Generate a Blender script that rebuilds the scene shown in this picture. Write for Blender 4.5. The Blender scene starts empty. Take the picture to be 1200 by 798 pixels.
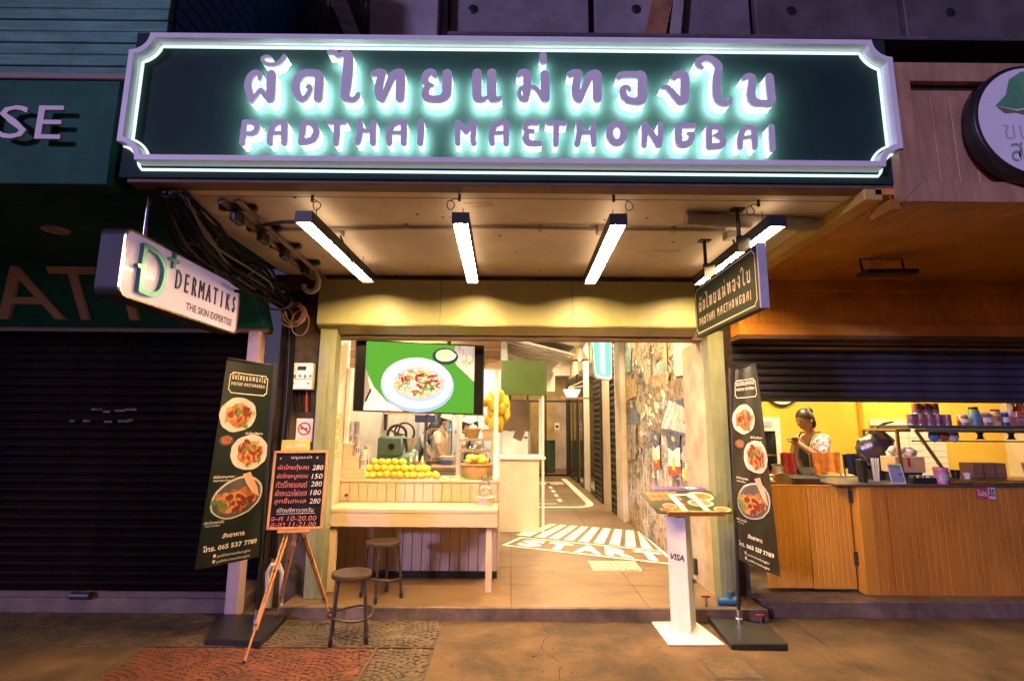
import bpy, bmesh, math, random
from math import sin, cos, pi, radians
from mathutils import Vector, Matrix
from mathutils.geometry import tessellate_polygon
random.seed(7)
S = bpy.context.scene
COL = S.collection

# ---------------------------------------------------------------- camera, sky, sun, exposure
cam = bpy.data.cameras.new('camera'); cam.sensor_width = 36; cam.lens = 18.66
cam.clip_start = 0.05; cam.clip_end = 500
co = bpy.data.objects.new('camera', cam); COL.objects.link(co); S.camera = co
TH, RO, YA = radians(9.278), radians(0.4015), radians(0.249)
Fv = Vector((sin(YA)*cos(TH), cos(YA)*cos(TH), sin(TH)))
R0 = Vector((cos(YA), -sin(YA), 0)); U0 = R0.cross(Fv)
Rv = cos(RO)*R0 + sin(RO)*U0; Uv = -sin(RO)*R0 + cos(RO)*U0
mw = Matrix((Rv, Uv, -Fv)).transposed().to_4x4(); mw.translation = (0, 0, 1.5)
co.matrix_world = mw

W = bpy.data.worlds.new('World'); S.world = W; W.use_nodes = True
wn = W.node_tree.nodes; wl = W.node_tree.links
sky = wn.new('ShaderNodeTexSky'); sky.sky_type = 'NISHITA'; sky.sun_disc = False
SUN_EL, SUN_AZ = radians(13), radians(220)      # street glow from over the photographer's left shoulder
sky.sun_elevation = SUN_EL; sky.sun_rotation = SUN_AZ
tint = wn.new('ShaderNodeMix'); tint.data_type = 'RGBA'; tint.blend_type = 'MULTIPLY'
tint.inputs['Factor'].default_value = 1.0
tint.inputs['B'].default_value = (1.0, 0.62, 1.0, 1)
wl.new(sky.outputs[0], tint.inputs['A'])
bg = wn['Background']; wl.new(tint.outputs['Result'], bg.inputs['Color']); bg.inputs['Strength'].default_value = 0.022
sl = bpy.data.lights.new('sun', 'SUN'); sl.energy = 1.8; sl.angle = radians(4); sl.color = (0.53, 0.46, 1.0)
so = bpy.data.objects.new('sun', sl); COL.objects.link(so)
# the sky's sun direction: rotation measured from +Y clockwise seen from above
sd = Vector((sin(SUN_AZ)*cos(SUN_EL), cos(SUN_AZ)*cos(SUN_EL), sin(SUN_EL)))
so.rotation_euler = (-sd).to_track_quat('-Z', 'Y').to_euler()
S.view_settings.view_transform = 'Standard'; S.view_settings.look = 'None'
S.view_settings.exposure = 0; S.view_settings.gamma = 1
S.render.engine = 'CYCLES'
S.cycles.use_denoising = True
S.cycles.max_bounces = 6; S.cycles.diffuse_bounces = 4; S.cycles.glossy_bounces = 3
S.cycles.transmission_bounces = 4; S.cycles.transparent_max_bounces = 40
S.cycles.sample_clamp_indirect = 6
S.cycles.caustics_reflective = False; S.cycles.caustics_refractive = False

# ---------------------------------------------------------------- materials
def srgb(h):
    h = h.lstrip('#'); v = [int(h[i:i+2], 16)/255 for i in (0, 2, 4)]
    return tuple(c/12.92 if c <= .04045 else ((c+.055)/1.055)**2.4 for c in v)
def M(name, c, r=.6, metal=0, var=.15, sc=6, st=(1,1,1), c2=None, bump=0, bsc=60, emit=0, ecol=None, spec=.5, coat=0, lo=.35, hi=.65, rv=0, grime=0, gsc=1.2, gst=(1,1,1)):
    m = bpy.data.materials.new(name); m.use_nodes = True
    n, l = m.node_tree.nodes, m.node_tree.links
    b = n['Principled BSDF']
    b.inputs['Roughness'].default_value = r; b.inputs['Metallic'].default_value = metal
    b.inputs['Specular IOR Level'].default_value = spec; b.inputs['Coat Weight'].default_value = coat
    tc = n.new('ShaderNodeTexCoord'); mp = n.new('ShaderNodeMapping'); mp.inputs['Scale'].default_value = st
    l.new(tc.outputs['Object'], mp.inputs['Vector'])
    nz = n.new('ShaderNodeTexNoise'); nz.inputs['Scale'].default_value = sc; nz.inputs['Detail'].default_value = 7
    nz.inputs['Roughness'].default_value = .62
    l.new(mp.outputs[0], nz.inputs['Vector'])
    cr = n.new('ShaderNodeValToRGB'); e = cr.color_ramp.elements
    e[0].position = lo; e[1].position = hi
    a = tuple(max(0, x*(1-var)) for x in c); d = c2 if c2 else tuple(min(1, x*(1+var)) for x in c)
    e[0].color = (*a, 1); e[1].color = (*d, 1)
    l.new(nz.outputs['Fac'], cr.inputs['Fac']); out = cr.outputs[0]
    if grime:      # stains and dirt: large soft patches and small specks
        for s_, k_, p0, p1 in ((gsc, grime, .38, .62), (gsc*26, grime*.7, .30, .42)):
            mg = n.new('ShaderNodeMapping'); mg.inputs['Scale'].default_value = gst; mg.inputs['Location'].default_value = (s_, 3.1, 1.7); l.new(tc.outputs['Object'], mg.inputs['Vector'])
            ng = n.new('ShaderNodeTexNoise'); ng.inputs['Scale'].default_value = s_; ng.inputs['Detail'].default_value = 8; ng.inputs['Roughness'].default_value = .7; ng.inputs['Distortion'].default_value = .4
            l.new(mg.outputs[0], ng.inputs['Vector'])
            rg_ = n.new('ShaderNodeMapRange'); rg_.inputs['From Min'].default_value = p0; rg_.inputs['From Max'].default_value = p1
            rg_.inputs['To Min'].default_value = 1-k_; rg_.inputs['To Max'].default_value = 1
            l.new(ng.outputs['Fac'], rg_.inputs['Value'])
            mx = n.new('ShaderNodeMix'); mx.data_type = 'RGBA'; mx.blend_type = 'MULTIPLY'; mx.inputs['Factor'].default_value = 1
            l.new(out, mx.inputs['A']); l.new(rg_.outputs[0], mx.inputs['B']); out = mx.outputs['Result']
    l.new(out, b.inputs['Base Color'])
    if rv:
        mr = n.new('ShaderNodeMapRange'); mr.inputs['To Min'].default_value = max(0.02, r-rv); mr.inputs['To Max'].default_value = min(1, r+rv)
        l.new(nz.outputs['Fac'], mr.inputs['Value']); l.new(mr.outputs[0], b.inputs['Roughness'])
    if bump:
        n2 = n.new('ShaderNodeTexNoise'); n2.inputs['Scale'].default_value = bsc; n2.inputs['Detail'].default_value = 4
        l.new(mp.outputs[0], n2.inputs['Vector'])
        bp = n.new('ShaderNodeBump'); bp.inputs['Strength'].default_value = bump; bp.inputs['Distance'].default_value = .01
        l.new(n2.outputs['Fac'], bp.inputs['Height']); l.new(bp.outputs[0], b.inputs['Normal'])
    if emit:
        b.inputs['Emission Color'].default_value = (*(ecol or c), 1); b.inputs['Emission Strength'].default_value = emit
    return m
def EM(name, c, s):
    m = bpy.data.materials.new(name); m.use_nodes = True
    n, l = m.node_tree.nodes, m.node_tree.links
    n.remove(n['Principled BSDF']); e = n.new('ShaderNodeEmission')
    e.inputs[0].default_value = (*c, 1); e.inputs[1].default_value = s
    l.new(e.outputs[0], n['Material Output'].inputs[0]); return m
def GLASS(name, c=(1,1,1), k=.1, rough=.02):
    m = bpy.data.materials.new(name); m.use_nodes = True
    n, l = m.node_tree.nodes, m.node_tree.links
    n.remove(n['Principled BSDF'])
    t = n.new('ShaderNodeBsdfTransparent'); t.inputs[0].default_value = (*c, 1)
    g = n.new('ShaderNodeBsdfGlossy'); g.inputs['Roughness'].default_value = rough
    f = n.new('ShaderNodeLayerWeight'); f.inputs[0].default_value = .5
    pw = n.new('ShaderNodeMath'); pw.operation = 'POWER'; pw.inputs[1].default_value = 4; l.new(f.outputs['Facing'], pw.inputs[0])
    ad = n.new('ShaderNodeMath'); ad.operation = 'MULTIPLY_ADD'; ad.inputs[1].default_value = .45; ad.inputs[2].default_value = k
    x = n.new('ShaderNodeMixShader'); l.new(pw.outputs[0], ad.inputs[0]); l.new(ad.outputs[0], x.inputs[0])
    l.new(t.outputs[0], x.inputs[1]); l.new(g.outputs[0], x.inputs[2]); l.new(x.outputs[0], n['Material Output'].inputs[0])
    return m
def SPECK(name, cols, sc=40, r=.5, emit=0, st=(1,1,1), dist=0):
    """printed food: cells of several colours"""
    m = bpy.data.materials.new(name); m.use_nodes = True
    n, l = m.node_tree.nodes, m.node_tree.links; b = n['Principled BSDF']
    b.inputs['Roughness'].default_value = r
    tc = n.new('ShaderNodeTexCoord'); mp = n.new('ShaderNodeMapping'); mp.inputs['Scale'].default_value = st
    l.new(tc.outputs['Object'], mp.inputs['Vector'])
    nz = n.new('ShaderNodeTexNoise'); nz.inputs['Scale'].default_value = sc; nz.inputs['Detail'].default_value = 3; nz.inputs['Distortion'].default_value = dist
    l.new(mp.outputs[0], nz.inputs['Vector'])
    cr = n.new('ShaderNodeValToRGB'); cr.color_ramp.interpolation = 'EASE'
    el = cr.color_ramp.elements
    k = len(cols)
    for i, c in enumerate(cols):
        p = .3 + .4*i/(k-1)
        if i == 0: el[0].position = p; q = el[0]
        elif i == k-1: q = el[-1]; q.position = p
        else: q = el.new(p)
        q.color = (*c, 1)
    l.new(nz.outputs['Fac'], cr.inputs['Fac']); l.new(cr.outputs[0], b.inputs['Base Color'])
    if emit:
        l.new(cr.outputs[0], b.inputs['Emission Color']); b.inputs['Emission Strength'].default_value = emit
    return m

# ---------------------------------------------------------------- mesh helpers
class MB:
    def __init__(s): s.v = []; s.f = []; s.k = []
    def add(s, vs, fs, k=0):
        o = len(s.v); s.v += [tuple(v) for v in vs]
        s.f += [tuple(i+o for i in f) for f in fs]; s.k += [k]*len(fs); return s
    def box(s, x0, x1, y0, y1, z0, z1, k=0):
        vs = [(x,y,z) for z in (z0,z1) for y in (y0,y1) for x in (x0,x1)]
        return s.add(vs, [(0,2,3,1),(4,5,7,6),(0,1,5,4),(2,6,7,3),(0,4,6,2),(1,3,7,5)], k)
    def obox(s, c, d, mat, k=0):
        a, b_, e = (q/2 for q in d)
        vs = [Vector(c) + mat @ Vector((x,y,z)) for z in (-e,e) for y in (-b_,b_) for x in (-a,a)]
        return s.add(vs, [(0,2,3,1),(4,5,7,6),(0,1,5,4),(2,6,7,3),(0,4,6,2),(1,3,7,5)], k)
    def beam(s, p, q, w, h, up=(0,0,1), k=0):
        p, q = Vector(p), Vector(q); y = (q-p); L = y.length; y.normalize()
        x = y.cross(Vector(up)).normalized(); z = x.cross(y)
        return s.obox((p+q)/2, (w, L, h), Matrix((x, y, z)).transposed(), k)
    def tube(s, pts, r, n=8, cap=True, k=0):
        pts = [Vector(p) for p in pts]; rs = r if isinstance(r, (list, tuple)) else [r]*len(pts)
        vs = []; fs = []; ref = None
        for i, p in enumerate(pts):
            t = (pts[min(i+1, len(pts)-1)] - pts[max(i-1, 0)]).normalized()
            if ref is None: ref = Vector((0,0,1)) if abs(t.z) < .9 else Vector((1,0,0))
            a = t.cross(ref).normalized(); b = a.cross(t); ref = b
            for j in range(n):
                w = 2*pi*j/n; vs.append(p + rs[i]*(cos(w)*a + sin(w)*b))
        for i in range(len(pts)-1):
            for j in range(n):
                fs.append((i*n+j, i*n+(j+1) % n, (i+1)*n+(j+1) % n, (i+1)*n+j))
        if cap: fs += [tuple(range(n))[::-1], tuple(range((len(pts)-1)*n, len(pts)*n))]
        return s.add(vs, fs, k)
    def lathe(s, prof, c=(0,0,0), n=16, k=0, mat=None, a0=0, a1=2*pi):
        vs = []; fs = []; c = Vector(c); full = abs(a1-a0-2*pi) < 1e-6; m_ = n if full else n+1
        for r, z in prof:
            for j in range(m_):
                w = a0+(a1-a0)*j/n; v = Vector((max(r, 1e-4)*cos(w), max(r, 1e-4)*sin(w), z)); vs.append(c + (mat @ v if mat else v))
        for i in range(len(prof)-1):
            for j in range(n):
                j2 = (j+1) % m_
                fs.append((i*m_+j, i*m_+j2, (i+1)*m_+j2, (i+1)*m_+j))
        return s.add(vs, fs, k)
    def ell(s, c, r, n=12, k=0, mat=None, h=None):
        h = h or max(6, n//2)
        vs = []; fs = []; c = Vector(c)
        for i in range(1, h):
            t = pi*i/h
            for j in range(n):
                w = 2*pi*j/n; v = Vector((r[0]*sin(t)*cos(w), r[1]*sin(t)*sin(w), r[2]*cos(t))); vs.append(c + (mat @ v if mat else v))
        tp = Vector((0,0,r[2])); vs.append(c + (mat @ tp if mat else tp)); vs.append(c - (mat @ tp if mat else tp))
        T, B = len(vs)-2, len(vs)-1
        for i in range(h-2):
            for j in range(n): fs.append((i*n+j, (i+1)*n+j, (i+1)*n+(j+1) % n, i*n+(j+1) % n))
        for j in range(n): fs.append((T, j, (j+1) % n)); fs.append((B, (h-2)*n+(j+1) % n, (h-2)*n+j))
        return s.add(vs, fs, k)
    def grid(s, fn, nu, nv, k=0):
        vs = [fn(i/nu, j/nv) for j in range(nv+1) for i in range(nu+1)]
        return s.add(vs, [(j*(nu+1)+i, j*(nu+1)+i+1, (j+1)*(nu+1)+i+1, (j+1)*(nu+1)+i) for j in range(nv) for i in range(nu)], k)
    def poly(s, loops, fn, k=0):
        """flat filled polygon(s) with holes; fn maps (a,b) to a point"""
        fl = [p for lp in loops for p in lp]
        tr = tessellate_polygon([[Vector((p[0], p[1], 0)) for p in lp] for lp in loops])
        return s.add([fn(*p) for p in fl], [tuple(t) for t in tr], k)
    def prism(s, loops, f0, f1, k=0, back=True, front=True, sides=True):
        fl = [p for lp in loops for p in lp]; n = len(fl)
        tr = tessellate_polygon([[Vector((p[0], p[1], 0)) for p in lp] for lp in loops])
        vs = [f0(*p) for p in fl] + [f1(*p) for p in fl]; fs = []
        if front: fs += [tuple(t) for t in tr]
        if back: fs += [tuple(i+n for i in t[::-1]) for t in tr]
        if sides:
            o = 0
            for lp in loops:
                L = len(lp)
                fs += [(o+i, o+(i+1) % L, n+o+(i+1) % L, n+o+i) for i in range(L)]; o += L
        return s.add(vs, fs, k)
    def build(s, name, mats, parent=None, smooth=False, bev=0, seg=1, norm=True, solid=0):
        me = bpy.data.meshes.new(name); me.from_pydata(s.v, [], s.f)
        mats = mats if isinstance(mats, (list, tuple)) else [mats]
        for m in mats: me.materials.append(m)
        if any(s.k): me.polygons.foreach_set('material_index', s.k)
        bm = bmesh.new(); bm.from_mesh(me)
        if norm: bmesh.ops.recalc_face_normals(bm, faces=bm.faces)
        if solid: bmesh.ops.solidify(bm, geom=bm.faces[:], thickness=solid)
        if bev:
            ed = [e for e in bm.edges if len(e.link_faces) == 2 and e.calc_face_angle(0) > .6]
            bmesh.ops.bevel(bm, geom=ed, offset=bev, segments=seg, affect='EDGES', clamp_overlap=True)
        if smooth:
            for f in bm.faces: f.smooth = True
            for e in bm.edges:
                if len(e.link_faces) == 2 and e.calc_face_angle(0) > 1.0: e.smooth = False
        bm.to_mesh(me); bm.free()
        o = bpy.data.objects.new(name, me); COL.objects.link(o)
        if parent: o.parent = parent
        return o
def thing(name, label, cat, group=None, kind=None):
    o = bpy.data.objects.new(name, None); o.empty_display_size = .1; COL.objects.link(o)
    return tag(o, label, cat, group, kind)
def tag(o, label=None, cat=None, group=None, kind=None):
    if label: o['label'] = label
    if cat: o['category'] = cat
    if group: o['group'] = group
    if kind: o['kind'] = kind
    return o
def rebase(t, p):
    """put a thing's origin at its base while its parts stay where they are"""
    p = Vector(p); d = p - t.location
    t.location = p
    for c in [o for o in S.objects if o.parent == t]: c.location = c.location - d
    return t
KIDS = None
def kids(o): return [c for c in S.objects if c.parent == o]
def copy_tree(o, parent=None):
    c = o.copy(); COL.objects.link(c)
    if parent: c.parent = parent
    for ch in kids(o): copy_tree(ch, c)
    return c
def clone(o, parent, loc):
    c = o.copy(); COL.objects.link(c); c.parent = parent; c.location = loc; return c
def B(name, m, parent, *a, bev=0, **k):
    return MB().box(*a).build(name, m, parent, bev=bev, **k)
def simplify(p, tol):
    """Douglas-Peucker on a closed loop"""
    def dp(a):
        if len(a) < 3: return a
        x0, y0 = a[0]; x1, y1 = a[-1]; L = math.hypot(x1-x0, y1-y0) or 1e-9
        best, bi = 0, 0
        for i in range(1, len(a)-1):
            d = abs((x1-x0)*(y0-a[i][1]) - (x0-a[i][0])*(y1-y0))/L
            if d > best: best, bi = d, i
        if best > tol: return dp(a[:bi+1])[:-1] + dp(a[bi:])
        return [a[0], a[-1]]
    h = len(p)//2
    return dp(p[:h+1])[:-1] + dp(p[h:]+[p[0]])[:-1]
import numpy as np
def stroke_loops(strokes, cell=.0035, tol=.0007):
    """outline of brush strokes (x, z, width): union of tapered capsules, traced as closed loops"""
    segs = []
    for st in strokes:
        p = [np.array(q, float) for q in st]; q2 = []
        for i in range(len(p)-1):
            a = p[max(i-1,0)]; b = p[i]; c = p[i+1]; d = p[min(i+2,len(p)-1)]
            for t in (0, .2, .4, .6, .8):
                q2.append(.5*((2*b)+(c-a)*t+(2*a-5*b+4*c-d)*t*t+(3*b-a-3*c+d)*t**3))
        q2.append(p[-1]); segs += list(zip(q2[:-1], q2[1:]))
    al = np.array([s_[0] for s_ in segs] + [s_[1] for s_ in segs])
    mx = al[:,2].max()/2 + 3*cell
    x0, z0 = al[:,0].min()-mx, al[:,1].min()-mx
    nx = int((al[:,0].max()+mx-x0)/cell)+2; nz = int((al[:,1].max()+mx-z0)/cell)+2
    GX, GZ = np.meshgrid(x0+cell*np.arange(nx), z0+cell*np.arange(nz), indexing='ij')
    D = np.full(GX.shape, 1e9)
    for a, b in segs:
        dx, dz = b[0]-a[0], b[1]-a[1]; L = dx*dx+dz*dz+1e-12
        t = np.clip(((GX-a[0])*dx+(GZ-a[1])*dz)/L, 0, 1)
        D = np.minimum(D, np.hypot(GX-a[0]-t*dx, GZ-a[1]-t*dz) - (a[2]+t*(b[2]-a[2]))/2)
    nxt = {}
    def pt(i, j, k, l):
        a, b = D[i,j], D[k,l]; t = a/(a-b)
        return (x0+cell*(i+(k-i)*t), z0+cell*(j+(l-j)*t))
    E = {}
    for i in range(nx-1):
        for j in range(nz-1):
            q = [D[i,j] < 0, D[i+1,j] < 0, D[i+1,j+1] < 0, D[i,j+1] < 0]
            if all(q) or not any(q): continue
            cs = [(i,j),(i+1,j),(i+1,j+1),(i,j+1)]
            ent = [k for k in range(4) if q[k] and not q[(k+1) % 4]]
            ext = [k for k in range(4) if not q[k] and q[(k+1) % 4]]
            for e in ent:
                x = min(ext, key=lambda z: (z-e) % 4)
                ke = tuple(sorted((cs[e], cs[(e+1) % 4]))); kx = tuple(sorted((cs[x], cs[(x+1) % 4])))
                E[ke] = kx
                nxt.setdefault(ke, pt(*ke[0], *ke[1])); nxt.setdefault(kx, pt(*kx[0], *kx[1]))
    loops = []
    while E:
        st, cur = E.popitem(); lp = [nxt[st]]
        while cur != st:
            lp.append(nxt[cur]); cur = E.pop(cur)
        if len(lp) > 6: loops.append(simplify(lp, tol))
    loops.sort(key=lambda L: -abs(sum(L[i-1][0]*L[i][1]-L[i][0]*L[i-1][1] for i in range(len(L)))))
    return loops
_dg = []
def text_mesh(s, size=1, align='CENTER', bold=0, shear=0):
    """lettering as a flat mesh: list of points and faces in its own plane"""
    c = bpy.data.curves.new('lettering', 'FONT'); c.body = s; c.size = size; c.align_x = align; c.resolution_u = 2
    c.offset = bold; c.shear = shear
    o = bpy.data.objects.new('lettering', c); COL.objects.link(o)
    bpy.context.view_layer.update()
    me = bpy.data.meshes.new_from_object(o.evaluated_get(bpy.context.evaluated_depsgraph_get()))
    vs = [(v.co.x, v.co.y) for v in me.vertices]; fs = [tuple(p.vertices) for p in me.polygons]
    bpy.data.objects.remove(o); bpy.data.curves.remove(c); bpy.data.meshes.remove(me)
    return vs, fs
def fit_text(mb, s, fn, cx, cy, w=None, h=None, align='c', k=0, bold=0, shear=0):
    """lettering fitted to width w (or cap height h) about (cx, cy), mapped by fn"""
    vs, fs = text_mesh(s, 1, 'LEFT', bold, shear)
    if not vs: return
    x0 = min(v[0] for v in vs); x1 = max(v[0] for v in vs); y0 = min(v[1] for v in vs); y1 = max(v[1] for v in vs)
    if w and h: sx, sy = w/(x1-x0), h/(y1-y0)
    elif w: sx = sy = w/(x1-x0)
    else: sx = sy = h/.72
    ax = {'c': (x0+x1)/2, 'l': x0, 'r': x1}[align]; ay = (y0+y1)/2 if (w and h) else .36
    mb.add([fn(cx+(x-ax)*sx, cy+(y-ay)*sy) for x, y in vs], fs, k)
def disc(n=24, rx=1, ry=1, cx=0, cy=0, wob=0, seed=0, rot=0):
    r = random.Random(seed)
    out = []
    for i in range(n):
        a = 2*pi*i/n; q = 1+wob*(r.random()-.5)
        x, y = rx*q*cos(a), ry*q*sin(a)
        out.append((cx+x*cos(rot)-y*sin(rot), cy+x*sin(rot)+y*cos(rot)))
    return out
# the big sign's letters: brush strokes (x, z, width) in millimetres, traced on the sign's own plane
GLYPHS=[[[(-1399,3394,21),(-1399,3419,30),(-1425,3432,39),(-1452,3407,40),(-1460,3356,40),(-1446,3307,39),(-1434,3264,30)],[(-1434,3264,26),(-1409,3298,25),(-1387,3328,25),(-1360,3294,30),(-1335,3269,35)],[(-1337,3426,49),(-1334,3358,49),(-1331,3278,49)]],
[[(-1351,3531,14),(-1375,3535,18),(-1394,3521,19),(-1382,3497,21),(-1346,3484,23),(-1305,3493,23),(-1282,3520,23),(-1273,3539,21)]],
[[(-1068,3281,46),(-1068,3352,49),(-1073,3423,46),(-1117,3435,44),(-1163,3429,47),(-1190,3389,49),(-1194,3341,44),(-1178,3296,40),(-1160,3271,32)],[(-1160,3271,26),(-1136,3287,30),(-1118,3319,26),(-1113,3342,23),(-1124,3358,19),(-1132,3346,16)]],
[[(-1021,3566,30),(-992,3563,30),(-972,3544,28),(-953,3551,30),(-929,3561,39),(-915,3545,49)],[(-915,3545,51),(-914,3445,56),(-917,3353,54),(-919,3294,47),(-900,3279,35),(-871,3277,30),(-853,3295,28),(-848,3311,21)]],
[[(-769,3433,37),(-743,3444,40),(-718,3441,42)],[(-721,3433,40),(-730,3396,44),(-736,3346,47),(-730,3301,47),(-718,3281,37)],[(-714,3278,33),(-699,3310,33),(-680,3374,39),(-655,3431,44),(-622,3443,47)],[(-618,3439,49),(-617,3356,51),(-617,3288,49)]],
[[(-425,3424,26),(-440,3445,39),(-467,3442,44),(-483,3408,39),(-471,3376,35),(-440,3365,21)],[(-461,3365,30),(-478,3330,39),(-471,3296,44),(-442,3285,39),(-388,3288,44),(-361,3318,51),(-360,3377,53),(-359,3440,53)]],
[[(-193,3446,51),(-193,3370,53),(-190,3299,51),(-172,3286,37),(-151,3286,26),(-142,3296,19)]],
[[(-111,3447,51),(-112,3371,53),(-109,3300,51),(-90,3287,37),(-71,3288,26),(-62,3297,18)]],
[[(37,3432,25),(56,3450,39),(83,3445,44),(85,3391,44),(83,3336,46),(79,3289,33)],[(79,3287,28),(55,3291,28),(42,3318,23),(50,3353,21),(83,3364,21)],[(83,3364,23),(125,3360,25),(154,3328,28),(175,3292,30)],[(184,3441,49),(186,3365,51),(186,3297,51)]],
[[(175,3557,42),(175,3524,42)]],
[[(325,3442,37),(348,3453,40),(374,3450,42)],[(373,3445,40),(363,3408,44),(356,3358,47),(359,3312,47),(371,3289,39)],[(375,3285,33),(390,3317,33),(412,3381,39),(440,3439,44),(470,3449,47)],[(476,3443,49),(475,3368,51),(475,3300,51)]],
[[(597,3428,32),(616,3442,40),(692,3443,44),(725,3437,51),(725,3371,53),(720,3296,54),(670,3283,39),(633,3297,40),(617,3333,39),(622,3362,32),(646,3366,26),(655,3347,16)]],
[[(902,3426,33),(921,3445,42),(955,3449,47),(965,3424,51),(962,3355,49),(956,3296,49),(931,3282,40)],[(931,3284,40),(895,3331,37),(864,3368,30),(834,3367,14)]],
[[(1068,3492,16),(1050,3503,30),(1044,3527,37),(1077,3548,37),(1119,3544,40),(1151,3514,46),(1158,3486,44),(1145,3440,42),(1139,3375,44),(1140,3311,46),(1159,3280,37),(1192,3275,32),(1210,3292,25),(1211,3307,16)]],
[[(1295,3427,26),(1317,3441,33),(1342,3433,42),(1338,3386,46),(1329,3341,47),(1339,3291,51),(1388,3278,40),(1436,3285,44),(1439,3351,49),(1439,3438,46)]],
[[(-1463,3014,30),(-1460,3078,32),(-1460,3136,28)],[(-1460,3136,26),(-1416,3134,30),(-1390,3112,30),(-1394,3083,30),(-1419,3068,26),(-1451,3067,23)]],
[[(-1312,3016,32),(-1314,3062,33),(-1300,3115,32),(-1269,3136,30),(-1244,3136,32)],[(-1242,3132,35),(-1238,3080,35),(-1235,3017,32)],[(-1301,3072,21),(-1244,3073,21)]],
[[(-1142,3021,33),(-1138,3081,33),(-1138,3133,30)],[(-1138,3134,30),(-1092,3130,32),(-1065,3091,33),(-1075,3046,35),(-1106,3027,33),(-1140,3023,32)]],
[[(-999,3141,26),(-954,3140,28),(-913,3141,26)],[(-954,3136,32),(-952,3074,33),(-954,3017,30)]],
[[(-829,3147,28),(-825,3084,32),(-835,3024,32)],[(-753,3141,30),(-756,3085,32),(-753,3021,32)],[(-828,3091,25),(-755,3092,25)]],
[[(-663,3022,32),(-667,3068,33),(-651,3122,32),(-618,3142,30),(-593,3143,32)],[(-589,3138,35),(-587,3087,35),(-586,3023,33)],[(-649,3081,21),(-592,3081,21)]],
[[(-496,3148,35),(-494,3088,35),(-497,3024,33)]],
[[(-293,3146,30),(-294,3090,32),(-291,3026,30)],[(-291,3148,28),(-247,3092,32)],[(-247,3092,30),(-209,3147,30)],[(-207,3144,33),(-206,3091,32),(-210,3055,30),(-205,3027,32)]],
[[(-104,3028,32),(-108,3074,33),(-93,3123,33),(-60,3146,32),(-35,3146,32)],[(-29,3144,32),(-28,3088,33),(-28,3026,32)],[(-92,3085,21),(-31,3087,21)]],
[[(140,3147,30),(96,3146,32),(74,3125,30),(84,3102,26),(117,3096,25)],[(88,3094,25),(79,3058,37),(92,3033,35),(125,3026,30),(156,3026,25)]],
[[(201,3147,30),(248,3147,28),(290,3146,30)],[(247,3144,32),(245,3077,33),(243,3024,30)]],
[[(369,3148,30),(373,3097,32),(360,3026,32)],[(450,3144,30),(447,3088,32),(450,3026,30)],[(373,3092,23),(447,3095,23)]],
[[(616,3090,39),(613,3114,39),(602,3133,39),(587,3144,39),(569,3143,39),(553,3133,39),(541,3113,39),(537,3089,39),(540,3065,39),(551,3047,39),(566,3036,39),(584,3036,39),(600,3047,39),(611,3066,39),(616,3090,39)]],
[[(725,3022,30),(730,3082,32),(730,3143,32)],[(732,3143,33),(771,3083,35),(802,3026,37)],[(818,3148,28),(816,3083,30),(806,3026,33)]],
[[(1005,3139,28),(966,3138,33),(922,3136,39),(915,3084,39),(920,3033,39),(961,3032,37),(982,3057,33),(991,3087,26),(970,3089,23)]],
[[(1079,3017,33),(1082,3077,35),(1085,3130,32)],[(1085,3132,32),(1130,3133,32),(1152,3113,30),(1132,3086,26),(1111,3081,16)],[(1127,3080,28),(1157,3056,33),(1147,3026,35),(1108,3019,33),(1080,3017,32)]],
[[(1249,3017,30),(1252,3061,33),(1269,3113,32),(1295,3133,32),(1320,3131,32)],[(1332,3127,35),(1331,3071,35),(1329,3018,30)],[(1266,3070,19),(1329,3078,19)]],
[[(1429,3137,33),(1426,3072,33),(1425,3007,32)]]]
# ---------------------------------------------------------------- shared materials
m_asph = M('asphalt', (.05,.05,.052), .9, bump=.4, bsc=120)
m_mortar = M('mortar', (.065,.045,.03), .9, var=.3, sc=9)
m_conc = M('pavement_concrete', (.095,.055,.026), .85, var=.3, sc=3.2, bump=.5, bsc=55, c2=(.15,.09,.043), rv=.15, grime=.55, gsc=1.6)
m_sett = M('grey_sett', (.085,.06,.036), .75, var=.35, sc=9, bump=.2, c2=(.14,.1,.062), rv=.15, grime=.4, gsc=1.5)
m_red = M('red_sett', (.13,.036,.018), .75, var=.45, sc=7, bump=.2, c2=(.20,.06,.03), rv=.15, grime=.45, gsc=1.5)
m_tile = M('floor_tile', (.17,.105,.052), .5, var=.22, sc=2.6, c2=(.24,.155,.08), bump=.06, rv=.14, st=(1,2.2,1), grime=.3, gsc=1.1)
m_step = M('step_concrete', (.15,.105,.085), .8, var=.3, sc=6, bump=.3, grime=.5, gsc=2.2)
m_paint = M('floor_paint', (.74,.71,.62), .6, var=.45, sc=11, lo=.31, hi=.40, grime=.22, gsc=2.2)
m_soffit = M('soffit_paint', (.8,.72,.64), .75, var=.14, sc=2.2, bump=.05, c2=(.87,.8,.72), grime=.10, gsc=1.3)
m_dark = M('dark_steel', (.03,.03,.032), .45, var=.2)
m_black = M('black_plastic', (.015,.015,.016), .4)
m_blackcable = M('cable_black', (.007,.006,.007), .7, spec=.15)
m_olive = M('olive_metal', (.34,.35,.16), .42, var=.05, sc=1.5, grime=.12, gsc=1.4, gst=(2.2,1,.8))
m_sage = M('sage_metal', (.26,.29,.16), .45, var=.1, sc=3, grime=.3, gsc=2, gst=(2,2,.6))
m_green = M('sign_green', (.016,.028,.012), .5, var=.1, spec=.15)
m_teal = M('teal_panel', (.03,.13,.085), .65, var=.18, sc=2, spec=.08, grime=.3, gsc=1.2)
m_tealdk = M('teal_soffit', (.025,.10,.09), .7, var=.2, spec=.1)
m_awn = M('awning_teal', (.02,.19,.19), .6, var=.2, sc=3, spec=.2)
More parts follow.
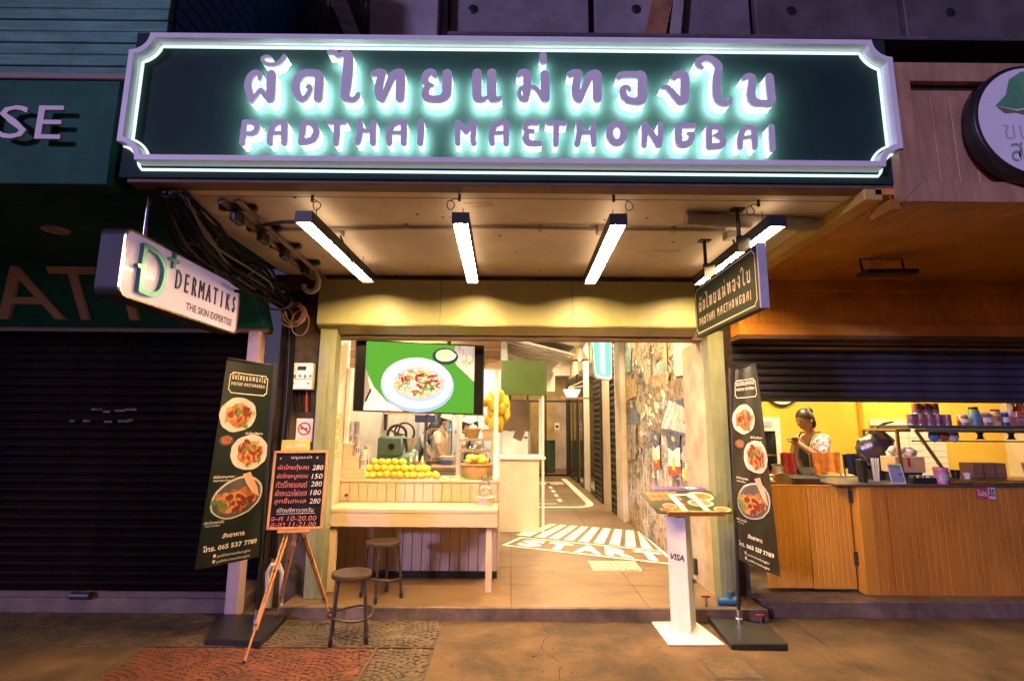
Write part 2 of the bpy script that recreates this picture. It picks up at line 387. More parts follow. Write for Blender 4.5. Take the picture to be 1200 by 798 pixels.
m_lilac = M('white_enamel', (.86,.84,.86), .4, var=.04)
m_white = M('white_paint', (.78,.76,.72), .5, var=.05, grime=.1, gsc=1.5)
m_cream = M('cream_wall', (.66,.56,.42), .65, var=.1, sc=2.5, bump=.06, c2=(.72,.63,.5), grime=.15, gsc=1.2)
m_plaster = M('bare_plaster', (.5,.4,.27), .75, var=.2, sc=4, bump=.15, c2=(.6,.5,.35), grime=.3, gsc=1.5)
m_pine = M('pale_wood', (.56,.42,.28), .5, var=.14, sc=3, st=(1,6,30), c2=(.64,.5,.35), bump=.05, grime=.12, gsc=2)
m_pinev = M('pale_wood_board', (.55,.42,.29), .52, var=.12, sc=3, st=(30,6,1), c2=(.62,.49,.35), bump=.05, grime=.12, gsc=2)
m_orange = M('orange_wood', (.47,.19,.026), .42, var=.07, sc=2, st=(14,14,1), c2=(.52,.22,.035), bump=.04, grime=.3, gsc=1.4, gst=(1.6,1,.5))
m_orangesoff = M('orange_panel', (.72,.31,.04), .24, var=.12, sc=2, c2=(.8,.38,.06), grime=.25, gsc=1.2)
m_orangefas = M('orange_fascia', (.5,.27,.16), .4, var=.12, sc=2.5, st=(9,9,1), c2=(.58,.34,.2), grime=.25, gsc=1.6)
m_shut = M('shutter_dark', (.014,.0085,.007), .7, var=.3, sc=5, st=(1,1,6), spec=.04, grime=.6, gsc=.9)
m_shutb = M('shutter_blue', (.05,.05,.075), .45, var=.2, sc=5, grime=.5, gsc=1)
m_darkwall = M('dark_wall', (.055,.04,.034), .85, var=.4, sc=6, bump=.3, c2=(.1,.075,.06))  # dark brown with random lighter mottling
m_purplewall = M('facade_render', (.36,.32,.34), .8, var=.15, sc=1.6, c2=(.42,.38,.4), grime=.35, gsc=.9, gst=(1,1,.5))
m_facdark = M('facade_panel', (.12,.1,.105), .6, var=.25, sc=2, c2=(.16,.13,.14), grime=.4, gsc=.9, gst=(1,1,.5))
m_window = M('dark_glass', (.01,.01,.013), .12)
m_siding = M('siding_board', (.11,.32,.24), .65, var=.22, sc=3, st=(1,6,8), spec=.2, c2=(.16,.38,.29), bump=.05, grime=.35, gsc=1.4)
m_blue_lit_siding = M('blue_lit_siding', (.03,.13,.3), .5, var=.2, sc=3)  # return wall boards: the blue light on them is put into the colour
m_chrome = M('chrome', (.6,.6,.62), .18, metal=1, var=.05)
m_steel = M('stainless', (.55,.54,.52), .3, metal=1, var=.1, sc=12)
m_pvc = M('grey_pvc', (.45,.42,.4), .5, var=.15)
m_led = EM('led_warm', (1, .61, .26), 310)
m_soffit_glow = EM('added_soffit_glow', (1, .64, .34), 3.4)  # added weak upward glow that brightens the canopy ceiling
m_tube = EM('led_white', (.72, .95, 1.0), 1.5)
m_glow = EM('letter_glow', (.78, 1.0, .98), 1.7)
m_back = EM('letter_backlight', (.80, 1.0, .97), 70)
m_glass = GLASS('clear_glass', (.98,.99,.985), .015)

# ---------------------------------------------------------------- ground
g = MB().add([(-60,-60,-.16),(60,-60,-.16),(60,60,-.16),(-60,60,-.16)], [(0,1,2,3)]).build('ground', m_asph); g['kind'] = 'structure'
pav = MB().box(-12, 12, -3, 4.9, -.15, -.008).build('pavement', m_mortar); pav['kind'] = 'structure'
kerb = MB().box(-12, 12, -3.2, -3.004, -.155, .004).build('kerb', m_step, bev=.015); kerb['kind'] = 'structure'
for x0, x1, y0, y1 in [(-.5,2.25,2.1,4.472),(2.256,6.5,3.2,4.572),(2.256,6.5,.6,3.194),(-.5,2.25,-.4,2.094),(-12,-2.49,.5,3.93),(6.506,12,.6,4.572),(-2.484,-.506,-.4,1.9)]:
    B('paving_slab', m_conc, pav, x0, x1, y0, y1, -.05, 0, bev=.004)
mbs = {'a': MB(), 'b': MB()}
rr = random.Random(3)
def setts(x0, x1, y0, y1, ang, Rf=.30, d=.042):
    ca, sa = cos(ang), sin(ang); cx, cy = (x0+x1)/2, (y0+y1)/2; ext = 2.2
    for row in range(int(2*ext/Rf)+1):
        for col in range(int(ext/Rf)+2):
            fx = -ext + col*2*Rf + (Rf if row % 2 else 0); fy = -ext + row*Rf
            for ring in range(8):
                r = d*(ring+.6)
                n = max(1, int(pi*r*2/d/1.02))
                for q in range(n):
                    a = 2*pi*(q+.5*(ring % 2))/n
                    lx, ly = fx+r*cos(a), fy+r*sin(a)
                    if any(math.hypot(lx-(fx+s_*Rf), ly-(fy-Rf)) < Rf-.004 for s_ in (-1, 1)) or math.hypot(lx-fx, ly-(fy-2*Rf)) < Rf: continue
                    X = cx+lx*ca-ly*sa; Y = cy+lx*sa+ly*ca
                    if not (x0+.02 < X < x1-.02 and y0+.02 < Y < y1-.02): continue
                    red = Y < 3.95 and -2.46 < X < -.9
                    ta = a+ang; h = rr.uniform(-.0015, .0008); w, l_ = d*.485, d*.485
                    ux, uy = cos(ta), sin(ta)
                    c4 = [(X+ux*w*p-uy*l_*q_, Y+uy*w*p+ux*l_*q_) for p, q_ in ((-1,-1),(1,-1),(1,1),(-1,1))]
                    c5 = [(X+(c[0]-X)*.86, Y+(c[1]-Y)*.86) for c in c4]
                    mbs['b' if red else 'a'].add([(*c, -.009) for c in c4]+[(*c, h) for c in c5],
                        [(4,5,6,7),(0,1,5,4),(1,2,6,5),(2,3,7,6),(3,0,4,7)])
setts(-4.6, -.506, 3.95, 4.62, radians(8))
setts(-2.46, -.9, 1.95, 3.95, radians(8))
setts(-.9, -.506, 1.95, 3.95, radians(8))
for k_, m_ in (('a', m_sett), ('b', m_red)):
    o = mbs[k_].build('sett', m_, pav, norm=False); o['kind'] = 'stuff'
o = MB().box(-.906,-.888,1.95,3.95,-.01,.003).box(-2.48,-.506,3.944,3.958,-.01,.003).build('edging_strip', m_conc, pav)

rk = random.Random(17)
m_crack = M('crack_dark', (.02,.014,.01), .9); m_gum = M('gum_grey', (.05,.04,.035), .8)
for p in [[(.25,4.46),(.31,4.2),(.22,3.95),(.36,3.7),(.30,3.45)],[(2.0,4.4),(1.98,4.15),(2.12,3.9),(2.06,3.5)],[(2.6,4.5),(2.9,4.2),(2.85,3.9),(3.2,3.6)],[(-.45,4.05),(-.2,4.0),(.0,4.08),(.28,4.02)]]:
    q = []
    for i in range(len(p)-1):
        for k in range(6): u = k/6; q.append((p[i][0]*(1-u)+p[i+1][0]*u+rk.uniform(-.012,.012), p[i][1]*(1-u)+p[i+1][1]*u+rk.uniform(-.012,.012)))
    vs = []; 
    for i, (x, y) in enumerate(q): w = .0035*rk.uniform(.4,1.3); vs += [(x-w, y-w*.3, .0012), (x+w, y+w*.3, .0012)]
    MB().add(vs, [(2*i,2*i+1,2*i+3,2*i+2) for i in range(len(q)-1)]).build('crack', m_crack, pav, norm=False)
gs = MB()
for i in range(70):
    x, y = rk.uniform(-.45, 4.2), rk.uniform(3.3, 4.45); gs.poly([disc(9, rk.uniform(.008,.02), rk.uniform(.007,.016), x, y, .5, i)], lambda a, b: (a, b, .0016))
gs.build('gum_spot', m_gum, pav, norm=False)['kind'] = 'stuff'
gs = MB(); 
for i in range(160):
    x, y, r = rk.uniform(-.48, 4.4), rk.uniform(3.3, 4.46), rk.uniform(.0025,.006); gs.ell((x,y,r*.5), (r,r*.8,r*.7), 5)
gs.build('grit', m_sett, pav)['kind'] = 'stuff'
t = thing('manhole_cover', 'square concrete manhole cover set flush in the pavement before the right banner', 'manhole cover')
B('frame', m_dark, t, 1.262, 1.568, 3.5, 3.806, -.03, .0035, bev=.003)
B('lid', M('lid_concrete', (.09,.06,.036), .85, var=.3, sc=14, bump=.4), t, 1.277, 1.553, 3.515, 3.791, -.02, .008, bev=.004)
rebase(t, (1.415, 3.653, 0))

flo = MB().box(-1.80, 2.06, 4.48, 16.3, -.15, .084).build('shop_floor', m_mortar); flo['kind'] = 'structure'
B('step_edge', m_step, flo, -1.80, 2.06, 4.468, 4.50, -.02, .0945, bev=.004)
ft = None
xs = [-1.79, -1.07, .03, 1.13, 2.05]; y = 4.503
while y < 16.2:
    y1 = min(y+.6, 16.28)
    for i in range(4):
        B('floor_tile', m_tile, flo, xs[i], xs[i+1]-.004, y, y1-.004, .05, .095+rr.uniform(-.0005,.0005), bev=.0015)
    y = y1
st = MB().box(2.075, 9, 4.6, 9, -.15, .12).build('snack_shop_floor', m_step, bev=.01); st['kind'] = 'structure'
t = MB().box(-9, -2.19, 4.63, 5.2, -.1, .1).build('shutter_sill', M('sill_stone', (.16,.11,.09), .7, var=.25, sc=5, bump=.2), bev=.008); t['kind'] = 'structure'

# painted floor game: START box, zebra, road loop
ZP = .0995
def fl(a, b): return (a, b, ZP)
t = thing('floor_marking', 'white START lettering in a long slanted box painted on the shop floor', 'floor marking')
A_, B_, C_, D_ = (Vector(p) for p in ((-.081,6.705),(1.80,5.80),(1.80,6.47),(.152,7.194)))
def frame_pts(p, i):
    return p
def ring(pts, w):
    n = len(pts); out = []
    for i in range(n):
        p, a, c = pts[i], pts[i-1], pts[(i+1) % n]
        d1 = (p-a).normalized(); d2 = (c-p).normalized(); n1 = Vector((-d1.y, d1.x)); n2 = Vector((-d2.y, d2.x))
        b = (n1+n2).normalized(); out.append(p + b*w/max(.3, b.dot(n1)))
    return out
q = [A_, B_, C_, D_]
mb = MB(); mb.poly([[tuple(p) for p in q], [tuple(p) for p in ring(q, .045)]], fl); mb.build('outline', m_paint, t, norm=False)
ex = (B_-A_).normalized(); 
def startmap(u, v):     # u along the box 0..1, v across 0..1
    p = A_*(1-u)*(1-v) + B_*u*(1-v) + C_*u*v + D_*(1-u)*v
    return (p.x, p.y, ZP)
for i, ch in enumerate('START'):
    mb = MB(); fit_text(mb, ch, startmap, .145+i*.183, .5, .160, .66, bold=.06)
    mb.build('letter', m_paint, t, norm=False)
rebase(t, (.9, 6.5, .095))
t = thing('floor_marking', 'white zebra stripes painted across the shop floor beyond START', 'floor marking')
z0, z1 = Vector((.20,7.29)), Vector((1.80,6.52)); z2, z3 = Vector((.62,8.18)), Vector((1.80,7.66))
for i in range(11):
    a, b = (i-1.2)/9, (i-1.2)/9+.075
    def lo(u): return z0+(z1-z0)*u
    def hi(u): return z2+(z3-z2)*(u*1.12+.02)
    P = [lo(a), lo(b), hi(b), hi(a)]
    P = [Vector((min(p.x, 1.80), p.y)) for p in P]
    if i == 0: P = [lo(-.02), lo(b), lo(b)*.72+hi(b)*.28, lo(-.02)*.8+hi(-.02)*.2]
    if lo(a).x > 1.78 : continue
    MB().add([fl(*p) for p in P], [(0,1,2,3)]).build('stripe', m_paint, t, norm=False)
rebase(t, (1.0, 7.4, .095))
t = thing('floor_marking', 'white road loop with a dashed centre line painted along the corridor floor', 'floor marking')
L1 = [(-.05,9.72),(1.30,9.80),(1.46,9.9),(1.56,10.1),(1.60,10.4),(1.60,15.2)]
L2 = [(-.05,9.85),(1.27,9.92),(1.36,10.0),(1.43,10.15),(1.46,10.4),(1.46,15.2)]
MB().poly([L1+L2[::-1]], fl).build('outline', m_paint, t, norm=False)
for y in (10.55, 11.3, 12.05, 12.8, 13.55):
    MB().add([fl(.96,y), fl(1.04,y), fl(1.04,y+.42), fl(.96,y+.42)], [(0,1,2,3)]).build('dash', m_paint, t, norm=False)
MB().add([fl(-.05,10.2), fl(.9,10.24), fl(.9,10.31), fl(-.05,10.27)], [(0,1,2,3)]).build('dash', m_paint, t, norm=False)
MB().add([fl(.2,13.6), fl(1.4,13.6), fl(1.4,14.3), fl(.2,14.3)], [(0,1,2,3)]).build('stop_line', M('worn_paint', (.5,.45,.38), .6, var=.4, sc=14, c2=(.75,.7,.6)), t, norm=False)
rebase(t, (.9, 11, .095))
t = thing('floor_drain', 'square slotted steel drain cover in the shop floor below START', 'drain cover')
B('frame', m_steel, t, .842, 1.37, 5.58, 5.98, .07, .0995, bev=.002)
for i in range(9):
    for j in range(3):
        B('slat', M('drain_slat', (.55,.45,.3), .5) if i+j == 0 else bpy.data.materials['drain_slat'], t, .86+i*.055, .905+i*.055, 5.6+j*.122, 5.71+j*.122, .09, .105, bev=.003)
rebase(t, (1.1, 5.78, .095))

# ---------------------------------------------------------------- shop shell
def struct(name, m, *a, bev=0):
    o = MB().box(*a).build(name, m, bev=bev); o['kind'] = 'structure'; return o
struct('kitchen_side_wall', m_cream, -1.9, -1.62, 4.90, 9.9, .095, 3.3)
struct('kitchen_back_wall', M('white_tile', (.78,.78,.76), .3, var=.04), -1.62, -.1, 9.7, 9.9, .095, 3.3)
struct('corridor_partition', m_white, -.16, -.04, 8.3, 16.2, .095, 3.6)
struct('corridor_wall', m_plaster, 1.83, 2.05, 4.98, 16.3, .095, 3.7)
struct('kitchen_ceiling', m_white, -1.62, -.04, 4.975, 9.7, 2.72, 2.8)
struct('corridor_ceiling', m_white, -.04, 1.83, 4.98, 16.3, 3.5, 3.6)
struct('header_wall', M('header_brown', (.2,.12,.08), .6, var=.2, sc=4), -1.70, 1.86, 4.78, 4.97, 2.30, 2.98)
# mural panel on the corridor wall
def mural_mat():
    m = bpy.data.materials.new('mural_print'); m.use_nodes = True
    n, l = m.node_tree.nodes, m.node_tree.links; b = n['Principled BSDF']; b.inputs['Roughness'].default_value = .6
    tc = n.new('ShaderNodeTexCoord')
    def noise(sc, st, det=6, dist=0):
        mp = n.new('ShaderNodeMapping'); mp.inputs['Scale'].default_value = st; l.new(tc.outputs['Object'], mp.inputs[0])
        z = n.new('ShaderNodeTexNoise'); z.inputs['Scale'].default_value = sc; z.inputs['Detail'].default_value = det; z.inputs['Distortion'].default_value = dist
        l.new(mp.outputs[0], z.inputs[0]); return z.outputs['Fac']
    def ramp(f, stops):
        cr = n.new('ShaderNodeValToRGB'); e = cr.color_ramp.elements
        for i, (p, c) in enumerate(stops):
            q = e[0] if i == 0 else e[-1] if i == len(stops)-1 else e.new(p)
            q.position = p; q.color = (*c, 1)
        l.new(f, cr.inputs[0]); return cr.outputs[0]
    def mix(f, a, b_, bt='MIX'):
        x = n.new('ShaderNodeMix'); x.data_type = 'RGBA'; x.blend_type = bt
        if isinstance(f, (int, float)): x.inputs['Factor'].default_value = f
        else: l.new(f, x.inputs['Factor'])
        l.new(a, x.inputs['A']); l.new(b_, x.inputs['B']); return x.outputs['Result']
    base = ramp(noise(2.2, (1,1.1,1), 9, .9), [(.32,(.10,.085,.07)),(.43,(.34,.29,.22)),(.52,(.58,.51,.40)),(.66,(.76,.69,.55))])
    col = ramp(noise(1.5, (1,1.3,1), 4, 1.2), [(.36,(.1,.26,.27)),(.43,(.42,.37,.28)),(.57,(.5,.42,.3)),(.64,(.42,.17,.06)),(.70,(.55,.36,.1))])
    a = mix(.42, base, col)
    ink = ramp(noise(3.2, (1,5,.7), 7, .5), [(.36,(.16,.14,.12)),(.45,(.75,.72,.66)),(.5,(1,1,1))])
    a = mix(.14, a, ink, 'MULTIPLY')
    fine = ramp(noise(7, (1,1,1.3), 7, 2.2), [(.40,(.16,.13,.11)),(.47,(1,1,1)),(.53,(1,1,1)),(.58,(.55,.5,.42))])
    a = mix(.75, a, fine, 'MULTIPLY')
    l.new(a, b.inputs['Base Color']); return m
t = thing('wall_mural', 'tall weathered street scene mural panel covering the corridor wall', 'mural')
XM = 1.818
B('panel', mural_mat(), t, XM, 1.829, 5.40, 8.30, .10, 3.45)
def mm(y, z): return (XM-.003, y, z)
def mural_poly(pts, name, m, off=.003):
    MB().poly([pts], lambda y, z: (XM-off, y, z)).build(name, m, t, norm=False)
inkm = M('mural_ink', (.06,.07,.1), .7, var=.5, sc=18, c2=(.14,.17,.24)); redm = M('mural_red', (.36,.07,.035), .7, var=.4, sc=14)
yelm = M('mural_yellow', (.75,.45,.08), .7, var=.3, sc=14); whim = M('mural_cream', (.72,.66,.54), .7, var=.18, sc=8)
team = M('mural_teal', (.14,.34,.35), .7, var=.35, sc=9, c2=(.4,.5,.45)); grym = M('mural_grey', (.3,.28,.25), .7, var=.5, sc=12, c2=(.55,.5,.42)); browm = M('mural_brown', (.2,.14,.085), .7, var=.5, sc=14, c2=(.36,.28,.18)); ochm = M('mural_ochre', (.5,.32,.1), .7, var=.3, sc=10, c2=(.6,.48,.28)); redbm = M('mural_brick', (.42,.17,.07), .7, var=.4, sc=14, c2=(.55,.42,.28)); paperm = M('mural_paper', (.5,.44,.34), .7, var=.35, sc=9, c2=(.66,.6,.48)); bluem = M('mural_blue', (.16,.19,.26), .7, var=.4, sc=12)
rr2 = random.Random(11)
def rough(pts, j=.022, n=4):
    out = []
    for i in range(len(pts)):
        a, b = pts[i], pts[(i+1) % len(pts)]
        for k in range(n):
            u = k/n; out.append((a[0]*(1-u)+b[0]*u+rr2.uniform(-j,j), a[1]*(1-u)+b[1]*u+rr2.uniform(-j,j)*.6))
    return out
OFF = [.0022]
def mp2(pts, name, m, j=.022):
    OFF[0] += .00004; mural_poly(rough(pts, j), name, m, OFF[0])
def blob(y, z, ry, rz, name, m, seed=0, edge=True):
    q = disc(9, ry, rz, y, z, .5, seed, .3)
    if edge: OFF[0] += .00004; mural_poly([(y+(a-y)*1.10-.006, z+(b-z)*1.12-.006) for a, b in q], 'ink_outline', browm if seed % 2 else inkm, OFF[0])
    OFF[0] += .00004; mural_poly(q, name, m, OFF[0])
for i in range(70):
    y = rr2.uniform(5.45, 8.2); z = rr2.uniform(.15, 1.3); h = rr2.uniform(.2, .7); w = rr2.uniform(.015, .06)
    mp2([(y,z),(y+w,z+.03),(y+w*.7,z+h),(y+.005,z+h*.9)], 'paint_drip', rr2.choice([grym, grym, whim, inkm, whim, whim, browm, yelm]), .01)
for i in range(190):
    y = rr2.uniform(5.45, 8.2); z = rr2.uniform(.75, 2.75)
    mp2([(y,z),(y+rr2.uniform(.04,.22),z+rr2.uniform(-.03,.03)),(y+rr2.uniform(.04,.2),z+rr2.uniform(.02,.14)),(y+rr2.uniform(-.05,.05),z+rr2.uniform(.02,.12))], 'collage_patch', rr2.choice([whim, grym, paperm, browm, grym, browm, ochm if z > 1.9 else browm, team if z > 2.25 else inkm]), .016)
for i in range(110):
    y = rr2.uniform(5.45, 8.1); z = rr2.uniform(.8, 2.6); a = rr2.uniform(-1.2,1.2); L_ = rr2.uniform(.1,.4)
    mp2([(y,z),(y+.012,z),(y+L_*cos(a)+.01,z+L_*.5*sin(a)),(y+L_*cos(a),z+L_*.5*sin(a))], 'ink_line', inkm, .006)
mp2([(5.2,1.45),(5.2,2.0),(5.75,2.03),(6.0,2.05),(7.0,1.95),(7.1,1.6),(6.9,1.5),(6.2,1.42)], 'roof_shadow', browm, .04)
mp2([(8.24,2.84),(7.81,2.76),(7.8,2.33),(8.23,2.34)], 'painted_sign', team); mp2([(6.63,2.29),(6.12,2.28),(6.11,2.12),(6.3,2.14),(6.32,2.08),(6.6,2.1)], 'painted_sign', team)
mp2([(8.24,2.24),(7.61,2.21),(7.52,1.96),(8.21,1.91)], 'painted_sign', ochm); mp2([(6.9,2.12),(5.98,2.13),(6.0,1.99),(6.62,2.0)], 'painted_sign', redbm, .03)
mp2([(5.78,2.62),(5.15,2.6),(5.19,2.03),(5.76,2.06)], 'painted_sheet', whim, .012); mp2([(6.12,2.7),(6.03,2.7),(6.02,2.0),(6.1,2.0)], 'painted_pole', ochm, .01); mp2([(6.75,2.75),(6.7,2.75),(6.72,2.05),(6.76,2.05)], 'painted_pole', browm, .01)
for i in range(34):
    y = rr2.uniform(5.95, 7.0); z = rr2.uniform(1.56, 1.96); blob(y, z, rr2.uniform(.05,.10), rr2.uniform(.025,.05), 'roof_tile', rr2.choice([whim, whim, grym, ochm]), i)
mp2([(6.35,1.50),(6.0,1.80),(5.80,1.78),(5.95,1.60),(6.1,1.50)], 'roof', whim); mp2([(6.05,1.50),(5.78,1.80),(5.30,1.72),(5.22,1.46),(5.63,1.44)], 'roof', paperm, .03)
mp2([(5.8,1.80),(5.3,1.80),(5.2,1.66),(5.5,1.70)], 'roof_edge', inkm, .03); mp2([(5.75,1.62),(5.35,1.60),(5.4,1.53),(5.7,1.55)], 'roof_stain', grym, .03); mp2([(6.4,1.50),(5.2,1.44),(5.2,1.41),(6.38,1.46)], 'roof_edge', inkm, .015)
for i in range(5): mp2([(6.3-.09*i,1.5+.055*i),(6.27-.09*i,1.5+.055*i),(6.2-.1*i,1.60+.05*i)], 'ink_line', inkm, .008)
mp2([(8.18,1.56),(7.57,1.56),(7.7,1.07),(8.18,1.01)], 'tent_side', grym); mp2([(8.23,1.55),(7.9,1.72),(7.72,1.86),(7.5,1.68),(7.38,1.56)], 'tent_roof', bluem, .012)
for i in range(9): blob(rr2.uniform(7.3,8.0), rr2.uniform(.9,1.5), .07, .035, 'figure_patch', rr2.choice([whim, grym, redbm, browm]), 40+i)
for i in range(6): blob(rr2.uniform(5.28,5.6), rr2.uniform(1.0,1.36), .05, .05, 'figure_patch', whim, 60+i)
mp2([(5.58,1.08),(5.41,1.12),(5.39,.98),(5.59,.97)], 'figure_patch', yelm)
for y0, y1, d in [(6.42,6.80,.03),(5.66,6.17,0)]:       # two hanging lanterns
    mp2([(y1-.06,1.28),(y0+.02,1.30),(y0+.02,1.02+d),(y1-.06,1.0+d)], 'lantern_body', whim, .008)
    mp2([(y1-.05,1.08+d),(y0+.02,1.11+d),(y0+.02,1.03+d),((y0+y1)/2,.98+d),(y1-.06,.99+d)], 'lantern_base', redm, .008)
    mp2([(y1,1.44),(y0,1.44),(y0+.02,1.33),((y0+y1)/2,1.25),(y1-.05,1.29)], 'lantern_top', inkm, .008)
    c_ = (y0+y1)/2; mp2([(c_+.06,1.06+d),(c_-.05,1.05+d),(c_-.045,1.16),(c_,1.20),(c_+.05,1.15)], 'lantern_mark', yelm, .008); blob(c_-.01, 1.385, .05, .025, 'lantern_mark', yelm, 5, False)
rebase(t, (1.82, 6.85, .1))
# ---------------------------------------------------------------- upper storey, canopy
t = thing('shophouse', 'grey shophouse upper storey with dark windows and panels above the glowing shop sign', 'building')
B('canopy', m_soffit, t, -2.018, 1.99, 2.905, 4.66, 2.84, 2.98)
B('canopy_edge', M('edge_brown', (.16,.1,.08), .7), t, -2.15, 2.15, 2.80, 2.904, 2.838, 2.858, bev=.003)
B('ceiling_joint', M('joint_dark', (.2,.14,.1), .8), t, -1.85, 1.98, 2.975, 2.981, 2.8385, 2.841)
rs_ = random.Random(31)
for k in range(22): MB().lathe([(0,0),(rs_.choice((.006,.009,.013)),0),(.004,.004)], (rs_.uniform(-1.6,1.8), rs_.uniform(2.95,4.5), 2.8365), 7).build('nail_mark', m_dark, t)
for k in range(5):
    x, y = rs_.uniform(-1.4,1.6), rs_.uniform(3.0,4.4)
    MB().poly([disc(12,rs_.uniform(.05,.12),rs_.uniform(.03,.07),x,y,.5,k)], lambda a, b: (a, b, 2.8378)).build('filler_patch', M('filler_patch', (.62,.52,.42), .9, var=.2) if k == 0 else bpy.data.materials['filler_patch'], t, norm=False)
B('beam', m_darkwall, t, -2.1, 1.99, 4.62, 4.75, 2.72, 2.836)
B('wall', m_darkwall, t, -9, 9, 4.75, 4.95, 2.985, 7.5)
for x0, x1 in [(-2.36,-2.19),(-1.31,-.68)]:
    B('column', m_purplewall, t, x0, x1, 4.35, 4.74, 2.985, 7.5, bev=.01)
B('column', m_purplewall, t, -.675, -.62, 4.5, 4.74, 2.985, 7.5, bev=.006)
for i, (x0, x1) in enumerate([(-.60,.74),(.80,2.30),(2.36,3.75),(3.81,5.4)]):
    B('wall_panel', m_facdark if i > 1 else M('panel_grey', (.22,.2,.22), .8, var=.2, sc=2, grime=.4, gsc=.9) if i == 0 else bpy.data.materials['panel_grey'], t, x0, x1, 4.55, 4.74, 5.22, 7.5, bev=.008)
    MB().lathe([(.0,.004),(.042,.004),(.05,0)], ((x0+.22 if i == 0 else (x0+x1)/2-.35), 4.548, 5.48 if i == 0 else 5.5), 14, mat=Matrix.Rotation(pi/2, 3, 'X')).build('vent', m_black, t, smooth=True)
MB().beam((-2.02,4.5,6.4), (-1.45,4.5,5.0), .18, .14).build('brace', m_purplewall, t)
MB().beam((1.75,4.5,6.9), (1.22,4.5,4.6), .15, .18).build('brace', M('rust_brown', (.3,.13,.06), .7, var=.4), t)
MB().beam((1.75,4.48,6.9), (1.46,4.48,4.6), .1, .1).build('brace', m_purplewall, t)
B('ledge', m_facdark, t, -.60, 5.4, 4.4, 4.74, 5.08, 5.12, bev=.004)
for i in range(5):
    x0 = 2.0+i*.72
    B('window', m_window, t, x0, x0+.68, 4.70, 4.746, 3.5, 5.07)
    B('mullion', m_facdark, t, x0+.685, x0+.715, 4.66, 4.746, 3.5, 5.075)
for x0, x1 in [(-2.15,-1.35),(-.6,.6),(.66,1.9)]:
    B('window', m_window, t, x0, x1, 4.70, 4.746, 3.4, 5.06)
for i in range(16):
    B('railing_bar', m_dark, t, -2.14+i*.05, -2.125+i*.05, 4.6, 4.615, 4.2, 5.6)
# pier left of the opening, dark and mottled, and the pier right of it
B('pier', m_darkwall, t, -2.09, -1.70, 4.78, 4.9, -.02, 2.84, bev=.01)
B('pier', m_darkwall, t, 1.90, 2.10, 4.86, 5.2, -.02, 2.84)
rebase(t, (0, 4.75, 0))
# conduits, boxes and wire rings on the canopy underside
t = thing('conduit_run', 'thin grey conduit with junction boxes running across the canopy ceiling', 'conduit')
MB().tube([(-1.75,3.50,2.825),(-1.15,3.455,2.826),(0,3.40,2.826),(.6,3.40,2.82),(.95,3.42,2.826),(1.46,3.43,2.826)], .011, 6).build('pipe', m_pvc, t, smooth=True)
for x, y in [(-1.19,3.49),(.62,3.41),(1.52,3.50)]:
    MB().box(x-.04,x+.04,y-.04,y+.04,2.79,2.8395).build('junction_box', m_pvc, t, bev=.006)
    MB().tube([(x+.02,y,2.79),(x+.035,y+.02,2.75),(x+.05,y+.1,2.70),(x+.05,y+.22,2.65)], .006, 5).build('lead', m_blackcable, t, smooth=True)
for x in (-.7,.2,1.1): MB().box(x-.012,x+.012,3.385,3.435,2.806,2.8395).build('clip', m_pvc, t)
rebase(t, (0, 3.45, 2.84))
t = thing('drain_pipe', 'short fat pale drain pipe fixed under the right end of the canopy ceiling', 'pipe')
MB().tube([(1.10,3.16,2.795),(1.3,3.17,2.795),(1.97,3.24,2.795)], .04, 12).build('pipe', m_pvc, t, smooth=True)
MB().tube([(1.3,3.17,2.795),(1.36,3.176,2.795)], .046, 12).build('collar', m_pvc, t, smooth=True)
MB().tube([(1.84,3.225,2.795),(1.9,3.232,2.795)], .046, 12).build('collar', m_pvc, t, smooth=True)
rebase(t, (1.5, 3.2, 2.84))
m_rust = M('rust_wire', (.12,.06,.035), .7)
wl_ = ['dangling wire ring left on the ceiling above the leftmost light bar', 'dangling wire ring on the ceiling above the second light bar from the left', 'dangling wire ring on the ceiling above the third light bar from the left', 'dangling wire ring on the ceiling above the hanging green sign']
for (x, y, dx), lb in zip([(-1.17,2.96,.03),(-.30,2.93,-.05),(.60,2.92,.09),(1.47,2.97,-.05)], wl_):
    t = thing('wire_ring', lb, 'wire ring', 'wire rings hanging from the canopy ceiling')
    MB().tube([(x,y,2.84),(x,y,2.80)], .009, 6).build('hook', m_rust, t)
    c = (x+dx, y, 2.775)
    MB().tube([(x,y,2.81),(x+dx*.6,y,2.815)]+[(c[0]+.022*cos(a), c[1]+.008*sin(a*2), c[2]+.028*sin(a)) for a in [pi/2+k*pi/7 for k in range(15)]], .0032, 5).build('ring', m_rust, t, smooth=True)
    rebase(t, (x, y, 2.84))

# ---------------------------------------------------------------- main sign
t = thing('shop_sign', 'long green illuminated Thai noodle shop sign with notched white frame and glowing letters', 'shop sign')
B('backing', M('sign_board', (.020,.044,.040), .6, var=.1, sc=2, spec=.06), t, -2.195, 2.195, 2.79, 2.904, 2.86, 3.765, bev=.004)
def notch(X, za, zb, r, d, n=9):
    """outline with concave quarter-round corners, inset by d"""
    out = []; R = r+d; a0 = math.asin(d/R)
    for cx, cz, s in [(X,zb,0),(-X,zb,1),(-X,za,2),(X,za,3)]:
        for i in range(n):
            a = a0+(pi/2-2*a0)*i/(n-1)
            if s == 0: p = (cx-R*sin(a), cz-R*cos(a)); p = (cx-R*cos(pi/2-a), cz-R*sin(pi/2-a))
            p = {0: (cx-R*sin(a), cz-R*cos(a)), 1: (cx+R*cos(a), cz-R*sin(a)), 2: (cx+R*sin(a), cz+R*cos(a)), 3: (cx-R*cos(a), cz+R*sin(a))}[s]
            out.append(p)
    return out
SX, SA, SB, SR = 2.17, 2.93, 3.705, .108
def front(y): return lambda a, b: (a, y, b)
